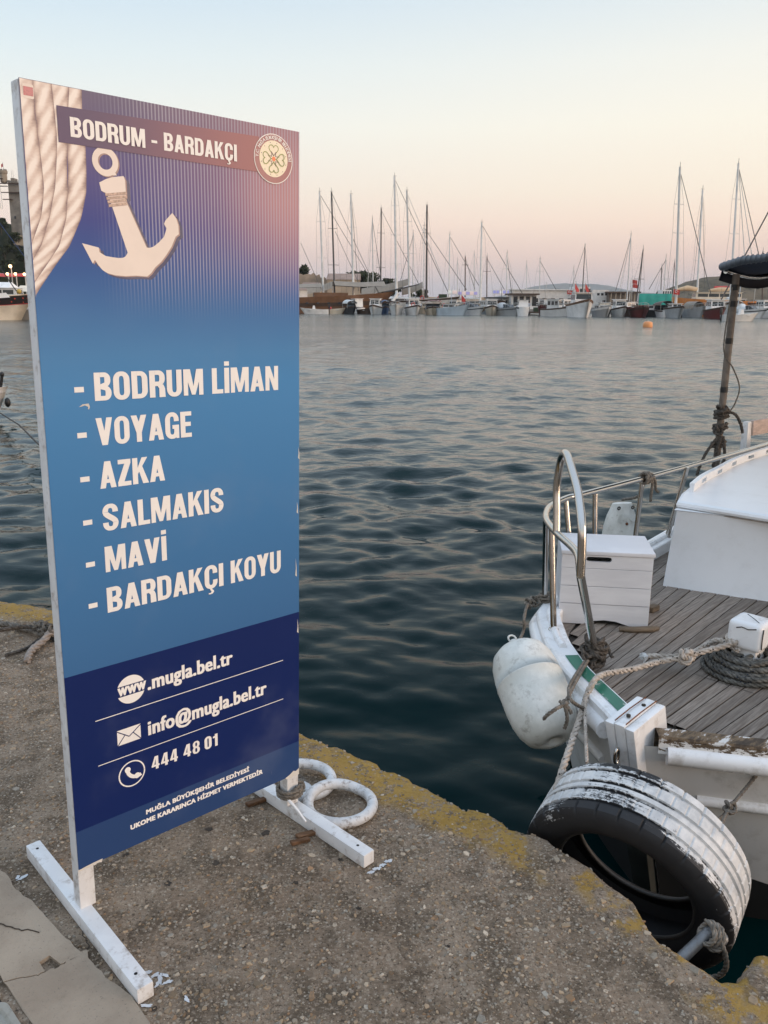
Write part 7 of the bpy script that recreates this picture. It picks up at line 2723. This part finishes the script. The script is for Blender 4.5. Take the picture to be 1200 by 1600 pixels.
def hill(name, pts, D, depth, mat, base_z=-2, seed=0, rough_=.6, label=None):
    """ridge outline as photo points, built as a mound with its own depth"""
    xs = np.linspace(pts[0][0], pts[-1][0], 90)
    ys = np.interp(xs, [p[0] for p in pts], [p[1] for p in pts])
    rows = []
    nd = 16
    for j in range(nd + 1):
        s = j / nd
        prof = math.sin(pi * min(1, s * 1.0)) ** .8 if s < .5 else math.sin(pi * s) ** .8
        row = []
        for i, (x, y) in enumerate(zip(xs, ys)):
            c = at(float(x), float(y), D)
            zt = c.z - base_z
            n_ = (fbm(np.array([x * .09 + j * .3]), np.array([j * .5 + seed]), seed, 4)[0] - .5) * rough_ * (.3 if j == nd // 2 else 1.6)
            row.append((c.x, c.y + (s - .5) * depth, base_z + zt * prof * (1 + 0) + n_ * prof))
        rows.append(row)
    o = MB().grid(rows).build(name, mat)
    return tag(o, kind='structure')


def hill_mat(name, c1, c2, c3, sc):
    g = G(name)
    n = g.noise(sc, 6, .65)
    n2 = g.noise(sc * 5, 5, .7)
    c = g.mix(g.step(n, .4, .6), c1, c2)
    c = g.mix(g.step(n2, .52, .64), c, c3)
    return g.set(c, .95, 0, .1)


hill('headland', [(1020, 470), (1050, 456), (1062, 446), (1075, 440), (1098, 435), (1112, 432), (1122, 433), (1135, 433), (1160, 436), (1200, 440), (1260, 452), (1330, 468)], 620, 160, hill_mat('scrub_hill', (.115, .092, .06), (.17, .13, .085), (.035, .035, .022), .05), seed=3, rough_=2.0)
hill('far_island', [(690, 471), (760, 466), (790, 461), (812, 453), (832, 448), (855, 444.5), (880, 443), (905, 444), (925, 443.5), (940, 445), (960, 449), (985, 455), (1010, 458), (1040, 458), (1090, 462), (1150, 464), (1240, 470)], 5600, 900, hill_mat('island_rock', (.10, .10, .08), (.14, .13, .10), (.05, .06, .045), .002), seed=9, rough_=9)
# castle hill, mostly behind the sign
m_scrub = hill_mat('dark_scrub', (.020, .024, .012), (.038, .036, .018), (.012, .014, .008), .12)
hill('castle_hill', [(-420, 440), (-300, 392), (-150, 362), (-60, 352), (20, 352), (60, 362), (130, 385), (220, 415), (300, 440), (380, 458), (450, 470)], 225, 46, m_scrub, seed=5, rough_=2.5)
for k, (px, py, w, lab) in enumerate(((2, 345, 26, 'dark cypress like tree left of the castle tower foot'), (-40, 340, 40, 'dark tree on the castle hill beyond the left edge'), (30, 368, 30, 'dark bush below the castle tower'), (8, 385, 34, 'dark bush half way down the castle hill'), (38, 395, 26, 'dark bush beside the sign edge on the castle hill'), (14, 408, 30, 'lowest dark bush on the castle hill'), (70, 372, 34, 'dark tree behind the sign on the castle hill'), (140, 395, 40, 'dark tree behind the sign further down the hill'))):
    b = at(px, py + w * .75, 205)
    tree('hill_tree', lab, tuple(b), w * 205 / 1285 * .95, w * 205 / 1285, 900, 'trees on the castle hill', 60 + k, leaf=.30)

# ------- castle tower with turret, scaffolding and flag
D = 208
bt = at(36, 362, D)
k_ = D / 1285
m_cast = plain('castle_stone', (.20, .18, .155), .92, var=.3, scale=.5, bump=.5, bscale=3)
t = thing('castle_tower', 'grey stone castle tower with a corner turret, wooden hoardings and a red flag', 'tower', tuple(bt))
X = lambda px: (px - 30) * k_
Zc = lambda py: (362 - py) * k_
m = MB().hexa([(X(17), -2, Zc(385)), (X(46), -2, Zc(385)), (X(46), 5, Zc(385)), (X(17), 5, Zc(385)), (X(18), -1.5, Zc(291)), (X(44), -1.5, Zc(291)), (X(44), 4.5, Zc(291)), (X(18), 4.5, Zc(291))])
m.build('wall', m_cast, t)
for i in range(5):
    MB().box((X(18 + i * 5.4), -1.6, Zc(291) + .01), (X(21 + i * 5.4), -.9, Zc(288))).build('battlement', m_cast, t)
MB().box((X(20), -.5, Zc(291)), (X(25.5), 1.5, Zc(284))).build('battlement', m_cast, t)
MB().lathe([(X(32.5) * 1.0, Zc(293)), (X(35.2), Zc(290)), (X(35.2), Zc(279)), (X(36.4), Zc(277.5)), (X(36.4), Zc(274)), (0, Zc(274))], (X(11), -1.0, 0), (0, 0, 1), 16, smooth=False).build('turret', plain('turret_stone', (.30, .25, .19), .9, var=.2, scale=.6), t)
for i in range(8):
    a = 2 * pi * i / 8
    MB().box((X(11) + .75 * math.cos(a) - .14, -1 + .75 * math.sin(a) - .14, Zc(274)), (X(11) + .75 * math.cos(a) + .14, -1 + .75 * math.sin(a) + .14, Zc(272))).build('battlement', m_cast, t)
for i, py in enumerate((286, 293, 297, 306, 316)):
    MB().box((X(4 + i * 1.3), -2.3, Zc(py) - .08), (X(12 + i * 3.0 if i != 1 and i != 3 else 40), -1.7, Zc(py) + .08)).build('scaffold_deck', M_['brown'], t)
for px in (5, 8):
    MB().tube([(X(px), -2.2, Zc(330)), (X(px - 1), -2.2, Zc(268))], .06, 4).build('scaffold_pole', M_['alum'], t)
for px in (21, 23.5):
    MB().tube([(X(px), 0, Zc(290)), (X(px), 0, Zc(272))], .05, 4).build('aerial', M_['alum'], t)
MB().box((X(24), -1.98, Zc(344)), (X(26), -1.7, Zc(340))).build('window', M_['dark'], t)
MB().tube([(X(12), -1, Zc(274)), (X(12), -1, Zc(262))], .06, 5).build('flag_staff', M_['alum'], t)
MB().grid([[(X(12) - .12 * i, -1, Zc(263) - .1 * i - .25 * j) for i in range(5)] for j in range(4)]).build('flag', M_['red'], t)
# lower castle wall
b = at(30, 372, 204)
t = thing('castle_wall', 'pale lower curtain wall at the foot of the castle tower', 'wall', tuple(b))
MB().hexa([(X(24) - .5, 0, -1.5), (X(120), 0, -3.5), (X(120), 1.2, -3.5), (X(24) - .5, 1.2, -1.5), (X(24), 0, .8), (X(120), 0, -.6), (X(120), 1.2, -.6), (X(24), 1.2, .8)]).build('masonry', m_ston2, t)

# ------- quay side restaurant with red awning and globes
D = 150
t = thing('red_awning', 'long red quayside awning hung with glowing globe lamps, left of the sign', 'awning', (*at(20, 440, D).xy, .6))
k_ = D / 1285
zz0 = at(20, 430, D).z - .6
for i in range(2):
    xa, xb = (-32 + i * 42) * k_, (9 + i * 42) * k_
    MB().hexa([(xa, -1.2, zz0 - .25), (xb, -1.2, zz0 - .35), (xb, -1.1, zz0 - .35), (xa, -1.1, zz0 - .25), (xa, -.6, zz0 + .25), (xb, -.6, zz0 + .15), (xb, 1.5, zz0 + .3), (xa, 1.5, zz0 + .4)]).build('awning_cloth', M_['red'], t)
g = G('lamp_globe')
g.set((1, .75, .45), .4)
g.put(g.b.inputs['Emission Color'], (1.0, .62, .28))
g.b.inputs['Emission Strength'].default_value = 5.0
for px, py, r in ((11.5, 428, .26), (24, 428, .26), (38, 428.5, .26), (16, 416, .30), (60, 430, .26), (80, 431, .26)):
    p = at(px, py, D - 2)
    l = thing('globe_lamp', {11.5: 'glowing globe lamp at the left end of the red awning', 24: 'glowing globe lamp at the middle of the red awning', 38: 'glowing globe lamp on the red awning next to the sign edge', 16: 'higher warm lamp glowing on the dark castle hill', 60: 'glowing globe lamp hidden behind the sign, the nearer', 80: 'glowing globe lamp hidden behind the sign, the further'}[px], 'lamp', tuple(p), 0, 'globe lamps of the quay restaurant')
    MB().ball((0, 0, 0), r, 10).build('globe', g.m, l)
    MB().tube([(0, .3, -p.z + .5), (0, .3, -.2), (0, 0, -.2)], .09, 5).build('lamp_post', M_['white'], l)
tag(MB().box((-190, 96, -8), (-34, 152, .5)).build('left_quay', m_pier), kind='structure')
for k, (x0, x1, yt, D, mt, lab) in enumerate(((-60, 21, 440.5, 132, M_['white'], 'pale tent roofed boat with white awning left of the sign'), (26, 70, 446, 140, M_['cream'], 'cream awning strip under the globe lamps beside the sign'))):
    a, b = at(x0, 450, D), at(x1, 450, D)
    zt = at(x0, yt, D).z
    t = thing('white_awning', lab, 'awning', (a.x, a.y, .5), 0, 'pale awnings on the left quay')
    w = b.x - a.x
    MB().hexa([(0, -1.5, zt - 1.5), (w, -1.5, zt - 1.5), (w, 2.5, zt - 1.5), (0, 2.5, zt - 1.5), (.5, .4, zt - .5), (w - .5, .4, zt - .5), (w - .5, .8, zt - .5), (.5, .8, zt - .5)]).build('cloth', mt, t)
    for x in (.2, w * .5, w - .2):
        MB().tube([(x, -1.4, -1), (x, -1.4, zt - 1.5)], .05, 5).build('pole', M_['alum'], t)

# grey motor yacht and the cream gulet on the left
yc = at(-10, 480, 104)
t = thing('grey_yacht', 'grey motor yacht with small portholes behind the cream gulet, left of the sign', 'yacht', (yc.x, yc.y, WATER), math.radians(3))
far_hull(t, 16, 3.8, 2.3, M_['pale'], deck='grey', sheer=.8, transom=.9)
cabin(t, -5.5, 3.5, 2.6, 2.3, 1.3, M_['pale'], n=6)
for k in range(7):
    MB().lathe([(0, .0), (.13, -.01)], (-3.5 + k * 1.3, -1.92, 1.75), (0, -1, 0), 8).build('porthole', M_['dark'], t)
gc_ = at(-52, 499, 92)
t = thing('cream_gulet', 'cream gulet with a black and red dotted band, its bow pointing at the sign', 'sailing ship', (gc_.x, gc_.y, WATER), math.radians(2))
g = G('dotted_band')
v = g.voro(2.6, rnd=.25)
g.set(g.mix(g.math('LESS_THAN', v.outputs['Distance'], .22), (.018, .012, .012), (.62, .07, .035)), .5)
far_hull(t, 15.5, 4.4, 2.15, M_['cream'], band=(.60, .96), band_mat=g.m, deck='wood', sheer=.75, transom=.85, rake=.11)
g2 = MB()
MB().tube([(-7.5, -2.2, 1.3), (0, -2.25, 1.38), (5.2, -1.6, 1.62), (7.2, -.4, 1.80)], .035, 5).build('red_trim', M_['red'], t)
cabin(t, -4.5, 2.2, 2.8, 2.1, .85, M_['wood'], n=4)
nb = MB().hexa([(3.0, -1.75, 2.25), (5.6, -1.45, 2.45), (5.6, -1.40, 2.45), (3.0, -1.70, 2.25), (3.3, -1.75, 2.75), (5.2, -1.45, 2.95), (5.2, -1.40, 2.95), (3.3, -1.70, 2.75)]).build('name_board', M_['white'], t)
MB().tube([(7.0, 0, 2.9), (8.6, 0, 3.6)], [.12, .06], 6).build('bowsprit', M_['darkspar'], t)
MB().ball((6.2, -.3, 3.1), .28, 8).build('yellow_buoy', M_['yellow'], t)
MB().tube([(-2.0, 0, 3.0), (-2.0, 0, 15.5)], [.16, .10], 8).build('mast', M_['darkspar'], t)
gi = t.matrix_basis.inverted()
MB().tube([gi @ at(-14, 398, 92), gi @ at(28, 458, 92)], .06, 5).build('stay', M_['black'], t)
tag(MB().tube([at(-6, 341, 84), at(48, 414, 84)], .035, 5).build('blue_stay', P('blue_rope', (.03, .06, .16), .6)), 'dark blue line crossing the dark castle hill left of the sign', 'rope')

# ------- near left skiff whose bow just enters the frame
sk = at(-62, 640, 15.0)
t = thing('small_skiff', 'peach lit bow of a small white boat just entering at the left edge', 'boat', (sk.x, sk.y, WATER), math.radians(-4))
far_hull(t, 1.9, 1.0, .50, M_['white'], deck='grey', sheer=.15, transom=.8)
MB().ball((.93, -.04, .36), .07, 8, (.8, .8, 1.3)).build('bow_fender', M_['black'], t)
MB().tube([(.80, 0, .6), (.86, 0, .84)], .03, 6).build('bow_post', M_['black'], t)
MB().ball((.86, 0, .86), .045, 8).build('post_knob', M_['black'], t)
tag(MB().tube([at(-2, 644, 15.0), at(30, 664, 12.5), at(62, 696, 10.0), at(110, 760, 7.4), at(140, 850, 5.6), Vector((b_at.x, b_at.y, .12))], .011, 6).build('skiff_line', m_r_dark), 'thin dark line from the small boat bow to the quay bollard', 'rope')
# ------- orange buoy
bb = onz(1012, 511, WATER)
t = thing('orange_buoy', 'orange mooring buoy floating alone in front of the moored boats', 'buoy', (bb.x, bb.y, WATER))
MB().lathe([(0, -.2), (.38, -.2), (.44, 0), (.45, .2), (.40, .42), (.30, .50), (0, .52)], n=20).build('float', P('buoy_orange', (.80, .33, .12), .5), t)
MB().tube([(.08 * math.cos(a), 0, .56 + .08 * math.sin(a)) for a in [2 * pi * i / 10 for i in range(10)]], .02, 5, closed=True).build('ring', M_['alum'], t)

# ------- evening haze over the bay
hz = MB().box((-9500, -420, -10), (9500, 9400, 180)).build('haze', None)
hz['kind'] = 'stuff'
hm = bpy.data.materials.new('haze_air')
hm.use_nodes = True
hm.node_tree.nodes.clear()
ho = hm.node_tree.nodes.new('ShaderNodeOutputMaterial')
hv = hm.node_tree.nodes.new('ShaderNodeVolumePrincipled')
hv.inputs['Color'].default_value = (.86, .93, 1.0, 1)
hv.inputs['Density'].default_value = 1.1e-4
hm.node_tree.links.new(hv.outputs[0], ho.inputs['Volume'])
hz.data.materials.clear()
hz.data.materials.append(hm)
